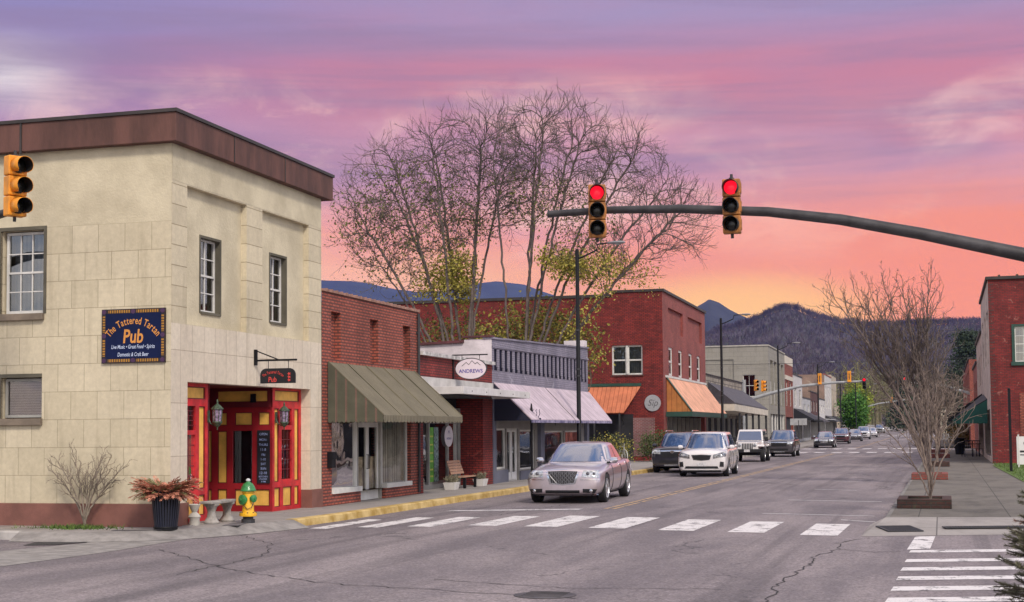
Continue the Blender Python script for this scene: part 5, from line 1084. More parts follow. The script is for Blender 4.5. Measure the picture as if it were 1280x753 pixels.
T = Thing('side_signal_mast', 'short dark mast arm reaching in at the left edge of the photo', 'signal mast', (-19.8, 22.75, .15), 0, (-19.8, 22.75, .15)); g = MB(); g.tube([(-19.8, 22.75, 4.9), (-18, 22.0, 5.6), (-15.5, 20.95, 5.76)], [.12, .09, .07], 12); T.part('arm', g, galv_m, smooth=True); g = MB(); g.lathe([(.24, .15), (.24, .2), (.19, .22), (.12, 6)], (-19.8, 22.75, 0), 14); T.part('pole', g, galv_m)
signal('bright yellow traffic light seen side on at the left edge before the pub wall', (-15.36, 20.95, 6.2), R(62), sigyel, None, dark_visor=False)
# far mast with its heads
T = Thing('signal_mast', 'pale galvanised signal mast arm over the street at the far crossing', 'signal mast', (-16.4, 122, .1), 0, (-16.4, 122, .1))
arm = [(-16.4, 4.0), (-15.54, 4.42), (-14.39, 4.76), (-11.7, 5.37), (-9.05, 5.62), (-6.3, 5.70)]
g = MB(); g.tube([(x, 122, z) for x, z in arm], [.17, .16, .15, .13, .11, .09], 10); T.part('arm', g, galvl_m, smooth=True); g = MB(); g.lathe([(.22, .1), (.15, 6.0)], (-16.4, 122, 0), 12); T.part('pole', g, galvl_m)
signal('amber traffic light turned away, left head of the far mast post pair', (-15.35, 121.7, 5.5), R(35), sigyel, None, dark_visor=False); signal('amber traffic light turned away, right of the pair on the far mast post', (-14.85, 122.3, 5.45), R(75), sigyel, None, dark_visor=False)
signal('yellow traffic light back standing up above the middle of the far mast arm', (-10.02, 121.7, 5.95), R(180), sigyel); signal('yellow traffic light back standing up above the outer part of the far mast arm', (-7.6, 121.7, 6.1), R(180), sigyel)
signal('dark traffic light showing red at the tip of the far mast arm', (-6.4, 121.7, 5.5), 0, char_m, 0)
T = Thing('signal_mast', 'second far signal mast arm reaching in from the right behind the bare trees', 'signal mast', (2.4, 129, .1), 0, (2.4, 129, .1)); g = MB(); g.tube([(2.4, 129, 4.6), (0, 129, 5.4), (-3.4, 129, 5.75)], [.14, .12, .08], 8); T.part('arm', g, galvl_m); g = MB(); g.lathe([(.2, .1), (.13, 5.6)], (2.4, 129, 0), 10); T.part('pole', g, galvl_m)
signal('dark traffic light showing red right of the far mast arm among bare branches', (-3.3, 128.7, 5.75), 0, char_m, 0)
zf = gz(238)
T = Thing('signal_mast', 'distant thin signal mast arm over the street beyond the green tree', 'signal mast', (-13.4, 242, zf), 0, (-13.4, 242, 0)); g = MB(); g.tube([(-13.4, 242, 4.6), (-10.5, 242, 5.3), (-5.5, 242, 6.0)], [.14, .12, .08], 8); T.part('arm', g, galvl_m); g = MB(); g.lathe([(.2, 0), (.13, 5.6)], (-13.4, 242, 0), 10); T.part('pole', g, galvl_m)
signal('small distant traffic light showing red on the farthest mast arm', (-4.6, 241.7, zf + 5.9), 0, char_m, 0); signal('small distant yellow traffic light turned away on the farthest mast arm', (-8.4, 241.7, zf + 5.9), R(180), sigyel)
# overhead wire
# street lamps
def lamp(Y, x, label, h=8.45, out=1.35, headm=None):
    z0 = gz(Y) + .15
    T = Thing('street_lamp', label, 'street lamp', (x, Y, z0), 0, group='black street lamps along the left kerb')
    g = MB(); g.lathe([(.2, 0), (.2, .25), (.12, .32), (.11, 1.0), (.085, 1.05), (.07, h), (.0, h + .03)], (0, 0, 0), 14); T.part('pole', g, black_m, smooth=True)
    g = MB()
    for z in (3.7, 3.95, 5.4): g.lathe([(.1, z), (.1, z + .06)], (0, 0, 0), 12)
    T.part('collar', g, char_m)
    g = MB(); g.tube([(0, 0, h - .35), (.25, 0, h - .28), (.75, 0, h - .06), (out - .55, 0, h + .16), (out - .1, 0, h + .2)], [.035, .035, .03, .028, .028], 8); T.part('arm', g, black_m, smooth=True)
    g = MB(); g.lathe([(.02, 0), (.06, .06), (.11, .2), (.14, .42), (.10, .62), (.03, .68)], (0, 0, 0), 14, axis='x', sy=.5); g.v = [(p[0] + out - .2, p[1], p[2] + h + .19) for p in g.v]; hd = T.part('lamp_head', g, M('lamp_grey', (.22, .22, .23), .4, metal=.3), smooth=True)
    g = MB(); g.lathe([(.09, 0), (.08, -.03), (.03, -.045)], (out + .2, 0, h + .14), 12); T.part('lens', g, M('lamp_lens', (.35, .35, .33), .3), parent=hd)
LY = ((51.2, 'tall black street lamp nearest the camera, beside the silver car'), (86.7, 'tall black street lamp before the peach awning building'), (117.5, 'black street lamp before the grey corner building'), (155.4, 'black street lamp just past the grey building by the far row'), (189.3, 'black street lamp left of the green tree'), (222, 'thin black street lamp at the green tree'), (252, 'thin distant black lamp post right of the green tree'), (283, 'most distant black lamp post by the far white wall'))
for Y, lb in LY: lamp(Y, -13.0, lb)
for Y, lb in ((95, 'black street lamp behind the tree boxes on the right pavement'),): pass
# ornamental finger post near the lilac shop
T = Thing('ornamental_sign_post', 'slim black post with an ornate scrolled street sign top outside the lilac shop', 'sign post', (-13.15, 45.4, .15))
g = MB(); g.lathe([(.09, 0), (.09, .12), (.045, .2), (.04, 2.35), (.05, 2.4), (.02, 2.62)], (0, 0, 0), 10); T.part('pole', g, black_m)
g = MB()
for s_ in (-1, 1):
    for k in range(3): g.tube([(s_ * (.05 + k * .09), 0, 2.15), (s_ * (.09 + k * .1), 0, 2.28), (s_ * (.03 + k * .12), 0, 2.36 + .02 * k), (s_ * (.08 + k * .1), 0, 2.42)], .012, 5)
g.box(-.33, .33, -.015, .015, 2.08, 2.14); T.part('scroll', g, M('navy_iron', (.05, .05, .09), .5))
T = Thing('street_sign_post', 'square backed pale sign on a post at the far corner by the yellow hydrant', 'sign post', (-12.75, 131, .15)); g = MB(); g.tube([(0, 0, 0), (0, 0, 2.4)], .05, 6); T.part('pole', g, char_m); g = MB(); g.box(-.75, .75, -.03, .0, 1.95, 2.55); T.part('plate', g, M('sign_back', (.3, .3, .3), .6))
# hydrants
def hydrant(loc, body, caps, top, label, s=1.0):
    T = Thing('fire_hydrant', label, 'fire hydrant', loc, R(-22)); T.o.scale = (s, s, s)
    g = MB(); g.lathe([(.13, .0), (.13, .07), (.10, .08), (.10, .13)], (0, 0, 0), 20); T.part('base', g, char_m, smooth=True)
    g = MB(); g.lathe([(.165, .13), (.17, .15), (.165, .19), (.12, .21), (.112, .25), (.105, .56), (.12, .58), (.12, .61)], (0, 0, 0), 24); b_ = T.part('barrel', g, body, smooth=True)
    g = MB()
    for k in range(8): t = k * math.pi / 4; g.lathe([(.014, .19), (.014, .21)], (.15 * math.cos(t), .15 * math.sin(t), 0), 6)
    T.part('bolt', g, char_m, parent=b_)
    g = MB(); g.lathe([(.15, .61), (.155, .625), (.14, .65), (.125, .70), (.09, .755), (.04, .785), (.035, .80)], (0, 0, 0), 24); T.part('bonnet', g, caps, smooth=True)
    g = MB(); g.lathe([(.035, .80), (.045, .81), (.045, .83), (.02, .855)], (0, 0, 0), 8); T.part('nut', g, top)
    for sx in (-1, 1):
        g = MB(); g.lathe([(.05, 0), (.055, .04), (.072, .045), (.072, .085), (.05, .095), (.018, .1), (.018, .125)], (0, 0, 0), 14, axis='x'); g.v = [(sx * (p[0] + .09), p[1], p[2] + .47) for p in g.v]; T.part('nozzle_cap', g, caps, smooth=True)
    g = MB(); g.lathe([(.075, 0), (.08, -.03), (.098, -.035), (.098, -.085), (.06, -.1), (.022, -.105), (.022, -.13)], (0, -.08, .45), 18, axis='y'); T.part('pumper_cap', g, caps, smooth=True)
    g = MB(); g.tube([(.17, 0, .42), (.15, -.05, .30), (.09, -.1, .27), (.03, -.14, .35)], .008, 5); T.part('chain', g, char_m)
yel = M('hydrant_yellow', (.80, .43, .015), .4, var=.12, scale=6, coat=.3); grn = M('hydrant_green', (.03, .20, .055), .4, var=.3, scale=12, coat=.3)
hydrant((-12.95, 24.95, .15), yel, grn, M('hydrant_white', (.6, .62, .62), .5), 'yellow fire hydrant with green bonnet and caps at the pub corner')
hydrant((-13.6, 132.5, .15), yel, yel, yel, 'small distant yellow hydrant at the far corner pavement', 1.2)
# slatted planter bin with rust foliage
T = Thing('planter_bin', 'black slatted litter bin style planter overflowing with rust orange dried foliage', 'planter', (-13.58, 22.98, .15)); T.o.scale = (.87, .87, .95)
g = MB()
for k in range(30):
    t = 2 * math.pi * k / 30; c_, s_ = math.cos(t), math.sin(t); pts = [(.235, .06), (.27, .35), (.30, .62), (.335, .72)]
    for (r0, z0), (r1, z1) in zip(pts[:-1], pts[1:]):
        u_, v_ = -s_ * .017, c_ * .017
        g.hexa([(r0 * c_ - u_, r0 * s_ - v_, z0), (r0 * c_ + u_, r0 * s_ + v_, z0), ((r0 - .008) * c_ + u_, (r0 - .008) * s_ + v_, z0), ((r0 - .008) * c_ - u_, (r0 - .008) * s_ - v_, z0), (r1 * c_ - u_, r1 * s_ - v_, z1), (r1 * c_ + u_, r1 * s_ + v_, z1), ((r1 - .008) * c_ + u_, (r1 - .008) * s_ + v_, z1), ((r1 - .008) * c_ - u_, (r1 - .008) * s_ - v_, z1)])
T.part('slat', g, M('navy_black_slats', (.012, .014, .028), .4))
g = MB(); g.lathe([(.24, 0), (.245, .06), (.235, .06)], (0, 0, 0), 30); T.part('base', g, black_m); g = MB()
for r_, z in ((.34, .71), (.335, .735), (.245, .05)): g.tube([(r_ * math.cos(t * math.pi / 16), r_ * math.sin(t * math.pi / 16), z) for t in range(33)], .014, 6, caps=False)
T.part('rim', g, black_m); g = MB(); g.lathe([(.20, .05), (.24, .5), (.27, .66)], (0, 0, 0), 24); T.part('liner', g, M('liner', (.008, .008, .009), .9))
fm = M('rust_foliage', (.46, .15, .07), .8, var=.45, scale=9, col2=(.72, .32, .22)); fg = M('olive_foliage', (.16, .15, .06), .8, var=.4, scale=9)
def plume(g, base, d, L, w, n=9):
    """an arching frond with paired leaflets"""
    p = Vector(base); d = Vector(d).normalized(); st = L / n; side = d.cross(Vector((0, 0, 1))).normalized()
    for i in range(n):
        q = p + d * st; g.tube([p, q], [.004, .003], 3, caps=False)
        lw = w * math.sin(math.pi * (i + 1.2) / (n + 1.5))
        for s_ in (-1, 1):
            tip = q + side * s_ * lw + d * lw * .6 + Vector((0, 0, rng.uniform(-.02, .02))); m_ = (p + tip) / 2 + Vector((0, 0, .008)); ww = d * .026
            g.quad(p, m_ - ww, tip, m_ + ww)
        d = (d + Vector((0, 0, -.085)) + Vector((rng.uniform(-.05, .05), rng.uniform(-.05, .05), 0))).normalized(); p = q
g = MB(); g2 = MB()
for k in range(420):
    a = rng.uniform(0, 6.283); r_ = .26 * math.sqrt(rng.random()); up = rng.uniform(-.1, 1.3)
    plume(g if rng.random() < .82 else g2, (r_ * math.cos(a), r_ * math.sin(a), .66 + rng.random() * .05), (math.cos(a), math.sin(a), up), rng.uniform(.2, .46) * (1.3 if abs(math.cos(a)) > .7 else .85), .07)
T.part('foliage', g, fm, recalc=False); T.part('foliage', g2, fg, recalc=False)
# stone bench and urn
cs = M('weathered_cast_stone', (.30, .28, .26), .9, var=.3, scale=5, bump=.6)
T = Thing('stone_bench', 'weathered grey concrete bench with two curved pedestals outside the pub entrance', 'bench', frB(-13.10, 25.12, .155), R(92)); T.o.scale = (.92, .92, .92)
g = MB()
vs = []
for k in range(13): t = -1 + k / 6; vs.append((t * .56, .08 * t * t - .17)); 
top = [(x, y, .41) for x, y in vs] + [(x, y + .30, .41) for x, y in reversed(vs)]; g.prism(top, (0, 0, .06)); T.part('seat', g, cs, bevel=.015)
for sx in (-.36, .36):
    g = MB(); pr_ = [(.17, 0), (.18, .03), (.15, .06), (.10, .14), (.085, .24), (.12, .34), (.17, .38), (.175, .41)]; g.lathe(pr_, (sx, .02, 0), 12, sx=.75); T.part('pedestal', g, cs, smooth=True)
T = Thing('stone_urn', 'small pale stone urn between the planter bin and the bench', 'urn', frB(-13.22, 24.32, .15)); T.o.scale = (.8, .8, .75); g = MB(); g.lathe([(.12, 0), (.13, .05), (.12, .16), (.15, .22), (.11, .28), (.06, .33), (.10, .42), (.14, .52), (.12, .54)], (0, 0, 0), 16); T.part('body', g, M('pale_urn_stone', (.42, .40, .36), .9, var=.25), smooth=True)
# wooden bench and two planters by the canopy shop
wood = M('bench_wood', (.42, .24, .16), .7, var=.3, scale=4, stretch=(1, 8, 8))
T = BThing('park_bench', 'bench with pinkish wooden slats on black legs under the flat canopy', 'bench', (-13.4, 41.5, .15)); T.o.scale = (.8, .8, .8)
g = MB()
for k in range(4): g.box(-13.64 + k * .115, -13.54 + k * .115, 40.75, 42.3, .56, .60)
T.part('seat', g, wood)
g = MB()
for k in range(5): x = -13.70 - k * .04; g.hexa([(x, 40.75, .68 + k * .105), (x + .03, 40.75, .68 + k * .105), (x + .03, 42.3, .68 + k * .105), (x, 42.3, .68 + k * .105), (x - .035, 40.75, .77 + k * .105), (x - .005, 40.75, .77 + k * .105), (x - .005, 42.3, .77 + k * .105), (x - .035, 42.3, .77 + k * .105)])
T.part('backrest', g, wood)
for y in (40.85, 42.15):
    g = MB(); g.box(-13.25, -13.15, y, y + .08, .15, .55); g.box(-13.68, -13.6, y, y + .08, .15, .6); g.tube([(-13.64, y + .04, .55), (-13.9, y + .04, 1.2)], .022, 6); g.box(-13.68, -13.15, y, y + .08, .5, .56); T.part('leg', g, black_m)
def planter(y, label):
    T = BThing('flower_planter', label, 'planter', (-13.35, y, .15), 'white planters by the canopy shop'); T.o.scale = (.8, .8, .8)
    g = MB(); g.hexa([(-13.55, y - .26, .15), (-13.2, y - .26, .15), (-13.2, y + .26, .15), (-13.55, y + .26, .15), (-13.6, y - .32, .42), (-13.15, y - .32, .42), (-13.15, y + .32, .42), (-13.6, y + .32, .42)]); T.part('box', g, M('white_planter', (.62, .60, .58), .7, var=.1)); g = MB()
    for k in range(46): a = rng.uniform(0, 6.283); plume(g, (-13.38 + rng.uniform(-.15, .15), y + rng.uniform(-.26, .26), .42), (math.cos(a), math.sin(a), rng.uniform(.7, 3)), rng.uniform(.14, .34), .05, 5)
    T.part('foliage', g, M('planter_green', (.10, .13, .05), .8, var=.5, scale=20, col2=(.35, .30, .22)), recalc=False)
planter(40.15, 'white planter box with mixed flowers left of the wooden bench'); planter(43.05, 'white planter box with mixed flowers right of the wooden bench')

# ================================================================ trees
def grow(stems, attr, D, di, dk, iters=90, up=0.1, inertia=0.5, seed=1, maxn=9000):
    r = np.random.default_rng(seed); pos = []; par = []
    for st in stems:
        prev = -1
        for i, p in enumerate(st['p']):
            if i == 0 and pos:
                dd = [abs(q[0] - p[0]) + abs(q[1] - p[1]) + abs(q[2] - p[2]) for q in pos]; j = int(np.argmin(dd))
                if dd[j] < .12: prev = j; continue
            pos.append(p); par.append(prev); prev = len(pos) - 1
        st['end'] = prev
    pos = np.array(pos, float); par = list(par); A = np.array(attr, float); alive = np.ones(len(A), bool)
    dist = np.full(len(A), 1e9); near = np.zeros(len(A), int)
    def upd(s):
        nonlocal dist, near
        new = pos[s:]
        if len(new) == 0: return
        for c in range(0, len(new), 400):
            d = np.linalg.norm(A[:, None, :] - new[None, c:c + 400, :], axis=2); j = d.argmin(1); m = d[np.arange(len(A)), j]; b = m < dist
            dist[b] = m[b]; near[b] = j[b] + s + c
    upd(0); kids = np.zeros(len(pos), int)
    for p_ in par:
        if p_ >= 0: kids[p_] += 1
    for it in range(iters):
        act = alive & (dist < di)
        if not act.any() or len(pos) > maxn: break
        idx = near[act]; v = A[act] - pos[idx]; v /= np.linalg.norm(v, axis=1)[:, None] + 1e-9
        acc = np.zeros((len(pos), 3)); np.add.at(acc, idx, v); src = np.unique(idx); src = src[kids[src] < 3]
        if len(src) == 0: break
        d = acc[src]; d /= np.linalg.norm(d, axis=1)[:, None] + 1e-9
        pd = np.array([pos[s] - pos[par[s]] if par[s] >= 0 else np.array([0, 0, 1.]) for s in src]); pd /= np.linalg.norm(pd, axis=1)[:, None] + 1e-9
        d = d + inertia * pd + np.array([0, 0, up]) + r.normal(0, .12, d.shape); d /= np.linalg.norm(d, axis=1)[:, None]
        s0 = len(pos); pos = np.vstack([pos, pos[src] + d * D]); par += list(src); kids[src] += 1; kids = np.concatenate([kids, np.zeros(len(src), int)])
        upd(s0); alive &= dist > dk
    return pos, np.array(par)
def radii(par, tip, ex=2.3):
    n = len(par); a = np.zeros(n); leaf = np.ones(n, bool); leaf[par[par >= 0]] = False; a[leaf] = tip ** ex
    for i in range(n - 1, -1, -1):
        if a[i] == 0: a[i] = tip ** ex
        if par[i] >= 0: a[par[i]] += a[i]
    return a ** (1 / ex), leaf
def branches_mesh(pos, par, rad, mb, thin=.03, base=None):
    """tapered tubes, one ring pair per segment, thick limbs with more sides"""
    for i in range(len(par)):
        p = par[i]
        if p < 0: continue
        a, b = pos[p], pos[i]; d = b - a; L = np.linalg.norm(d)
        if L < 1e-6: continue
        d = d / L; r1 = rad[i]; r0 = min(rad[p], r1 * 1.35)
        k = 3 if r1 < thin else (5 if r1 < .08 else 9)
        u = np.cross(d, [0, 0, 1.] if abs(d[2]) < .9 else [1., 0, 0]); u /= np.linalg.norm(u); w_ = np.cross(u, d); s = len(mb.v)
        a = a - d * r1 * .3
        for c, r_ in ((a, r0), (b, r1)):
            for j in range(k): t = 2 * math.pi * j / k; mb.v.append(tuple(c + u * math.cos(t) * r_ + w_ * math.sin(t) * r_))
        for j in range(k): mb.f.append((s + j, s + (j + 1) % k, s + k + (j + 1) % k, s + k + j)); mb.mi.append(0)
def regrow(pos, par, A, D, di, dk, iters, seed):
    """fill a crown volume from an existing skeleton"""
    r = np.random.default_rng(seed); pos = pos.copy(); par = list(par); alive = np.ones(len(A), bool); dist = np.full(len(A), 1e9); near = np.zeros(len(A), int); s = 0; kids = np.bincount([p for p in par if p >= 0], minlength=len(pos))
    for it in range(iters):
        new = pos[s:]
        for c in range(0, len(new), 400):
            d = np.linalg.norm(A[:, None, :] - new[None, c:c + 400, :], axis=2); j = d.argmin(1); m = d[np.arange(len(A)), j]; b = m < dist; dist[b] = m[b]; near[b] = j[b] + s + c
        alive &= dist > dk; act = alive & (dist < di)
        if not act.any() or len(pos) > 9000: break
        idx = near[act]; v = A[act] - pos[idx]; v /= np.linalg.norm(v, axis=1)[:, None] + 1e-9
        acc = np.zeros((len(pos), 3)); np.add.at(acc, idx, v); src = np.unique(idx); src = src[kids[src] < 3]
        if len(src) == 0: break
        d = acc[src]; d /= np.linalg.norm(d, axis=1)[:, None] + 1e-9
        pd = np.array([pos[q] - pos[par[q]] if par[q] >= 0 else (0, 0, 1.) for q in src]); pd /= np.linalg.norm(pd, axis=1)[:, None] + 1e-9
        d = d + 1.1 * pd + np.array([0, 0, .10]) + r.normal(0, .08, d.shape); d /= np.linalg.norm(d, axis=1)[:, None]
        s = len(pos); pos = np.vstack([pos, pos[src] + d * D]); par += list(src); kids[src] += 1; kids = np.concatenate([kids, np.zeros(len(src), int)])
    return pos, np.array(par)
def twigs(pos, par, leaf, n, L, seed=3, up=.5, lo=0, spread=.6):
    """short straight twigs on outer nodes; returns extended arrays"""
    r = np.random.default_rng(seed); P = list(pos); Q = list(par); idx = np.where(np.arange(len(pos)) > lo)[0]
    for k in range(n):
        i = r.choice(idx); b = P[i]; d = b - P[Q[i]] if Q[i] >= 0 else np.array([0, 0, 1.]); d = d / (np.linalg.norm(d) + 1e-9)
        d = d + r.normal(0, spread, 3) + np.array([0, 0, up * .4]); d /= np.linalg.norm(d); l = L * r.uniform(.5, 1.3); P.append(b + d * l * .5); Q.append(i); d = d + r.normal(0, .2, 3) + np.array([0, 0, .15]); d /= np.linalg.norm(d); P.append(P[-1] + d * l * .5); Q.append(len(P) - 2)
    return np.array(P), np.array(Q)
def leaves(mb, pts, size, r, k=1, jit=.15):
    for p in pts:
        for q in range(k):
            c = p + r.normal(0, jit, 3); a = r.normal(0, 1, 3); a /= np.linalg.norm(a); b = np.cross(a, r.normal(0, 1, 3)); b /= np.linalg.norm(b) + 1e-9; s = size * r.uniform(.6, 1.3)
            mb.add([c - a * s * .5, c + b * s * .3, c + a * s * .5, c - b * s * .3], [(0, 1, 2, 3)])
def ellipsoid_pts(n, c, rad, r, shell=0.0, zmin=None):
    v = r.normal(0, 1, (n * 2, 3)); v /= np.linalg.norm(v, axis=1)[:, None]; u = (shell + (1 - shell) * r.random(n * 2)) ** (1 / 3 if shell == 0 else 1); p = v * u[:, None] * np.array(rad) + np.array(c)
    if zmin is not None: p = p[p[:, 2] > zmin]
    return p[:n]
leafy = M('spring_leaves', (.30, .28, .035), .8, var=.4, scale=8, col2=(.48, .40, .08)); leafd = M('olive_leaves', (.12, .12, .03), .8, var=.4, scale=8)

def big_tree(name, label, base, stems, blobs, n, seed, tip=.0085, leafzones=()):
    r = np.random.default_rng(seed); base = np.array(base); A = np.vstack([ellipsoid_pts(int(n * fr), np.array(c) - base, rd, r) for c, rd, fr in blobs])
    ST = []
    for s in stems:
        P = [np.array(q, float) - base for q in s]; pts = [P[0]]
        for a, b in zip(P[:-1], P[1:]):
            m = max(1, int(np.linalg.norm(b - a) / .55))
            for i in range(1, m + 1): pts.append(a + (b - a) * i / m + (r.normal(0, .04, 3) if i < m else 0))
        ST.append({'p': pts})
    pos, par = grow(ST, A, .36, 3.4, .50, 90, up=.10, inertia=.8, seed=seed, maxn=7000); n0 = len(pos)
    pos, par = twigs(pos, par, None, int(len(pos) * .8), .8, seed, up=1.1, lo=int(n0 * .25)); pos, par = twigs(pos, par, None, int(n0 * 1.1), .5, seed + 1, up=1.1, lo=n0)
    rad, leaf = radii(par, tip, 2.85); rad = np.minimum(rad, .30)
    T = Thing(name, label, 'tree', tuple(base)); g = MB(); branches_mesh(pos, par, rad, g); T.part('trunk', g, barkd_m, smooth=True, angle=180, recalc=False)
    pw = pos + base; tw = np.where(rad < .03)[0]
    for (c, rd, cnt, mat_, nm, sz) in leafzones:
        e = ((pw - np.array(c)) / np.array(rd)) ** 2; sel = np.where((e.sum(1) < 1) & (rad < .05))[0]
        if len(sel) == 0: continue
        g = MB(); leaves(g, pos[r.choice(sel, cnt)], sz, r, 1, .22); T.part(nm, g, mat_, recalc=False)
    return T
# twin multi-stemmed trees behind the low shops, fanning out of a short trunk
def fan_tree(name, label, base, tips, seed, leafzones=(), tip=.0068, S=1.0, mat_=None, maxr=.24, ex=2.75, group=None, pods=0, droop=.035, fork=.30, thin=.035, blobs=None, natt=5000):
    r = np.random.default_rng(seed); P = [np.zeros(3)]; Q = [-1]
    def limb(i0, p, d, L, level, bend):
        st = (.42 if level < 2 else .26) * S; n = max(2, int(L / st)); i = i0; q = p.copy(); side = 1; rec = []
        for k in range(n):
            d = d + r.normal(0, .045 + .02 * level, 3) + bend; d /= np.linalg.norm(d); q = q + d * st; P.append(q.copy()); Q.append(i); i = len(P) - 1; rec.append((i, q.copy(), d.copy(), (k + 1) / n))
        return rec
    def kids(rec, L, level):
        if level > 3: return
        s0 = (fork, .12, .1, .1)[level]; gap = (.62, .62, .46, .34)[level] * S; acc = r.uniform(0, gap); step = (.42 if level < 2 else .26) * S; a0 = r.uniform(0, 6.28)
        for (i, q, d, f) in rec:
            acc += step
            if f < s0 or acc < gap: continue
            acc = r.uniform(0, gap * .4); a0 += 2.4 + r.normal(0, .4); u = np.cross(d, [0.01, .02, 1.]); u /= np.linalg.norm(u) + 1e-9; w_ = np.cross(d, u); ang = r.uniform(.35, .80)
            nd = d * math.cos(ang) + (u * math.cos(a0) + w_ * math.sin(a0)) * math.sin(ang); nd[2] += .12; nd /= np.linalg.norm(nd)
            l = (L * (1 - f * .8)) * (.46, .52, .5, .5)[level] * r.uniform(.6, 1.25)
            l = max(l, (.35 + .25 * r.random()) * S)
            rc = limb(i, q, nd, l, level + 1, np.array([0, 0, droop])); kids(rc, l, level + 1)
    for (tx, ty, tz) in tips:
        t = np.array([tx, ty, tz]) - np.array(base); c1 = np.array([t[0] * .06, t[1] * .1, t[2] * .30]); c2 = np.array([t[0] * .45, t[1] * .5, t[2] * .66]); L = np.linalg.norm(t) * 1.04; n = int(L / (.42 * S)); i = 0; rec = []; pv = np.zeros(3)
        off = r.normal(0, .16 * S, 3); off[2] = 0
        for k in range(1, n + 1):
            f = k / n; b = (3 * (1 - f) ** 2 * f) * c1 + 3 * (1 - f) * f * f * c2 + f ** 3 * t + off * min(1, 5 * f) + r.normal(0, .03 * S, 3); P.append(b); Q.append(i); i = len(P) - 1; d = b - pv; d /= np.linalg.norm(d); rec.append((i, b.copy(), d, f)); pv = b
        if blobs is None: kids(rec, L, 0)
    pos = np.array(P); par = np.array(Q)
    if blobs:
        A = np.vstack([ellipsoid_pts(int(natt * fr), np.array(c) - np.array(base), rd, r) for c, rd, fr in blobs])
        pos, par = regrow(pos, par, A, .30, 2.6, .40, 100, seed); n0 = len(pos)
        pos, par = twigs(pos, par, None, int(n0 * .9), .75, seed, up=.7, lo=int(n0 * .2), spread=.42); pos, par = twigs(pos, par, None, int(n0 * 1.3), .45, seed + 1, up=.7, lo=n0, spread=.45)
    rad, leaf = radii(par, tip, ex); rad = np.minimum(rad, maxr)
    T = Thing(name, label, 'tree', tuple(base), group=group); g = MB(); branches_mesh(pos, par, rad, g, thin=thin); T.part('trunk', g, mat_ or barkd_m, smooth=True, angle=180, recalc=False)
    pw = pos + np.array(base)
    for (c, rd, cnt, mat_, nm, sz) in leafzones:
        e_ = ((pw - np.array(c)) / np.array(rd)) ** 2; sel = np.where((e_.sum(1) < 1) & (rad < .04))[0]
        if len(sel) == 0: continue
        g = MB(); leaves(g, pos[r.choice(sel, cnt)], sz, r, 1, .26); T.part(nm, g, mat_, recalc=False)
    if pods: g = MB(); top = np.where(leaf & (pos[:, 2] > pods[1]))[0]; leaves(g, pos[r.choice(top, pods[0])], .05, r, 4, .03); T.part('seed_head', g, barkd_m, recalc=False)
    return T
Yb = 64.0
def at64(u, v, dy=0): return (-19.46 + (u - 640) * .0386, Yb + dy, 1.9 + (536 - v) * .0372)
fan_tree('bare_tree', 'large bare multi-stemmed tree with small yellow leaves rising behind the brick shop', at64(583, 586)[:2] + (.1,),
    [at64(*q) for q in ((465, 318, 1), (462, 270, -1), (480, 225, .5), (505, 190, -1.2), (535, 172, 1), (560, 178, -1.5), (588, 165, 1.5), (612, 172, -.5), (635, 200, 1))], 5, blobs=((at64(520, 245), (4.0, 3.4, 3.6), .45), (at64(470, 285), (2.0, 2.4, 1.9), .15), (at64(590, 215), (3.2, 3, 3.4), .35), (at64(530, 340), (3.0, 2, 1.2), .05)), natt=2900,
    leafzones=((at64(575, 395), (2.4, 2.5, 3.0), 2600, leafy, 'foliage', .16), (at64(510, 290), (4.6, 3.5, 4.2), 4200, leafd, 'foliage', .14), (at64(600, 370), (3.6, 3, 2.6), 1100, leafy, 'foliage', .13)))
fan_tree('bare_tree', 'large bare tree leaning right behind the lilac shop, yellow leaves on low limbs', at64(645, 586)[:2] + (.1,),
    [at64(*q) for q in ((630, 210, -1), (658, 165, 1), (684, 155, -1), (710, 165, 1.4), (738, 175, -1), (770, 185, .8), (800, 202, -.6), (830, 235, .5), (845, 280, -.5), (810, 300, 1), (765, 360, -1))], 9, blobs=((at64(685, 205), (3.4, 3, 3.2), .40), (at64(770, 215), (2.6, 2.6, 2.2), .24), (at64(835, 275), (2.0, 2.2, 1.7), .2), (at64(760, 320), (2.6, 2, 1.6), .10), (at64(840, 310), (1.6, 1.6, .8), .05)), natt=3100,
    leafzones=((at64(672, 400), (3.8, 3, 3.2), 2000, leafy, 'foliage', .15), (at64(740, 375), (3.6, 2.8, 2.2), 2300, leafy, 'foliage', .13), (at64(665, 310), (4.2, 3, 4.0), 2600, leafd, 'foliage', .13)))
# under-storey of yellow leafed suckers behind the shop roofs
def bush(name, label, c, rd, n, leafn, mats, seed, size=.13, cat='shrub', base_z=None):
    r = np.random.default_rng(seed); bz = (c[2] - rd[2]) if base_z is None else base_z; base = np.array([c[0], c[1], bz]); A = ellipsoid_pts(n, np.array(c) - base, rd, r)
    st = [{'p': [np.array([r.normal(0, rd[0] * .15), 0, 0]), np.array([r.normal(0, rd[0] * .25), 0, (c[2] - bz) * .3]), np.array([r.normal(0, rd[0] * .4), r.normal(0, .2), (c[2] - bz) * .7])]} for k in range(4)]
    sc = max(rd) / 12; pos, par = grow(st, A, max(.1, sc), 8 * max(.3, sc * 2), max(.12, sc * 1.3), 60, up=.1, seed=seed); rad, leaf = radii(par, max(.006, sc * .035), 2.4)
    T = Thing(name, label, cat, tuple(base)); g = MB(); branches_mesh(pos, par, rad, g); T.part('branch', g, bark_m, recalc=False)
    for m_ in mats: g = MB(); leaves(g, pos[r.integers(len(pos) // 4, len(pos), leafn // len(mats))], size, r, 1, size * 1.9); T.part('foliage', g, m_, recalc=False)
    return T
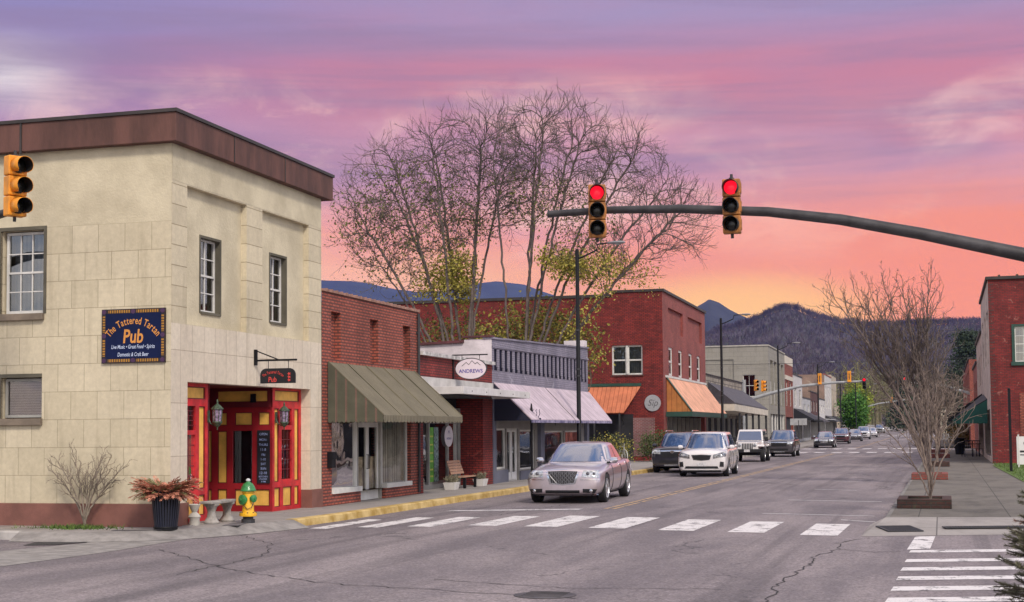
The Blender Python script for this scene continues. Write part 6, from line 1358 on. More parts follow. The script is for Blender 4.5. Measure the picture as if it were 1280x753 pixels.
bush('yellow_leaf_shrub', 'tall thicket of small yellow leaves before the red side wall, behind the lilac shop', (-18.9, 66.5, 5.4), (3.3, 1.6, 2.7), 900, 7500, (leafy, leafy, leafd), 21, .19, base_z=0)
bush('yellow_leaf_shrub', 'thin yellow leafed saplings before the far end of the red side wall', (-23.5, 67.5, 5.6), (3.6, 1.6, 2.2), 500, 3000, (leafy, leafd), 22, .18, base_z=0)
grb = M('dark_green_leaves', (.03, .06, .015), .7, var=.5, scale=6, col2=(.10, .13, .03))
bush('garden_shrub', 'dark green shrub at the foot of the red side wall behind the parked SUV', (-14.6, 74.5, .95), (1.1, .9, .8), 160, 2600, (grb,), 23, .11)
bush('garden_shrub', 'low dark shrub with yellow flowers under the orange side awning', (-16.8, 73, .9), (1.3, .9, .75), 160, 1800, (grb, leafy), 24, .1)
bush('ochre_shrub', 'round ochre shrub on the far right pavement', (1.45, 138, 1.1), (1.3, 1.5, 1.0), 150, 2600, (M('ochre_leaves', (.22, .14, .045), .8, var=.5, scale=5),), 25, .17)
# bare shrub by the pub kerb
def small_tree(name, label, base, stems, blobs, n, seed, D, di, dk, tip, mat_, tw=.6, twl=.3, ex=2.4, maxr=.09, group=None, pods=0, up=.2):
    r = np.random.default_rng(seed); A = np.vstack([ellipsoid_pts(int(n * fr), c, rd, r) for c, rd, fr in blobs])
    pos, par = grow([{'p': [np.array(q, float) for q in s]} for s in stems], A, D, di, dk, 90, up=up, inertia=.6, seed=seed); n0 = len(pos)
    pos, par = twigs(pos, par, None, int(len(pos) * tw), twl, seed, up=1, lo=int(n0 * .15)); rad, leaf = radii(par, tip, ex); rad = np.minimum(rad, maxr)
    T = Thing(name, label, 'tree', base, group=group); g = MB(); branches_mesh(pos, par, rad, g, thin=.008); T.part('trunk', g, mat_, smooth=True, angle=180, recalc=False)
    if pods:
        g = MB(); top = np.where(leaf & (pos[:, 2] > pods[1]))[0]; leaves(g, pos[r.choice(top, pods[0])], .05, r, 4, .03); T.part('seed_head', g, barkd_m, recalc=False)
    return T
def seg(a, b, n, wob=.02, s=1):
    r = np.random.default_rng(s); a = np.array(a, float); b = np.array(b, float); return [tuple(a + (b - a) * i / n + (r.normal(0, wob, 3) if 0 < i < n else 0)) for i in range(n + 1)]
fan_tree('bare_shrub', 'small bare pale barked shrub at the kerb against the pub side wall', (-15.42, 23.2, .15), [(-15.42 + a, 23.2 + b, .15 + c) for a, b, c in ((-.86, .1, 1.12), (-.62, -.1, 1.34), (-.34, .1, 1.42), (.06, -.05, 1.22), (.36, .1, 1.40), (.62, -.1, 1.30), (.88, .05, 1.18))], 33, tip=.0032, S=.135, mat_=M('pale_shrub_bark', (.22, .18, .14), .9, var=.3), maxr=.05, ex=2.7, fork=.40, droop=.02, thin=.006)
# brick tree boxes and the crape myrtles
def tree_box(y0, y1, x0, x1, label, mat_, h=.20):
    T = Thing('brick_tree_box', label, 'tree box', (x0, y0, .15), 0, (x0, y0, .15), group='brick tree boxes along the right kerb'); t = .2
    g = MB(); z0, z1 = .15, .15 + h; g.box(x0, x1, y0, y0 + t, z0, z1); g.box(x0, x1, y1 - t, y1, z0, z1); g.box(x0, x0 + t, y0 + t, y1 - t, z0, z1); g.box(x1 - t, x1, y0 + t, y1 - t, z0, z1); T.part('wall', g, mat_, bevel=.015)
    g = MB(); g.box(x0 + t, x1 - t, y0 + t, y1 - t, .15, z1 - .06); T.part('soil', g, M('mulch', (.07, .05, .035), .95, var=.5, scale=12, bump=.8, col2=(.12, .11, .05)))
bxm = brick('mossy_brick', (.075, .03, .022), (.05, .02, .018), (.04, .035, .028), bw=.2, bh=.08, ms=.012, var=.5, stain=(.05, .055, .03), sscale=2.0)
bxr = brick('box_brick', (.30, .07, .05), (.22, .05, .04), (.16, .11, .09), bw=.2, bh=.08, ms=.012, var=.4)
BX = ((31.6, 33.3, -1.04, .08, 'dark mossy brick tree box nearest the camera on the right pavement', bxm), (48.6, 50.4, -1.12, .03, 'red brick tree box second from the camera', bxr), (64.4, 66.2, -.92, .12, 'dark brick tree box third from the camera', bxm), (82, 83.9, -.98, .18, 'brick tree box fourth from the camera with red sides', bxr), (98, 100, -1.0, .15, 'brick tree box farthest from the camera', bxr))
for y0, y1, x0, x1, lb, m_ in BX: tree_box(y0, y1, x0, x1, lb, m_)
G_ = 'bare crape myrtles in the brick tree boxes'
def at32(u, v, dy=0): return (-.36 + (u - 1165) * .0172, 32.5 + dy, 1.9 + (533 - v) * .0172)
fan_tree('crape_myrtle', 'bare tan crape myrtle with low spreading crown in the nearest brick tree box', (-.36, 32.5, .28), [at32(*q) for q in ((1104, 525, .3), (1114, 492, -.4), (1134, 470, .3), (1158, 460, -.3), (1180, 464, .5), (1200, 480, -.3), (1220, 512, .3), (1150, 490, .7))], 41, tip=.0042, S=.24, mat_=barkt_m, maxr=.06, ex=2.6, group=G_, fork=.42, thin=.008)
def at50(u, v, dy=0): return (-.62 + (u - 1160) * .0272, 49.6 + dy, 1.9 + (533 - v) * .0278)
fan_tree('crape_myrtle', 'tall bare crape myrtle with dark seed heads rising above the hill line', (-.62, 49.6, .28), [at50(*q) for q in ((1042, 385, .3), (1050, 368, -.4), (1072, 362, .5), (1095, 372, -.3), (1112, 358, .5), (1135, 366, -.4), (1150, 380, .3), (1166, 350, 0), (1060, 430, -.4), (1180, 430, .3))], 43, tip=.0052, S=.34, mat_=M('brown_bark', (.13, .10, .09), .9, var=.3, scale=4), maxr=.075, ex=2.7, group=G_, pods=(420, 3.9), fork=.40, droop=.06, thin=.01)
for i, (y, x, hs, lb) in enumerate(((66, -.4, 1.0, 'bare crape myrtle in the third brick tree box'), (83.6, -.4, 1.1, 'bare crape myrtle in the fourth brick tree box'), (99.5, -.4, 1.15, 'bare crape myrtle in the farthest brick tree box'))):
    small_tree('crape_myrtle', lb, (x, y - .4, .28), [seg((0, 0, 0), (0, 0, .8), 4, .02), seg((0, 0, .8), (-.4, 0, 2.0), 6, .04, 2), seg((0, 0, .8), (.4, 0, 2.1), 6, .04, 3), seg((0, 0, .8), (.0, .2, 2.3), 6, .04, 4)], [((0, 0, 3.1 * hs), (1.5, 1.3, 1.3), 1.0)], 520, 51 + i, .15, 1.2, .2, .008, barkt_m, .8, .3, maxr=.06, ex=2.5, group=G_)

# foreground spruce at the bottom right corner
def spruce_small():
    T = Thing('young_spruce', 'young spruce with brown dried tips at the lower right corner of the photo', 'tree', (.57, 7.0, 0))
    nm = M('spruce_needles', (.09, .10, .055), .7, var=.5, scale=14, col2=(.20, .19, .11)); nb = M('dried_spruce_needles', (.28, .14, .09), .8, var=.4, scale=14)
    gw = MB(); gn = MB(); gb = MB(); r = random.Random(5)
    gw.tube([(0, 0, 0), (.01, 0, .6), (0, 0, 1.1), (.0, .01, 1.62)], [.028, .022, .014, .006], 7)
    def spray(p, d, L, dry):
        n = max(2, int(L / .0045)); d = Vector(d).normalized(); u = d.orthogonal().normalized(); w_ = d.cross(u); gg = gb if dry else gn
        gw.tube([p, p + d * L], [.003, .002], 4, caps=False)
        for i in range(n * 5):
            q = p + d * L * r.random(); t = r.uniform(0, 6.283); o = (u * math.cos(t) + w_ * math.sin(t)) * .016 + d * .012; s = d.cross(o).normalized() * .0017
            gg.add([q - s, q + s, q + o], [(0, 1, 2)])
    z = .25
    while z < 1.56:
        k = 10
        for j in range(k):
            a = r.uniform(0, 6.283); L = .50 * (1 - z / 1.78) ** .6 + .05; p = Vector((0, 0, z)); d = Vector((math.cos(a), math.sin(a), r.uniform(-.05, .35))).normalized()
            st = .05; n = int(L / st); q = p.copy()
            dry = r.random() < .16
            for i in range(n):
                q2 = q + d * st; d = (d + Vector((r.uniform(-.08, .08), r.uniform(-.08, .08), .02))).normalized(); gw.tube([q, q2], [.006 * (1 - i / n) + .002] * 2, 4, caps=False)
                if i > n * .2:
                    for s_ in (-1, 1):
                        sd_ = (d + d.cross(Vector((0, 0, 1))) * s_ * .9 + Vector((0, 0, r.uniform(-.25, .25)))).normalized(); spray(q2, sd_, r.uniform(.05, .13) * (1.1 - i / n * .5), dry and r.random() < .7)
                q = q2
            spray(q - d * .02, d, .10, dry)
        z += r.uniform(.05, .075)
    T.part('trunk', gw, barkd_m, recalc=False); T.part('foliage', gn, nm, recalc=False); T.part('foliage', gb, nb, recalc=False)
spruce_small()

# leafy green street tree, far conifer, far bare trees
def leaf_crown(name, label, base, h, w_, mat_, n, seed, cat='tree', conic=False, lsize=.5, trunk=barkd_m):
    r = np.random.default_rng(seed); T = Thing(name, label, cat, base); g = MB(); g.tube([(0, 0, 0), (0.05, 0, h * .4), (0, 0, h * .9)], [w_ * .05, w_ * .035, .02], 7)
    cl = []
    for k in range(60 if not conic else 90):
        if conic: z = h * r.uniform(.1, .98); rr = w_ * .5 * (1 - z / h) ** .8 * r.uniform(.5, 1.05); a = r.uniform(0, 6.28); c = np.array([rr * math.cos(a), rr * math.sin(a), z - rr * .25]); s = .09 * w_ + .05 * w_ * (1 - z / h)
        else: v = r.normal(0, 1, 3); v /= np.linalg.norm(v); c = v * np.array([w_ * .42, w_ * .42, h * .40]) * r.uniform(.35, 1.0) + np.array([0, 0, h * .56]); s = w_ * r.uniform(.07, .14)
        g.tube([(0, 0, min(c[2], h * .8) * .7), tuple(c)], [.05, .02], 4); cl.append((c, s))
    T.part('trunk', g, trunk, recalc=False); g = MB(); m = n // len(cl)
    for c, s in cl: leaves(g, [c + r.normal(0, s, 3) * np.array([1, 1, .8 if not conic else .45]) for _ in range(m)], lsize, r, 1, .02)
    T.part('crown', g, mat_, recalc=False); return T
leaf_crown('street_tree', 'bright green leafy tree at the end of the far left row', (-14.2, 236, gz(236)), 7.2, 5.2, M('fresh_green_leaves', (.035, .14, .012), .7, var=.6, scale=1.6, col2=(.10, .26, .03)), 9000, 61, lsize=.34)
leaf_crown('lime_tree', 'yellow green tree partly hidden behind the bright green tree', (-15.0, 262, gz(262)), 10.5, 5.5, M('lime_leaves', (.22, .26, .03), .8, var=.4, scale=1), 4200, 62, lsize=.4)
conm = M('conifer_needles', (.03, .05, .03), .8, var=.5, scale=.8)
leaf_crown('conifer', 'tall dark green spreading conifer beyond the right side buildings', (3.1, 205, .4), 14.6, 8.5, conm, 17000, 63, conic=True, lsize=.3)
leaf_crown('conifer', 'dark conifer standing among bare trees at the end of the street', (-8.8, 330, gz(330)), 13, 8, conm, 5000, 64, conic=True, lsize=.6)
leaf_crown('conifer', 'darker narrow conifer behind the bare crape myrtle crown', (-3.6, 300, gz(300)), 12, 7, conm, 5000, 65, conic=True, lsize=.6)
def far_tree_mesh(seed, h, n=330):
    r = np.random.default_rng(seed); A = ellipsoid_pts(n, (0, 0, h * .62), (h * .30, h * .30, h * .36), r)
    pos, par = grow([{'p': seg((0, 0, 0), (0, 0, h * .4), 5, .05, seed)}], A, h * .045, h * .5, h * .07, 50, up=.15, inertia=.6, seed=seed); pos, par = twigs(pos, par, None, len(pos), h * .09, seed); rad, _ = radii(par, h * .0028, 2.3); g = MB(); branches_mesh(pos, par, rad, g, thin=.05); return g
protos = []
dirs_ = ('left', 'middle', 'right')
barkf = M('far_bark', (.13, .10, .085), .9, var=.3, scale=1); barkg = M('far_olive_bark', (.15, .14, .07), .9, var=.3, scale=1)
far_n = 0
def far_tree(x, y, s, k, label=None):
    global far_n
    me = protos[k % len(protos)]
    o = bpy.data.objects.new('bare_tree', me); COL.objects.link(o); o.location = (x, y, gz(y) - .1); o.scale = (s, s, s); o.rotation_euler = (0, 0, rng.uniform(0, 6.28)); setp(o, label or 'distant bare tree in the brown belt closing the end of the street', 'tree', 'distant bare trees at the end of the street')
for k in range(5):
    g = far_tree_mesh(70 + k, 12.0); me = bpy.data.meshes.new('bare_tree'); me.from_pydata(g.v, [], g.f); me.materials.append(barkf if k % 2 else barkg); me.update(); protos.append(me)
for i in range(46):
    y = rng.uniform(265, 520); x = rng.uniform(-14 - (y - 260) * .10, 16)
    if -12.6 < x < -.6: x = rng.choice((-14.5 - rng.random() * 12, 1.5 + rng.random() * 9)) 
    far_tree(x, y, rng.uniform(.8, 1.35), i)
for i in range(26): far_tree(rng.uniform(-30, 12), rng.uniform(540, 620), rng.uniform(1.2, 1.9), i)
# pale wall at the far left kerb, far hedge
T = Thing('white_fence', 'long low white wall beside the road beyond the green tree', 'wall', (-13.2, 262, gz(262)), 0, (-13.2, 262, 0)); g = MB(); g.box(-14.2, -13.6, 262, 300, 0, 1.6); g.box(-14.3, -13.5, 261.9, 300, 1.6, 1.75); T.part('wall', g, palw)

# ================================================================ hills
def ridge(name, prof, dist, depth, mat_, rough, base_drop=-20, seed=1, n=160):
    """terrain: a ridge whose skyline passes through (azimuth tangent, elevation tangent) at a given distance"""
    r = np.random.default_rng(seed); xs = np.array([p[0] for p in prof]); es = np.array([p[1] for p in prof]); T_ = np.linspace(xs[0], xs[-1], n); E_ = np.interp(T_, xs, es)
    for k_ in range(5): f_ = 6 * 2 ** k_; ph = r.uniform(0, 6.28); E_ = E_ + rough / (1.7 ** k_) * np.sin(T_ * f_ * 6 + ph + 2 * np.sin(T_ * f_ * 2 + ph * 2)) * .4
    rows = 34; V = []; F_ = []; fx_, fy_ = -math.sin(AZ), math.cos(AZ); rx_, ry_ = math.cos(AZ), math.sin(AZ)
    H = np.zeros((rows, n)); D_ = np.zeros((rows, n))
    for j in range(rows):
        t = j / (rows - 1); d = dist - depth * (1 - t) if t <= 1 else dist
        for i in range(n):
            gul = math.sin(T_[i] * 90 + 3 * math.sin(t * 5 + T_[i] * 20)) * .5 + math.sin(T_[i] * 37 + t * 4) * .5
            hh = (E_[i] * dist + 1.9) * (t ** 1.35) * (1 + .10 * gul * math.sin(math.pi * t)); lat = T_[i] * (dist + gul * 0)
            lat_d = lat * (.55 + .45 * t) if dist < 0 else lat * (d / dist)
            V.append((fx_ * d + rx_ * lat_d, fy_ * d + ry_ * lat_d, hh + base_drop * (1 - t)))
    for i in range(n):   # back slope
        d = dist + depth * .5; lat = T_[i] * dist; V.append((fx_ * d + rx_ * lat, fy_ * d + ry_ * lat, (E_[i] * dist) * .35))
    for j in range(rows):
        for i in range(n - 1): a = j * n + i; F_.append((a, a + 1, a + n + 1, a + n))
    g = MB(); g.add(V, F_); o = struct(name, g, mat_, smooth=True, angle=180, recalc=False); return np.array(V).reshape(rows + 1, n, 3)
def e(v, u=900): return ((537.6 - (u - 640) * .0088) - v) / 1777.6
def U_(u): return (u - 640) / 1777.6
hillm = M('forest_floor', (.045, .035, .042), .95, var=.4, scale=.01, col2=(.08, .062, .07))
hillb = M('wooded_mountain', (.022, .028, .032), .95, var=.5, scale=.0035)
ridge('mountain', [(U_(u), e(v, u)) for u, v in ((150, 352), (330, 356), (403, 350), (440, 352), (480, 358), (520, 363), (560, 363), (590, 357), (620, 353), (655, 356), (690, 368), (720, 376), (760, 382), (830, 388), (900, 400), (1000, 420), (1300, 430))], 6500, 2400, hillb, .0016, -60, 3)
ridge('peak', [(U_(u), e(v, u)) for u, v in ((780, 425), (830, 408), (858, 394), (874, 383), (888, 374), (900, 378), (915, 388), (940, 399), (980, 412), (1040, 440), (1120, 470))], 3600, 1500, M('slate_forest', (.022, .025, .03), .95, var=.5, scale=.006), .0010, -40, 5)
V3 = ridge('wooded_hill', [(U_(u), e(v, u)) for u, v in ((820, 470), (870, 430), (900, 415), (930, 408), (950, 400), (968, 391), (985, 387), (1000, 389), (1020, 398), (1045, 404), (1090, 409), (1150, 407), (1225, 406), (1300, 402), (1420, 398))], 1900, 1250, hillm, .0006, -12, 7, 220)
# bare forest on the near hill, one mass
r = np.random.default_rng(4); gv = []; gf = []; mi = []
rows, cols = V3.shape[0] - 1, V3.shape[1]
def hill_point(t, s):
    j = t * (rows - 1); i = s * (cols - 1); j0 = min(int(j), rows - 2); i0 = min(int(i), cols - 2); a, b = j - j0, i - i0
    return V3[j0, i0] * (1 - a) * (1 - b) + V3[j0 + 1, i0] * a * (1 - b) + V3[j0, i0 + 1] * (1 - a) * b + V3[j0 + 1, i0 + 1] * a * b
def puff(p, h, m):
    """a leafless crown: a trunk and many upward slivers"""
    b = len(gv); wv = .22
    gv.extend([(p[0] - wv, p[1], p[2] - 1), (p[0] + wv, p[1], p[2] - 1), (p[0], p[1], p[2] + h * .9)]); gf.append((b, b + 1, b + 2)); mi.append(m)
    for q in range(10):
        a = r.uniform(0, 6.28); z0 = h * r.uniform(.15, .6); rr = h * r.uniform(.15, .45); c = (p[0] + math.cos(a) * rr * .2, p[1] + math.sin(a) * rr * .2, p[2] + z0); ti = (p[0] + math.cos(a) * rr, p[1] + math.sin(a) * rr, p[2] + min(h, z0 + h * r.uniform(.25, .45))); w2 = h * r.uniform(.010, .028); b = len(gv)
        gv.extend([(c[0] - w2, c[1], c[2]), (c[0] + w2, c[1], c[2]), (ti[0] + w2 * .5, ti[1], ti[2]), (ti[0] - w2 * .5, ti[1], ti[2])]); gf.append((b, b + 1, b + 2, b + 3)); mi.append(m)
for k in range(13000):
    t = r.random() ** .7; s = r.uniform(0.0, .93); puff(hill_point(t, s), r.uniform(5, 9.5), int(r.choice([0, 0, 0, 1, 1, 2, 3], 1)[0]))
for k in range(1500): puff(hill_point(.985 + .015 * r.random(), r.uniform(0.05, .93)), r.uniform(8, 13), int(r.choice([0, 1])))
g = MB(); g.v = gv; g.f = gf; g.mi = mi
o = make('forest', g, [M('mauve_bare_wood', (.055, .041, .056), .9, var=.4, scale=.008), M('grey_bare_wood', (.078, .062, .072), .9, var=.4, scale=.008), M('russet_bare_wood', (.065, .042, .044), .9, var=.4, scale=.008), M('dull_green_wood', (.08, .085, .065), .9, var=.3, scale=.02)], recalc=False)
setp(o, 'leafless mauve grey woods covering the near hill', 'forest', kind='stuff')

# ================================================================ vehicles
def carpaint(name, c, metal=.0, rough=.3, coat=1.0):
    m_, t, b = newmat(name); t.set(b.inputs['Base Color'], c); b.inputs['Metallic'].default_value = metal; b.inputs['Roughness'].default_value = rough; b.inputs['Coat Weight'].default_value = coat; b.inputs['Coat Roughness'].default_value = .04
    oc = t.n('ShaderNodeTexCoord').outputs['Object']; x, y, z = t.sep(oc)
    dirt = t.m('MULTIPLY', t.sm(z, .75, .2), t.sm(t.noise(oc, 3.0, 5, .6), .3, .7)); t.set(b.inputs['Base Color'], t.mix(t.m('MULTIPLY', dirt, .35), c, (.18, .16, .15))); return m_
tyre_m = M('tyre_rubber', (.014, .014, .015), .8, var=.2); rim_m = M('alloy_rim', (.42, .42, .44), .28, metal=.85, var=.1); chrome = M('chrome', (.62, .62, .64), .12, metal=1.0, var=.03); cglass = None
def carglass(name='car_glass'):
    m_, t, b = newmat(name); t.set(b.inputs['Base Color'], (.018, .05, .14)); b.inputs['Roughness'].default_value = .03; b.inputs['Specular IOR Level'].default_value = .9; b.inputs['Coat Weight'].default_value = 1; b.inputs['Coat IOR'].default_value = 1.9; b.inputs['Coat Roughness'].default_value = .02; return m_  # blue base colour paints the sky's reflection into the glass
cglass = carglass(); trim = M('black_trim', (.012, .012, .013), .5); lampg = M('headlamp_glass', (.48, .50, .52), .12, metal=.5, var=.5, scale=14, coat=1); dkgrille = M('dark_grille', (.012, .012, .014), .35); plate_m = M('number_plate', (.55, .54, .55), .5, var=.3, scale=20); underm = M('underbody', (.008, .008, .008), .9)
def ring_pts(hw, zb, zt, crown, tuck=.06):
    H = zt - zb
    half = [(0, zb), (.72 * hw, zb), (.90 * hw, zb + .03), (.965 * hw, zb + .25 * H), (hw, zb + .50 * H), (hw * .985, zb + .74 * H), (hw * .955, zb + .90 * H), (hw * (.955 - tuck), zt), (.62 * hw, zt + crown * .55), (.3 * hw, zt + crown * .9), (0, zt + crown)]
    return half
def body_mesh(st, wheels, wr, hw_w):
    """lofted, subdivided car body with wheel arches cut out"""
    V = []; F_ = []; n = 11; m = 2 * n - 2
    for (y, hw, zb, zt, cr) in st:
        h = ring_pts(hw, zb, zt, cr); V += [(x, y, z) for x, z in h] + [(-x, y, z) for x, z in reversed(h[1:-1])]
    for i in range(len(st) - 1):
        for k in range(m): F_.append((i * m + k, i * m + (k + 1) % m, (i + 1) * m + (k + 1) % m, (i + 1) * m + k))
    for b in (0, (len(st) - 1) * m):
        F_.append((b, b + 1, b + m - 1))
        for k in range(1, n - 2): F_.append((b + k, b + k + 1, b + m - k - 1, b + m - k))
        F_.append((b + n - 2, b + n - 1, b + n))
    me = bpy.data.meshes.new('b'); me.from_pydata(V, [], F_); bm = bmesh.new(); bm.from_mesh(me); bmesh.ops.recalc_face_normals(bm, faces=bm.faces); bm.to_mesh(me); bm.free()
    o = bpy.data.objects.new('b', me); COL.objects.link(o); s = o.modifiers.new('s', 'SUBSURF'); s.levels = 2; s.render_levels = 2
    cut = []
    for wy in wheels:
        for sx in (-1, 1):
            g = MB(); g.lathe([(wr * 1.13, 0), (wr * 1.13, .42)], (0, 0, 0), 36, axis='x'); g.v = [(sx * (hw_w - .30 + p[0]), p[1] + wy, p[2] + wr) for p in g.v]; c = make('cut', g, trim); cut.append(c); b = o.modifiers.new('c', 'BOOLEAN'); b.operation = 'DIFFERENCE'; b.object = c; b.solver = 'EXACT'
    bpy.context.view_layer.update(); dg = bpy.context.evaluated_depsgraph_get(); res = bpy.data.meshes.new_from_object(o.evaluated_get(dg), depsgraph=dg)
    for c in cut: bpy.data.objects.remove(c)
    bpy.data.objects.remove(o)
    for p in res.polygons:
        c = p.center; k = 0
        for wy in wheels:
            dd = math.hypot(c.y - wy, c.z - wr)
            if dd < wr * 1.135 and (abs(c.x) < hw_w - .01 or dd < wr * 1.12) and dd > -1:
                nd = abs(p.normal.x)
                if nd < .5 and abs(dd - wr * 1.13) < .02 or (nd > .9 and abs(abs(c.x) - (hw_w - .30)) < .02): k = 1
        p.material_index = k
    return res
def cabin_mesh(cb):
    """greenhouse shell: rounded plan slices from belt to roof"""
    z0, z1, f0, f1, r0, r1, w0, w1, bow = cb; lv = [(0, 0), (.2, .19), (.4, .39), (.6, .6), (.78, .79), (.89, .93), (.96, 1.06), (1.0, 1.35)]; V = []; F_ = []; m = 56; ex = 5.0
    for t, ins in lv:
        yf = f0 + (f1 - f0) * ins; yr = r0 + (r1 - r0) * ins; hw = w0 + (w1 - w0) * ins; z = z0 + (z1 - z0) * t
        for k in range(m):
            a = 2 * math.pi * k / m; c_, s_ = math.cos(a), math.sin(a); x = hw * math.copysign(abs(c_) ** (2 / ex), c_); y = (yf + yr) / 2 + (yr - yf) / 2 * math.copysign(abs(s_) ** (2 / ex), s_)
            if s_ < 0: y -= bow * (1 - (x / hw) ** 2) * (abs(s_) ** .5) - bow * .4
            else: y += bow * .6 * (1 - (x / hw) ** 2) * (abs(s_) ** .5)
            V.append((x, y, z))
    b = len(V) - m; cy = sum(v[1] for v in V[b:]) / m
    for sc, dz in ((.75, .012), (.4, .022), (.05, .025)):
        for k in range(m): x, y, z = V[b + k]; V.append((x * sc, cy + (y - cy) * sc, z + dz))
    for i in range(len(lv) + 2):
        for k in range(m): F_.append((i * m + k, i * m + (k + 1) % m, (i + 1) * m + (k + 1) % m, (i + 1) * m + k))
    F_.append(tuple((len(lv) + 2) * m + k for k in range(m))); g = MB(); g.add(V, F_); return g
def project(bvh, P, axis, sgn, off):
    """drop a point on the shell along an axis; axis 'y' uses (x,z), axis 'x' uses (y,z)"""
    if axis == 'y': o = Vector((P[0], -50 * sgn if sgn > 0 else 50, P[1])); d = Vector((0, 1 if sgn > 0 else -1, 0))
    elif axis == 'x': o = Vector((50 * sgn, P[0], P[1])); d = Vector((-sgn, 0, 0))
    else: o = Vector((P[0], P[1], 50)); d = Vector((0, 0, -1))
    hit, nrm_, _, _ = bvh.ray_cast(o, d)
    if hit is None: hit, nrm_, _, _ = bvh.find_nearest(Vector((P[0], 0, P[1])) if axis == 'y' else Vector((sgn, P[0], P[1])))
    if nrm_.dot(d) > 0: nrm_ = -nrm_
    return hit + nrm_ * off
def patch(bvh, top, bot, axis, sgn, off=.006, nu=10, nv=4):
    """lofted patch between two polylines, laid on the shell"""
    def along(pl, t):
        L = [0]; 
        for a, b in zip(pl[:-1], pl[1:]): L.append(L[-1] + math.hypot(b[0] - a[0], b[1] - a[1]))
        s = t * L[-1]
        for i in range(len(pl) - 1):
            if s <= L[i + 1] + 1e-9: q = (s - L[i]) / max(1e-9, L[i + 1] - L[i]); return (pl[i][0] + (pl[i + 1][0] - pl[i][0]) * q, pl[i][1] + (pl[i + 1][1] - pl[i][1]) * q)
        return pl[-1]
    V = []; F_ = []
    for j in range(nv + 1):
        for i in range(nu + 1):
            a = along(top, i / nu); b = along(bot, i / nu); q = j / nv; V.append(project(bvh, (a[0] + (b[0] - a[0]) * q, a[1] + (b[1] - a[1]) * q), axis, sgn, off))
    for j in range(nv):
        for i in range(nu): k = j * (nu + 1) + i; F_.append((k, k + 1, k + nu + 2, k + nu + 1))
    g = MB(); g.add(V, F_); return g
def sline(bvh, pts, axis, sgn, w_=.006, off=.004, seg_=8):
    """thin dark shut line laid on the body"""
    Q = []
    for a, b in zip(pts[:-1], pts[1:]):
        for i in range(seg_): t = i / seg_; Q.append(project(bvh, (a[0] + (b[0] - a[0]) * t, a[1] + (b[1] - a[1]) * t), axis, sgn, off))
    Q.append(project(bvh, pts[-1], axis, sgn, off)); g = MB(); g.tube(Q, w_, 4, caps=False); return g
def wheel(T, x, y, r, wd, sgn, rimm=rim_m, spokes=5, rr=.68):
    g = MB(); prof = [(r * rr, -wd / 2), (r * .93, -wd / 2), (r, -wd * .36), (r, wd * .36), (r * .93, wd / 2), (r * rr, wd / 2), (r * rr * .97, 0)]
    g.lathe(prof, (0, 0, 0), 36, axis='x'); g.f = g.f[:-2]; g.v = [(p[0] + x, p[1] + y, p[2] + r) for p in g.v]; wo_ = T.part('wheel', g, tyre_m, smooth=True)
    g = MB(); g.lathe([(r * rr, 0), (r * rr, wd * .44), (r * rr * .94, wd * .5), (r * rr * .9, wd * .40), (r * rr * .88, wd * .1)], (0, 0, 0), 32, axis='x'); g.f = g.f[:-2]
    for k in range(spokes):
        a = 2 * math.pi * k / spokes + .3; ca, sa = math.cos(a), math.sin(a); pa, pb = (-sa, ca), (ca, sa)
        def q(rad_, tw, h): return (h, pb[0] * rad_ + pa[0] * tw, pb[1] * rad_ + pa[1] * tw)
        t0, t1 = r * .10, r * .085; g.hexa([q(r * .08, -t0, wd * .15), q(r * .08, t0, wd * .15), q(r * rr * .93, t1, wd * .2), q(r * rr * .93, -t1, wd * .2), q(r * .08, -t0 * .8, wd * .46), q(r * .08, t0 * .8, wd * .46), q(r * rr * .93, t1 * .7, wd * .40), q(r * rr * .93, -t1 * .7, wd * .40)])
    g.lathe([(r * .17, wd * .1), (r * .17, wd * .44), (r * .1, wd * .48)], (0, 0, 0), 14, axis='x'); g.v = [(p[0] * sgn + x, p[1] + y, p[2] + r) for p in g.v]; T.part('rim', g, rimm, parent=wo_)
    g = MB(); g.lathe([(r * rr * .95, 0), (.02, 0.001)], (0, 0, 0), 24, axis='x'); g.v = [(p[0] * sgn + x, p[1] + y, p[2] + r) for p in g.v]; T.part('brake', g, underm, parent=wo_)
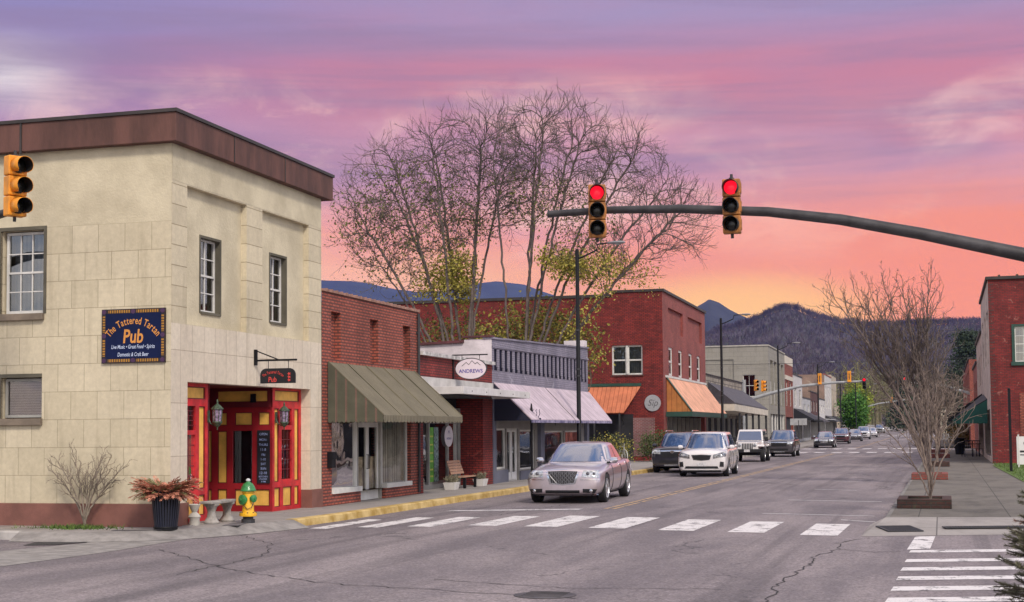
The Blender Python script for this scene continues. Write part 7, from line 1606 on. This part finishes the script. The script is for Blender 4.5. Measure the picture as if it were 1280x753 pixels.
def car(label, cat, loc, rz, S, paint, group=None, detail=2):
    """front towards local -y; S is the shape table of the kind"""
    T = Thing(S['name'], label, cat, loc, rz, group=group); wr = S['wr']; hw = S['hw']
    me = body_mesh(S['st'], S['wheels'], wr, hw); me.name = 'body'; me.materials.clear(); me.materials.append(paint); me.materials.append(underm); me.shade_smooth(); me.set_sharp_from_angle(angle=R(38))
    bo = bpy.data.objects.new('body', me); COL.objects.link(bo); bo.parent = T.o
    bb = BVHTree.FromPolygons([v.co.copy() for v in me.vertices], [tuple(p.vertices) for p in me.polygons])
    cm = cabin_mesh(S['cabin']); cg = T.part('cabin', cm, paint, smooth=True, angle=60); cb = BVHTree.FromPolygons([Vector(v) for v in cm.v], cm.f)
    z0, z1, f0, f1, r0, r1, w0, w1, bow = S['cabin']; zl = z0 + .03; zh = z0 + (z1 - z0) * .90; h = z1 - z0
    g = patch(cb, [(-w1 * .88, zh), (0, zh + .015), (w1 * .88, zh)], [(-w0 * .91, S.get('wsz', zl + .02)), (0, S.get('wsz', zl + .02)), (w0 * .91, S.get('wsz', zl + .02))], 'y', 1, .007, 14, 6); T.part('windshield', g, cglass, smooth=True, angle=180)
    g = patch(cb, [(-w1 * .8, zh), (w1 * .8, zh)], [(-w0 * .82, zl + .06), (w0 * .82, zl + .06)], 'y', -1, .007, 10, 4); T.part('rear_window', g, cglass, smooth=True, angle=180)
    for sgn in (-1, 1):
        for (tp, bt) in S['side']: g = patch(cb, tp, bt, 'x', sgn, .006, 8, 4); T.part('side_window', g, cglass, smooth=True, angle=180)
    if detail:
        for nm, mat_, tp, bt, mir in S['front']:
            for s_ in ((-1, 1) if mir else (1,)):
                g = patch(bb, [(x * s_, z) for x, z in tp], [(x * s_, z) for x, z in bt], 'y', 1, .006 + .0035 * S['front'].index((nm, mat_, tp, bt, mir)), 12, 5); T.part(nm, g, mat_, smooth=True, angle=180)
        if detail > 1:
            for sgn in (-1, 1):
                for k, pts in enumerate(S['lines']): T.part('shut_line', sline(bb, pts, 'x', sgn), trim)
                for (y, z) in S['handles']:
                    p = project(bb, (y, z), 'x', sgn, .012); g = MB(); g.box(p.x - .012, p.x + .012, y - .09, y + .09, z - .014, z + .014); T.part('door_handle', g, S.get('hm', paint), bevel=.006)
        for sgn in (-1, 1):
            y, z = S['mirror']; x = sgn * (w0 + .02); g = MB(); g.lathe([(.03, -.1), (.085, -.07), (.095, 0), (.085, .08), (.03, .11)], (0, 0, 0), 12, axis='x', sx=.65, sy=.85); g.v = [(p[0] + x + sgn * .11, p[1] + y, p[2] + z) for p in g.v]; T.part('wing_mirror', g, S.get('mm', paint), smooth=True)
            g = MB(); g.box(min(x - sgn * .06, x + sgn * .06), max(x - sgn * .06, x + sgn * .06), y - .02, y + .03, z - .08, z - .03); T.part('mirror_stalk', g, trim)
    for wy in S['wheels']:
        for sgn in (-1, 1): wheel(T, sgn * (hw - S.get('wi', .135)), wy, wr, S.get('ww', .225), sgn, S.get('rm', rim_m), S.get('sp', 5), S.get('rr', .70))
    g = MB(); g.box(-hw * .75, hw * .75, S['wheels'][0] + .0, S['wheels'][1], .17, .34); T.part('underbody', g, underm)
    return T, bb, cb
# ---- sedan
SED = dict(name='sedan', hw=.95, wr=.355, wheels=(.93, 3.98), wi=.125, rr=.72, hm=chrome, mm=chrome, mirror=(1.72, 1.03), sp=7, rm=M('bright_alloy', (.62, .62, .64), .22, metal=.9, var=.05),
    st=[(.0, .74, .30, .66, .06), (.05, .86, .22, .74, .075), (.22, .93, .19, .79, .085), (.6, .945, .19, .85, .085), (1.15, .945, .19, .92, .07), (1.6, .95, .19, .96, .05), (2.4, .95, .19, .985, .02), (3.3, .95, .19, 1.0, .02), (4.1, .95, .19, 1.03, .04), (4.7, .93, .22, 1.03, .05), (4.98, .86, .28, .98, .03), (5.05, .78, .34, .9, .03)],
    cabin=(.965, 1.485, 1.38, 2.28, 4.42, 3.62, .82, .60, .14), wsz=1.0,
    side=[([(2.33, 1.37), (2.93, 1.41)], [(1.92, 1.05), (2.93, 1.07)]), ([(3.0, 1.41), (3.62, 1.36)], [(3.0, 1.07), (3.85, 1.09)])],
    front=[('grille', chrome, [(-.43, .825), (0, .84), (.43, .825)], [(-.32, .485), (0, .455), (.32, .485)], False),
           ('lower_grille', dkgrille, [(-.42, .335), (.42, .335)], [(-.42, .265), (.42, .265)], False), ('fog_lamp_recess', dkgrille, [(.50, .37), (.83, .36)], [(.50, .28), (.78, .27)], True),
           ('headlight', lampg, [(.50, .80), (.84, .80)], [(.47, .66), (.86, .63)], True), ('bumper_strip', chrome, [(.44, .60), (.88, .60)], [(.44, .585), (.88, .585)], True), ('sill_strip', chrome, [(-.8, .235), (.8, .235)], [(-.8, .215), (.8, .215)], False)],
    lines=[[(1.75, .93), (1.70, .6), (1.75, .26), (2.9, .26), (2.95, .98)], [(2.95, .26), (3.55, .26), (3.82, .6), (3.9, .99)]], handles=[(2.75, .90), (3.72, .93)])
silver = carpaint('silver_lilac_paint', (.62, .54, .58), .7, .3)
T, bb, cb = car('silver sedan with mesh grille driving towards the camera nearest the crosswalk', 'car', (-9.42, 35.3, 0), R(2.5), SED, silver); T.o.scale = (1.06, 1.04, 1.04)
g = patch(bb, [(-.365, .782), (0, .796), (.365, .782)], [(-.275, .515), (0, .488), (.275, .515)], 'y', 1, .018, 14, 6); T.part('grille_mesh', g, stripes('dark_mesh', (.10, .10, .11), (.02, .02, .022), .05, .45, 'x'), smooth=True)
g = MB()
for s_ in (-1, 1):
    for k in range(-8, 9):
        a = (k * .085, .64 + .17 * s_); b = (k * .085 + .30, .64 - .17 * s_); pts = []
        for i in range(9):
            t = i / 8; x = a[0] + (b[0] - a[0]) * t - .15; z = a[1] + (b[1] - a[1]) * t; lim = .275 + (z - .5) * .32
            if abs(x) < lim - .01 and .512 < z < .782: pts.append(project(bb, (x, z), 'y', 1, .022))
        if len(pts) > 2: g.tube(pts, .004, 4, caps=False)
T.part('grille_lattice', g, M('satin_lattice', (.22, .22, .24), .35, metal=.7))
for s_ in (-1, 1):
    for (x, z, r_) in ((.62, .725, .045), (.76, .72, .035)): 
        p = project(bb, (x * s_, z), 'y', 1, .03); g = MB(); g.lathe([(r_, 0), (r_ * .8, -.012), (r_ * .3, -.02)], (p.x, p.y, p.z), 14, axis='y'); T.part('lamp_projector', g, M('dark_lens', (.16, .16, .18), .1, metal=.5, coat=1))
    p = project(bb, (.70 * s_, .32), 'y', 1, .014); g = MB(); g.lathe([(.042, 0), (.042, -.012), (.01, -.016)], (p.x, p.y, p.z), 14, axis='y'); T.part('fog_lamp', g, chrome)
for s_ in (-1, 1): T.part('chrome_window_line', sline(cb, [(1.80, 1.02), (3.0, 1.045), (3.92, 1.07)], 'x', s_, .007, .006), chrome)
# ---- minivan
VAN = dict(name='minivan', hw=.99, wr=.36, wheels=(.95, 4.01), rr=.70, mirror=(1.45, 1.15), mm=None,
    st=[(.0, .80, .26, .82, .08), (.05, .90, .20, .90, .085), (.25, .965, .18, .97, .09), (.6, .985, .18, 1.03, .08), (1.1, .99, .18, 1.08, .06), (2.2, .99, .18, 1.09, .02), (3.6, .99, .18, 1.10, .02), (4.6, .985, .20, 1.12, .02), (4.98, .95, .26, 1.1, .02), (5.08, .88, .34, 1.0, .02)],
    cabin=(1.05, 1.74, 1.0, 1.86, 5.06, 4.72, .90, .70, .2), wsz=1.11,
    side=[([(1.98, 1.60), (2.45, 1.63)], [(1.55, 1.17), (2.45, 1.17)]), ([(2.53, 1.63), (3.5, 1.63)], [(2.53, 1.17), (3.5, 1.19)]), ([(3.58, 1.63), (4.55, 1.58)], [(3.58, 1.19), (4.75, 1.22)])],
    front=[('grille', chrome, [(-.40, .86), (0, .875), (.40, .86)], [(-.32, .66), (0, .63), (.32, .66)], False), ('grille_mesh', dkgrille, [(-.38, .845), (0, .86), (.38, .845)], [(-.30, .675), (0, .645), (.30, .675)], False), ('lower_grille', dkgrille, [(-.62, .42), (.62, .42)], [(-.66, .33), (.66, .33)], False), ('fog_lamp_recess', dkgrille, [(.72, .60), (.86, .58)], [(.70, .40), (.85, .40)], True),
           ('headlight', M('smoked_headlamp', (.10, .10, .11), .12, metal=.5, var=.8, scale=9, coat=1, col2=(.5, .5, .52)), [(.46, .86), (.90, .98)], [(.46, .72), (.92, .80)], True), ('number_plate', plate_m, [(-.17, .56), (.17, .56)], [(-.17, .42), (.17, .42)], False), ('chin', dkgrille, [(-.75, .27), (.75, .27)], [(-.75, .21), (.75, .21)], False)],
    lines=[[(1.55, 1.05), (1.6, .6), (1.6, .26), (2.5, .26), (2.5, 1.08)], [(2.5, .26), (3.5, .26), (3.56, 1.1)]], handles=[(2.35, .98), (2.75, .98)])
white = carpaint('white_paint', (.70, .67, .67), 0, .3); VAN['mm'] = white
T, bb, cb = car('white minivan with dark grille driving behind the silver sedan', 'minivan', (-9.15, 55.35, 0), R(2), VAN, white)
# ---- SUV
SUV = dict(name='suv', hw=.96, wr=.38, wheels=(.92, 3.70), mirror=(1.45, 1.17),
    st=[(.0, .80, .34, .86, .07), (.05, .89, .27, .98, .07), (.22, .95, .25, 1.05, .07), (.7, .96, .25, 1.09, .06), (1.2, .96, .25, 1.12, .05), (2.2, .96, .25, 1.12, .02), (3.5, .96, .25, 1.13, .02), (4.4, .95, .28, 1.13, .02), (4.72, .92, .34, 1.1, .02), (4.8, .85, .42, 1.0, .02)],
    cabin=(1.08, 1.73, 1.12, 1.86, 4.78, 4.42, .86, .66, .16), wsz=1.14,
    side=[([(1.98, 1.59), (2.5, 1.62)], [(1.6, 1.2), (2.5, 1.2)]), ([(2.58, 1.62), (3.4, 1.62)], [(2.58, 1.2), (3.5, 1.22)]), ([(3.5, 1.61), (4.2, 1.57)], [(3.6, 1.23), (4.35, 1.26)])],
    front=[('grille', dkgrille, [(-.50, .93), (.50, .93)], [(-.46, .68), (.46, .68)], False), ('grille_bar', chrome, [(-.50, .96), (0, .97), (.50, .96)], [(-.50, .915), (0, .90), (.50, .915)], False), ('lower_grille', dkgrille, [(-.55, .54), (.55, .54)], [(-.58, .42), (.58, .42)], False), ('headlight', lampg, [(.52, .98), (.86, .99)], [(.50, .80), (.88, .84)], True), ('skid_plate', lampg, [(-.35, .36), (.35, .36)], [(-.35, .31), (.35, .31)], False)],
    lines=[[(1.6, 1.08), (1.62, .38), (2.5, .36), (2.54, 1.1)], [(2.54, .36), (3.35, .4), (3.5, 1.1)]], handles=[(2.38, 1.0), (3.3, 1.02)])
T, bb, cb = car('dark navy SUV with chrome grille bar parked at the left kerb beside the white minivan', 'suv', (-11.2, 60.2, 0), R(2), SUV, carpaint('midnight_paint', (.022, .022, .035), .4, .3))
g = MB(); p = project(bb, (0, .90), 'y', 1, .02); g.prism([(p.x + .09 * math.cos(t * math.pi / 8), p.y, p.z + .06 * math.sin(t * math.pi / 8)) for t in range(16)], (0, -.012, 0)); T.part('badge', g, chrome)
for s_ in (-1, 1): g = MB(); g.tube([(s_ * .58, 2.1, 1.76), (s_ * .58, 2.2, 1.80), (s_ * .58, 4.2, 1.79), (s_ * .58, 4.3, 1.75)], .018, 6); T.part('roof_rail', g, chrome)
SUV2 = dict(SUV); T, bb, cb = car('dark grey SUV with sky-blue reflection coloured into its windscreen parked behind the white jeep', 'suv', (-10.35, 93.2, 0), R(0), SUV2, carpaint('graphite_paint', (.07, .065, .075), .4, .3), detail=1)
# ---- boxy off-roader
def jeep(label, loc, rz, paint):
    T = Thing('off_road_car', label, 'off-road car', loc, rz)
    g = MB(); g.hexa([(-.60, .35, .62), (.60, .35, .62), (.74, 1.55, .62), (-.74, 1.55, .62), (-.54, .38, 1.10), (.54, .38, 1.10), (.70, 1.55, 1.17), (-.70, 1.55, 1.17)]); T.part('bonnet', g, paint, bevel=.05)
    g = MB(); g.box(-.78, .78, 1.5, 4.15, .48, 1.16); T.part('body', g, paint, bevel=.05)
    g = MB(); g.hexa([(-.76, 1.55, 1.16), (.76, 1.55, 1.16), (.76, 4.1, 1.16), (-.76, 4.1, 1.16), (-.66, 1.95, 1.80), (.66, 1.95, 1.80), (.68, 4.05, 1.80), (-.68, 4.05, 1.80)]); T.part('hardtop', g, paint, bevel=.06)
    W_ = lambda x, z: (x * (.76 - (z - 1.16) * .155), 1.55 + (z - 1.16) * .625 - .012, z)
    g = MB(); g.poly([W_(-.88, 1.2), W_(.88, 1.2), W_(.88, 1.70), W_(-.88, 1.70)]); T.part('windshield', g, cglass)
    for s_ in (-1, 1):
        for (ya, yb) in ((1.85, 2.55), (2.65, 3.3), (3.4, 3.98)):
            g = MB(); sx = lambda z: s_ * (.762 - (z - 1.16) * .145 + .006); g.poly([(sx(1.24), ya, 1.24), (sx(1.24), yb, 1.24), (sx(1.68), yb, 1.68), (sx(1.68), ya + (.2 if ya < 2 else 0), 1.68)]); T.part('side_window', g, cglass)
    g = MB(); g.hexa([(-.56, .30, .60), (.56, .30, .60), (.56, .36, .60), (-.56, .36, .60), (-.52, .34, 1.11), (.52, .34, 1.11), (.52, .42, 1.11), (-.52, .42, 1.11)]); gp_ = T.part('grille', g, paint, bevel=.02)
    g = MB()
    for k in range(7): x = -.27 + k * .09; g.hexa([(x - .028, .292, .72), (x + .028, .292, .72), (x + .028, .33, .72), (x - .028, .33, .72), (x - .028, .322, 1.03), (x + .028, .322, 1.03), (x + .028, .36, 1.03), (x - .028, .36, 1.03)])
    T.part('grille_slot', g, dkgrille, parent=gp_)
    for s_ in (-1, 1):
        g = MB(); g.lathe([(.095, 0), (.095, -.03), (.05, -.045)], (s_ * .42, .325, .93), 18, axis='y'); T.part('headlight', g, lampg)
        g = MB(); g.hexa([(s_ * .55, .42, .86), (s_ * .93, .42, .86), (s_ * .93, 1.5, .86), (s_ * .55, 1.5, .86), (s_ * .55, .50, .98), (s_ * .93, .50, .95), (s_ * .93, 1.4, .95), (s_ * .55, 1.4, .98)]); T.part('fender', g, paint, bevel=.03)
        g = MB(); g.box(min(s_ * .78, s_ * .93), max(s_ * .78, s_ * .93), 2.85, 3.85, .84, .94); T.part('fender', g, paint, bevel=.03)
        g = MB(); g.box(min(s_ * .80, s_ * 1.0), max(s_ * .80, s_ * 1.0), 1.72, 1.84, 1.14, 1.38); T.part('wing_mirror', g, trim, bevel=.02)
        for wy in (.85, 3.35): wheel(T, s_ * .80, wy, .41, .25, s_, rim_m, 5, .55)
    g = MB(); g.box(-.80, .80, .08, .26, .52, .72); T.part('bumper', g, trim, bevel=.03); g = MB(); g.box(-.16, .16, .06, .075, .56, .70); T.part('number_plate', g, plate_m); g = MB(); g.box(-.6, .6, .4, 4.0, .36, .55); T.part('chassis', g, underm)
jeep('white boxy off-road car with seven slot grille behind the white minivan', (-10.62, 79.6, 0), R(1), white)
# ---- the row parked far down the left side and cars at the end of the street
def far(label, loc, rz, S, c, cat='car', metal=.3): return car(label, cat, (loc[0], loc[1], gz(loc[1])), rz, S, carpaint('far_paint', c, metal, .3), group='cars parked along the far left kerb', detail=1)
far('black sedan first in the far parked row by the crossing', (-10.7, 132.6, 0), R(1), SED, (.012, .012, .018))
far('maroon dark car second in the far parked row', (-11.0, 158.5, 0), R(1), SUV, (.10, .02, .03))
far('small dark grey car third in the far parked row', (-10.8, 179, 0), R(1), SED, (.06, .055, .06))
far('white SUV fourth in the far parked row', (-10.8, 199, 0), R(1), SUV, (.62, .60, .62), 'suv')
far('white car last in the far parked row before the green tree', (-10.9, 222, 0), R(1), SED, (.58, .56, .58))
far('pale grey car parked beyond the green tree by the white wall', (-12.2, 282, 0), R(1), SUV, (.35, .35, .36))
T, bb, cb = car('white car with red tail lights driving away at the end of the street', 'car', (-8.2, 400, gz(400)), R(180), SUV, carpaint('far_paint', (.55, .5, .52)), detail=1)
for s_ in (-1, 1): g = MB(); g.box(s_ * .62 - .2, s_ * .62 + .2, 4.76, 4.84, .9, 1.15); T.part('tail_light', g, redlamp)
# white bicycle leaning in the gap between the buildings
def bicycle(loc, rz, label):
    T = Thing('bicycle', label, 'bicycle', loc, rz); bm_ = M('white_bicycle_paint', (.6, .6, .55), .4)
    for y in (0, 1.02):
        g = MB(); g.tube([(0, y + .33 * math.cos(t * math.pi / 12), .34 + .33 * math.sin(t * math.pi / 12)) for t in range(25)], .022, 6, caps=False)
        for k in range(8): g.tube([(0, y, .34), (0, y + .32 * math.cos(k * math.pi / 4), .34 + .32 * math.sin(k * math.pi / 4))], .005, 3)
        T.part('wheel', g, bm_)
    g = MB(); A_ = dict(h=(0, .12, .82), s=(0, .66, .86), b=(0, .48, .30), r=(0, 1.02, .34), f=(0, 0, .34), hb=(0, .08, 1.0))
    for a, b in (('h', 's'), ('h', 'b'), ('s', 'b'), ('b', 'r'), ('s', 'r'), ('f', 'h'), ('h', 'hb')): g.tube([A_[a], A_[b]], .018, 6)
    T.part('frame', g, bm_); g = MB(); g.tube([(-.28, .14, 1.02), (-.1, .05, 1.02), (.1, .05, 1.02), (.28, .14, 1.02)], .015, 6); T.part('handlebar', g, char_m); g = MB(); g.box(-.07, .07, .56, .82, .90, .95); T.part('saddle', g, char_m, bevel=.02)
bicycle((-15.9, 72.2, .15), R(35), 'white bicycle standing in the gap before the orange side awning')
# overhead cable across the street beyond the crossing
T = Thing('overhead_cable', 'thin grey cable strung across the street at the far crossing', 'cable', (-13.3, 133.0, 6.6), 0, (-13.3, 133.0, 6.6)); g = MB(); g.tube([(-25 + k * 4, 132.9, 7.9 - .012 * (6 - k) * k) for k in range(9)], .02, 4); T.part('wire', g, char_m)

# ================================================================ air
g = MB(); g.box(-8200, 6500, -1500, 8400, -90, 900)
hz = bpy.data.materials.new('haze'); hz.use_nodes = True; nt = hz.node_tree; nt.nodes.clear(); t = NT(nt); pv = t.n('ShaderNodeVolumePrincipled'); t.set(pv.inputs['Color'], (.16, .26, 1.0)); pv.inputs['Density'].default_value = 4.2e-5; pv.inputs['Anisotropy'].default_value = 0
ho = t.n('ShaderNodeOutputMaterial'); t.L.new(pv.outputs[0], ho.inputs['Volume'])
o = make('haze', g, hz, recalc=True); setp(o, 'thin bluish evening haze over the far mountains', 'haze', kind='stuff')
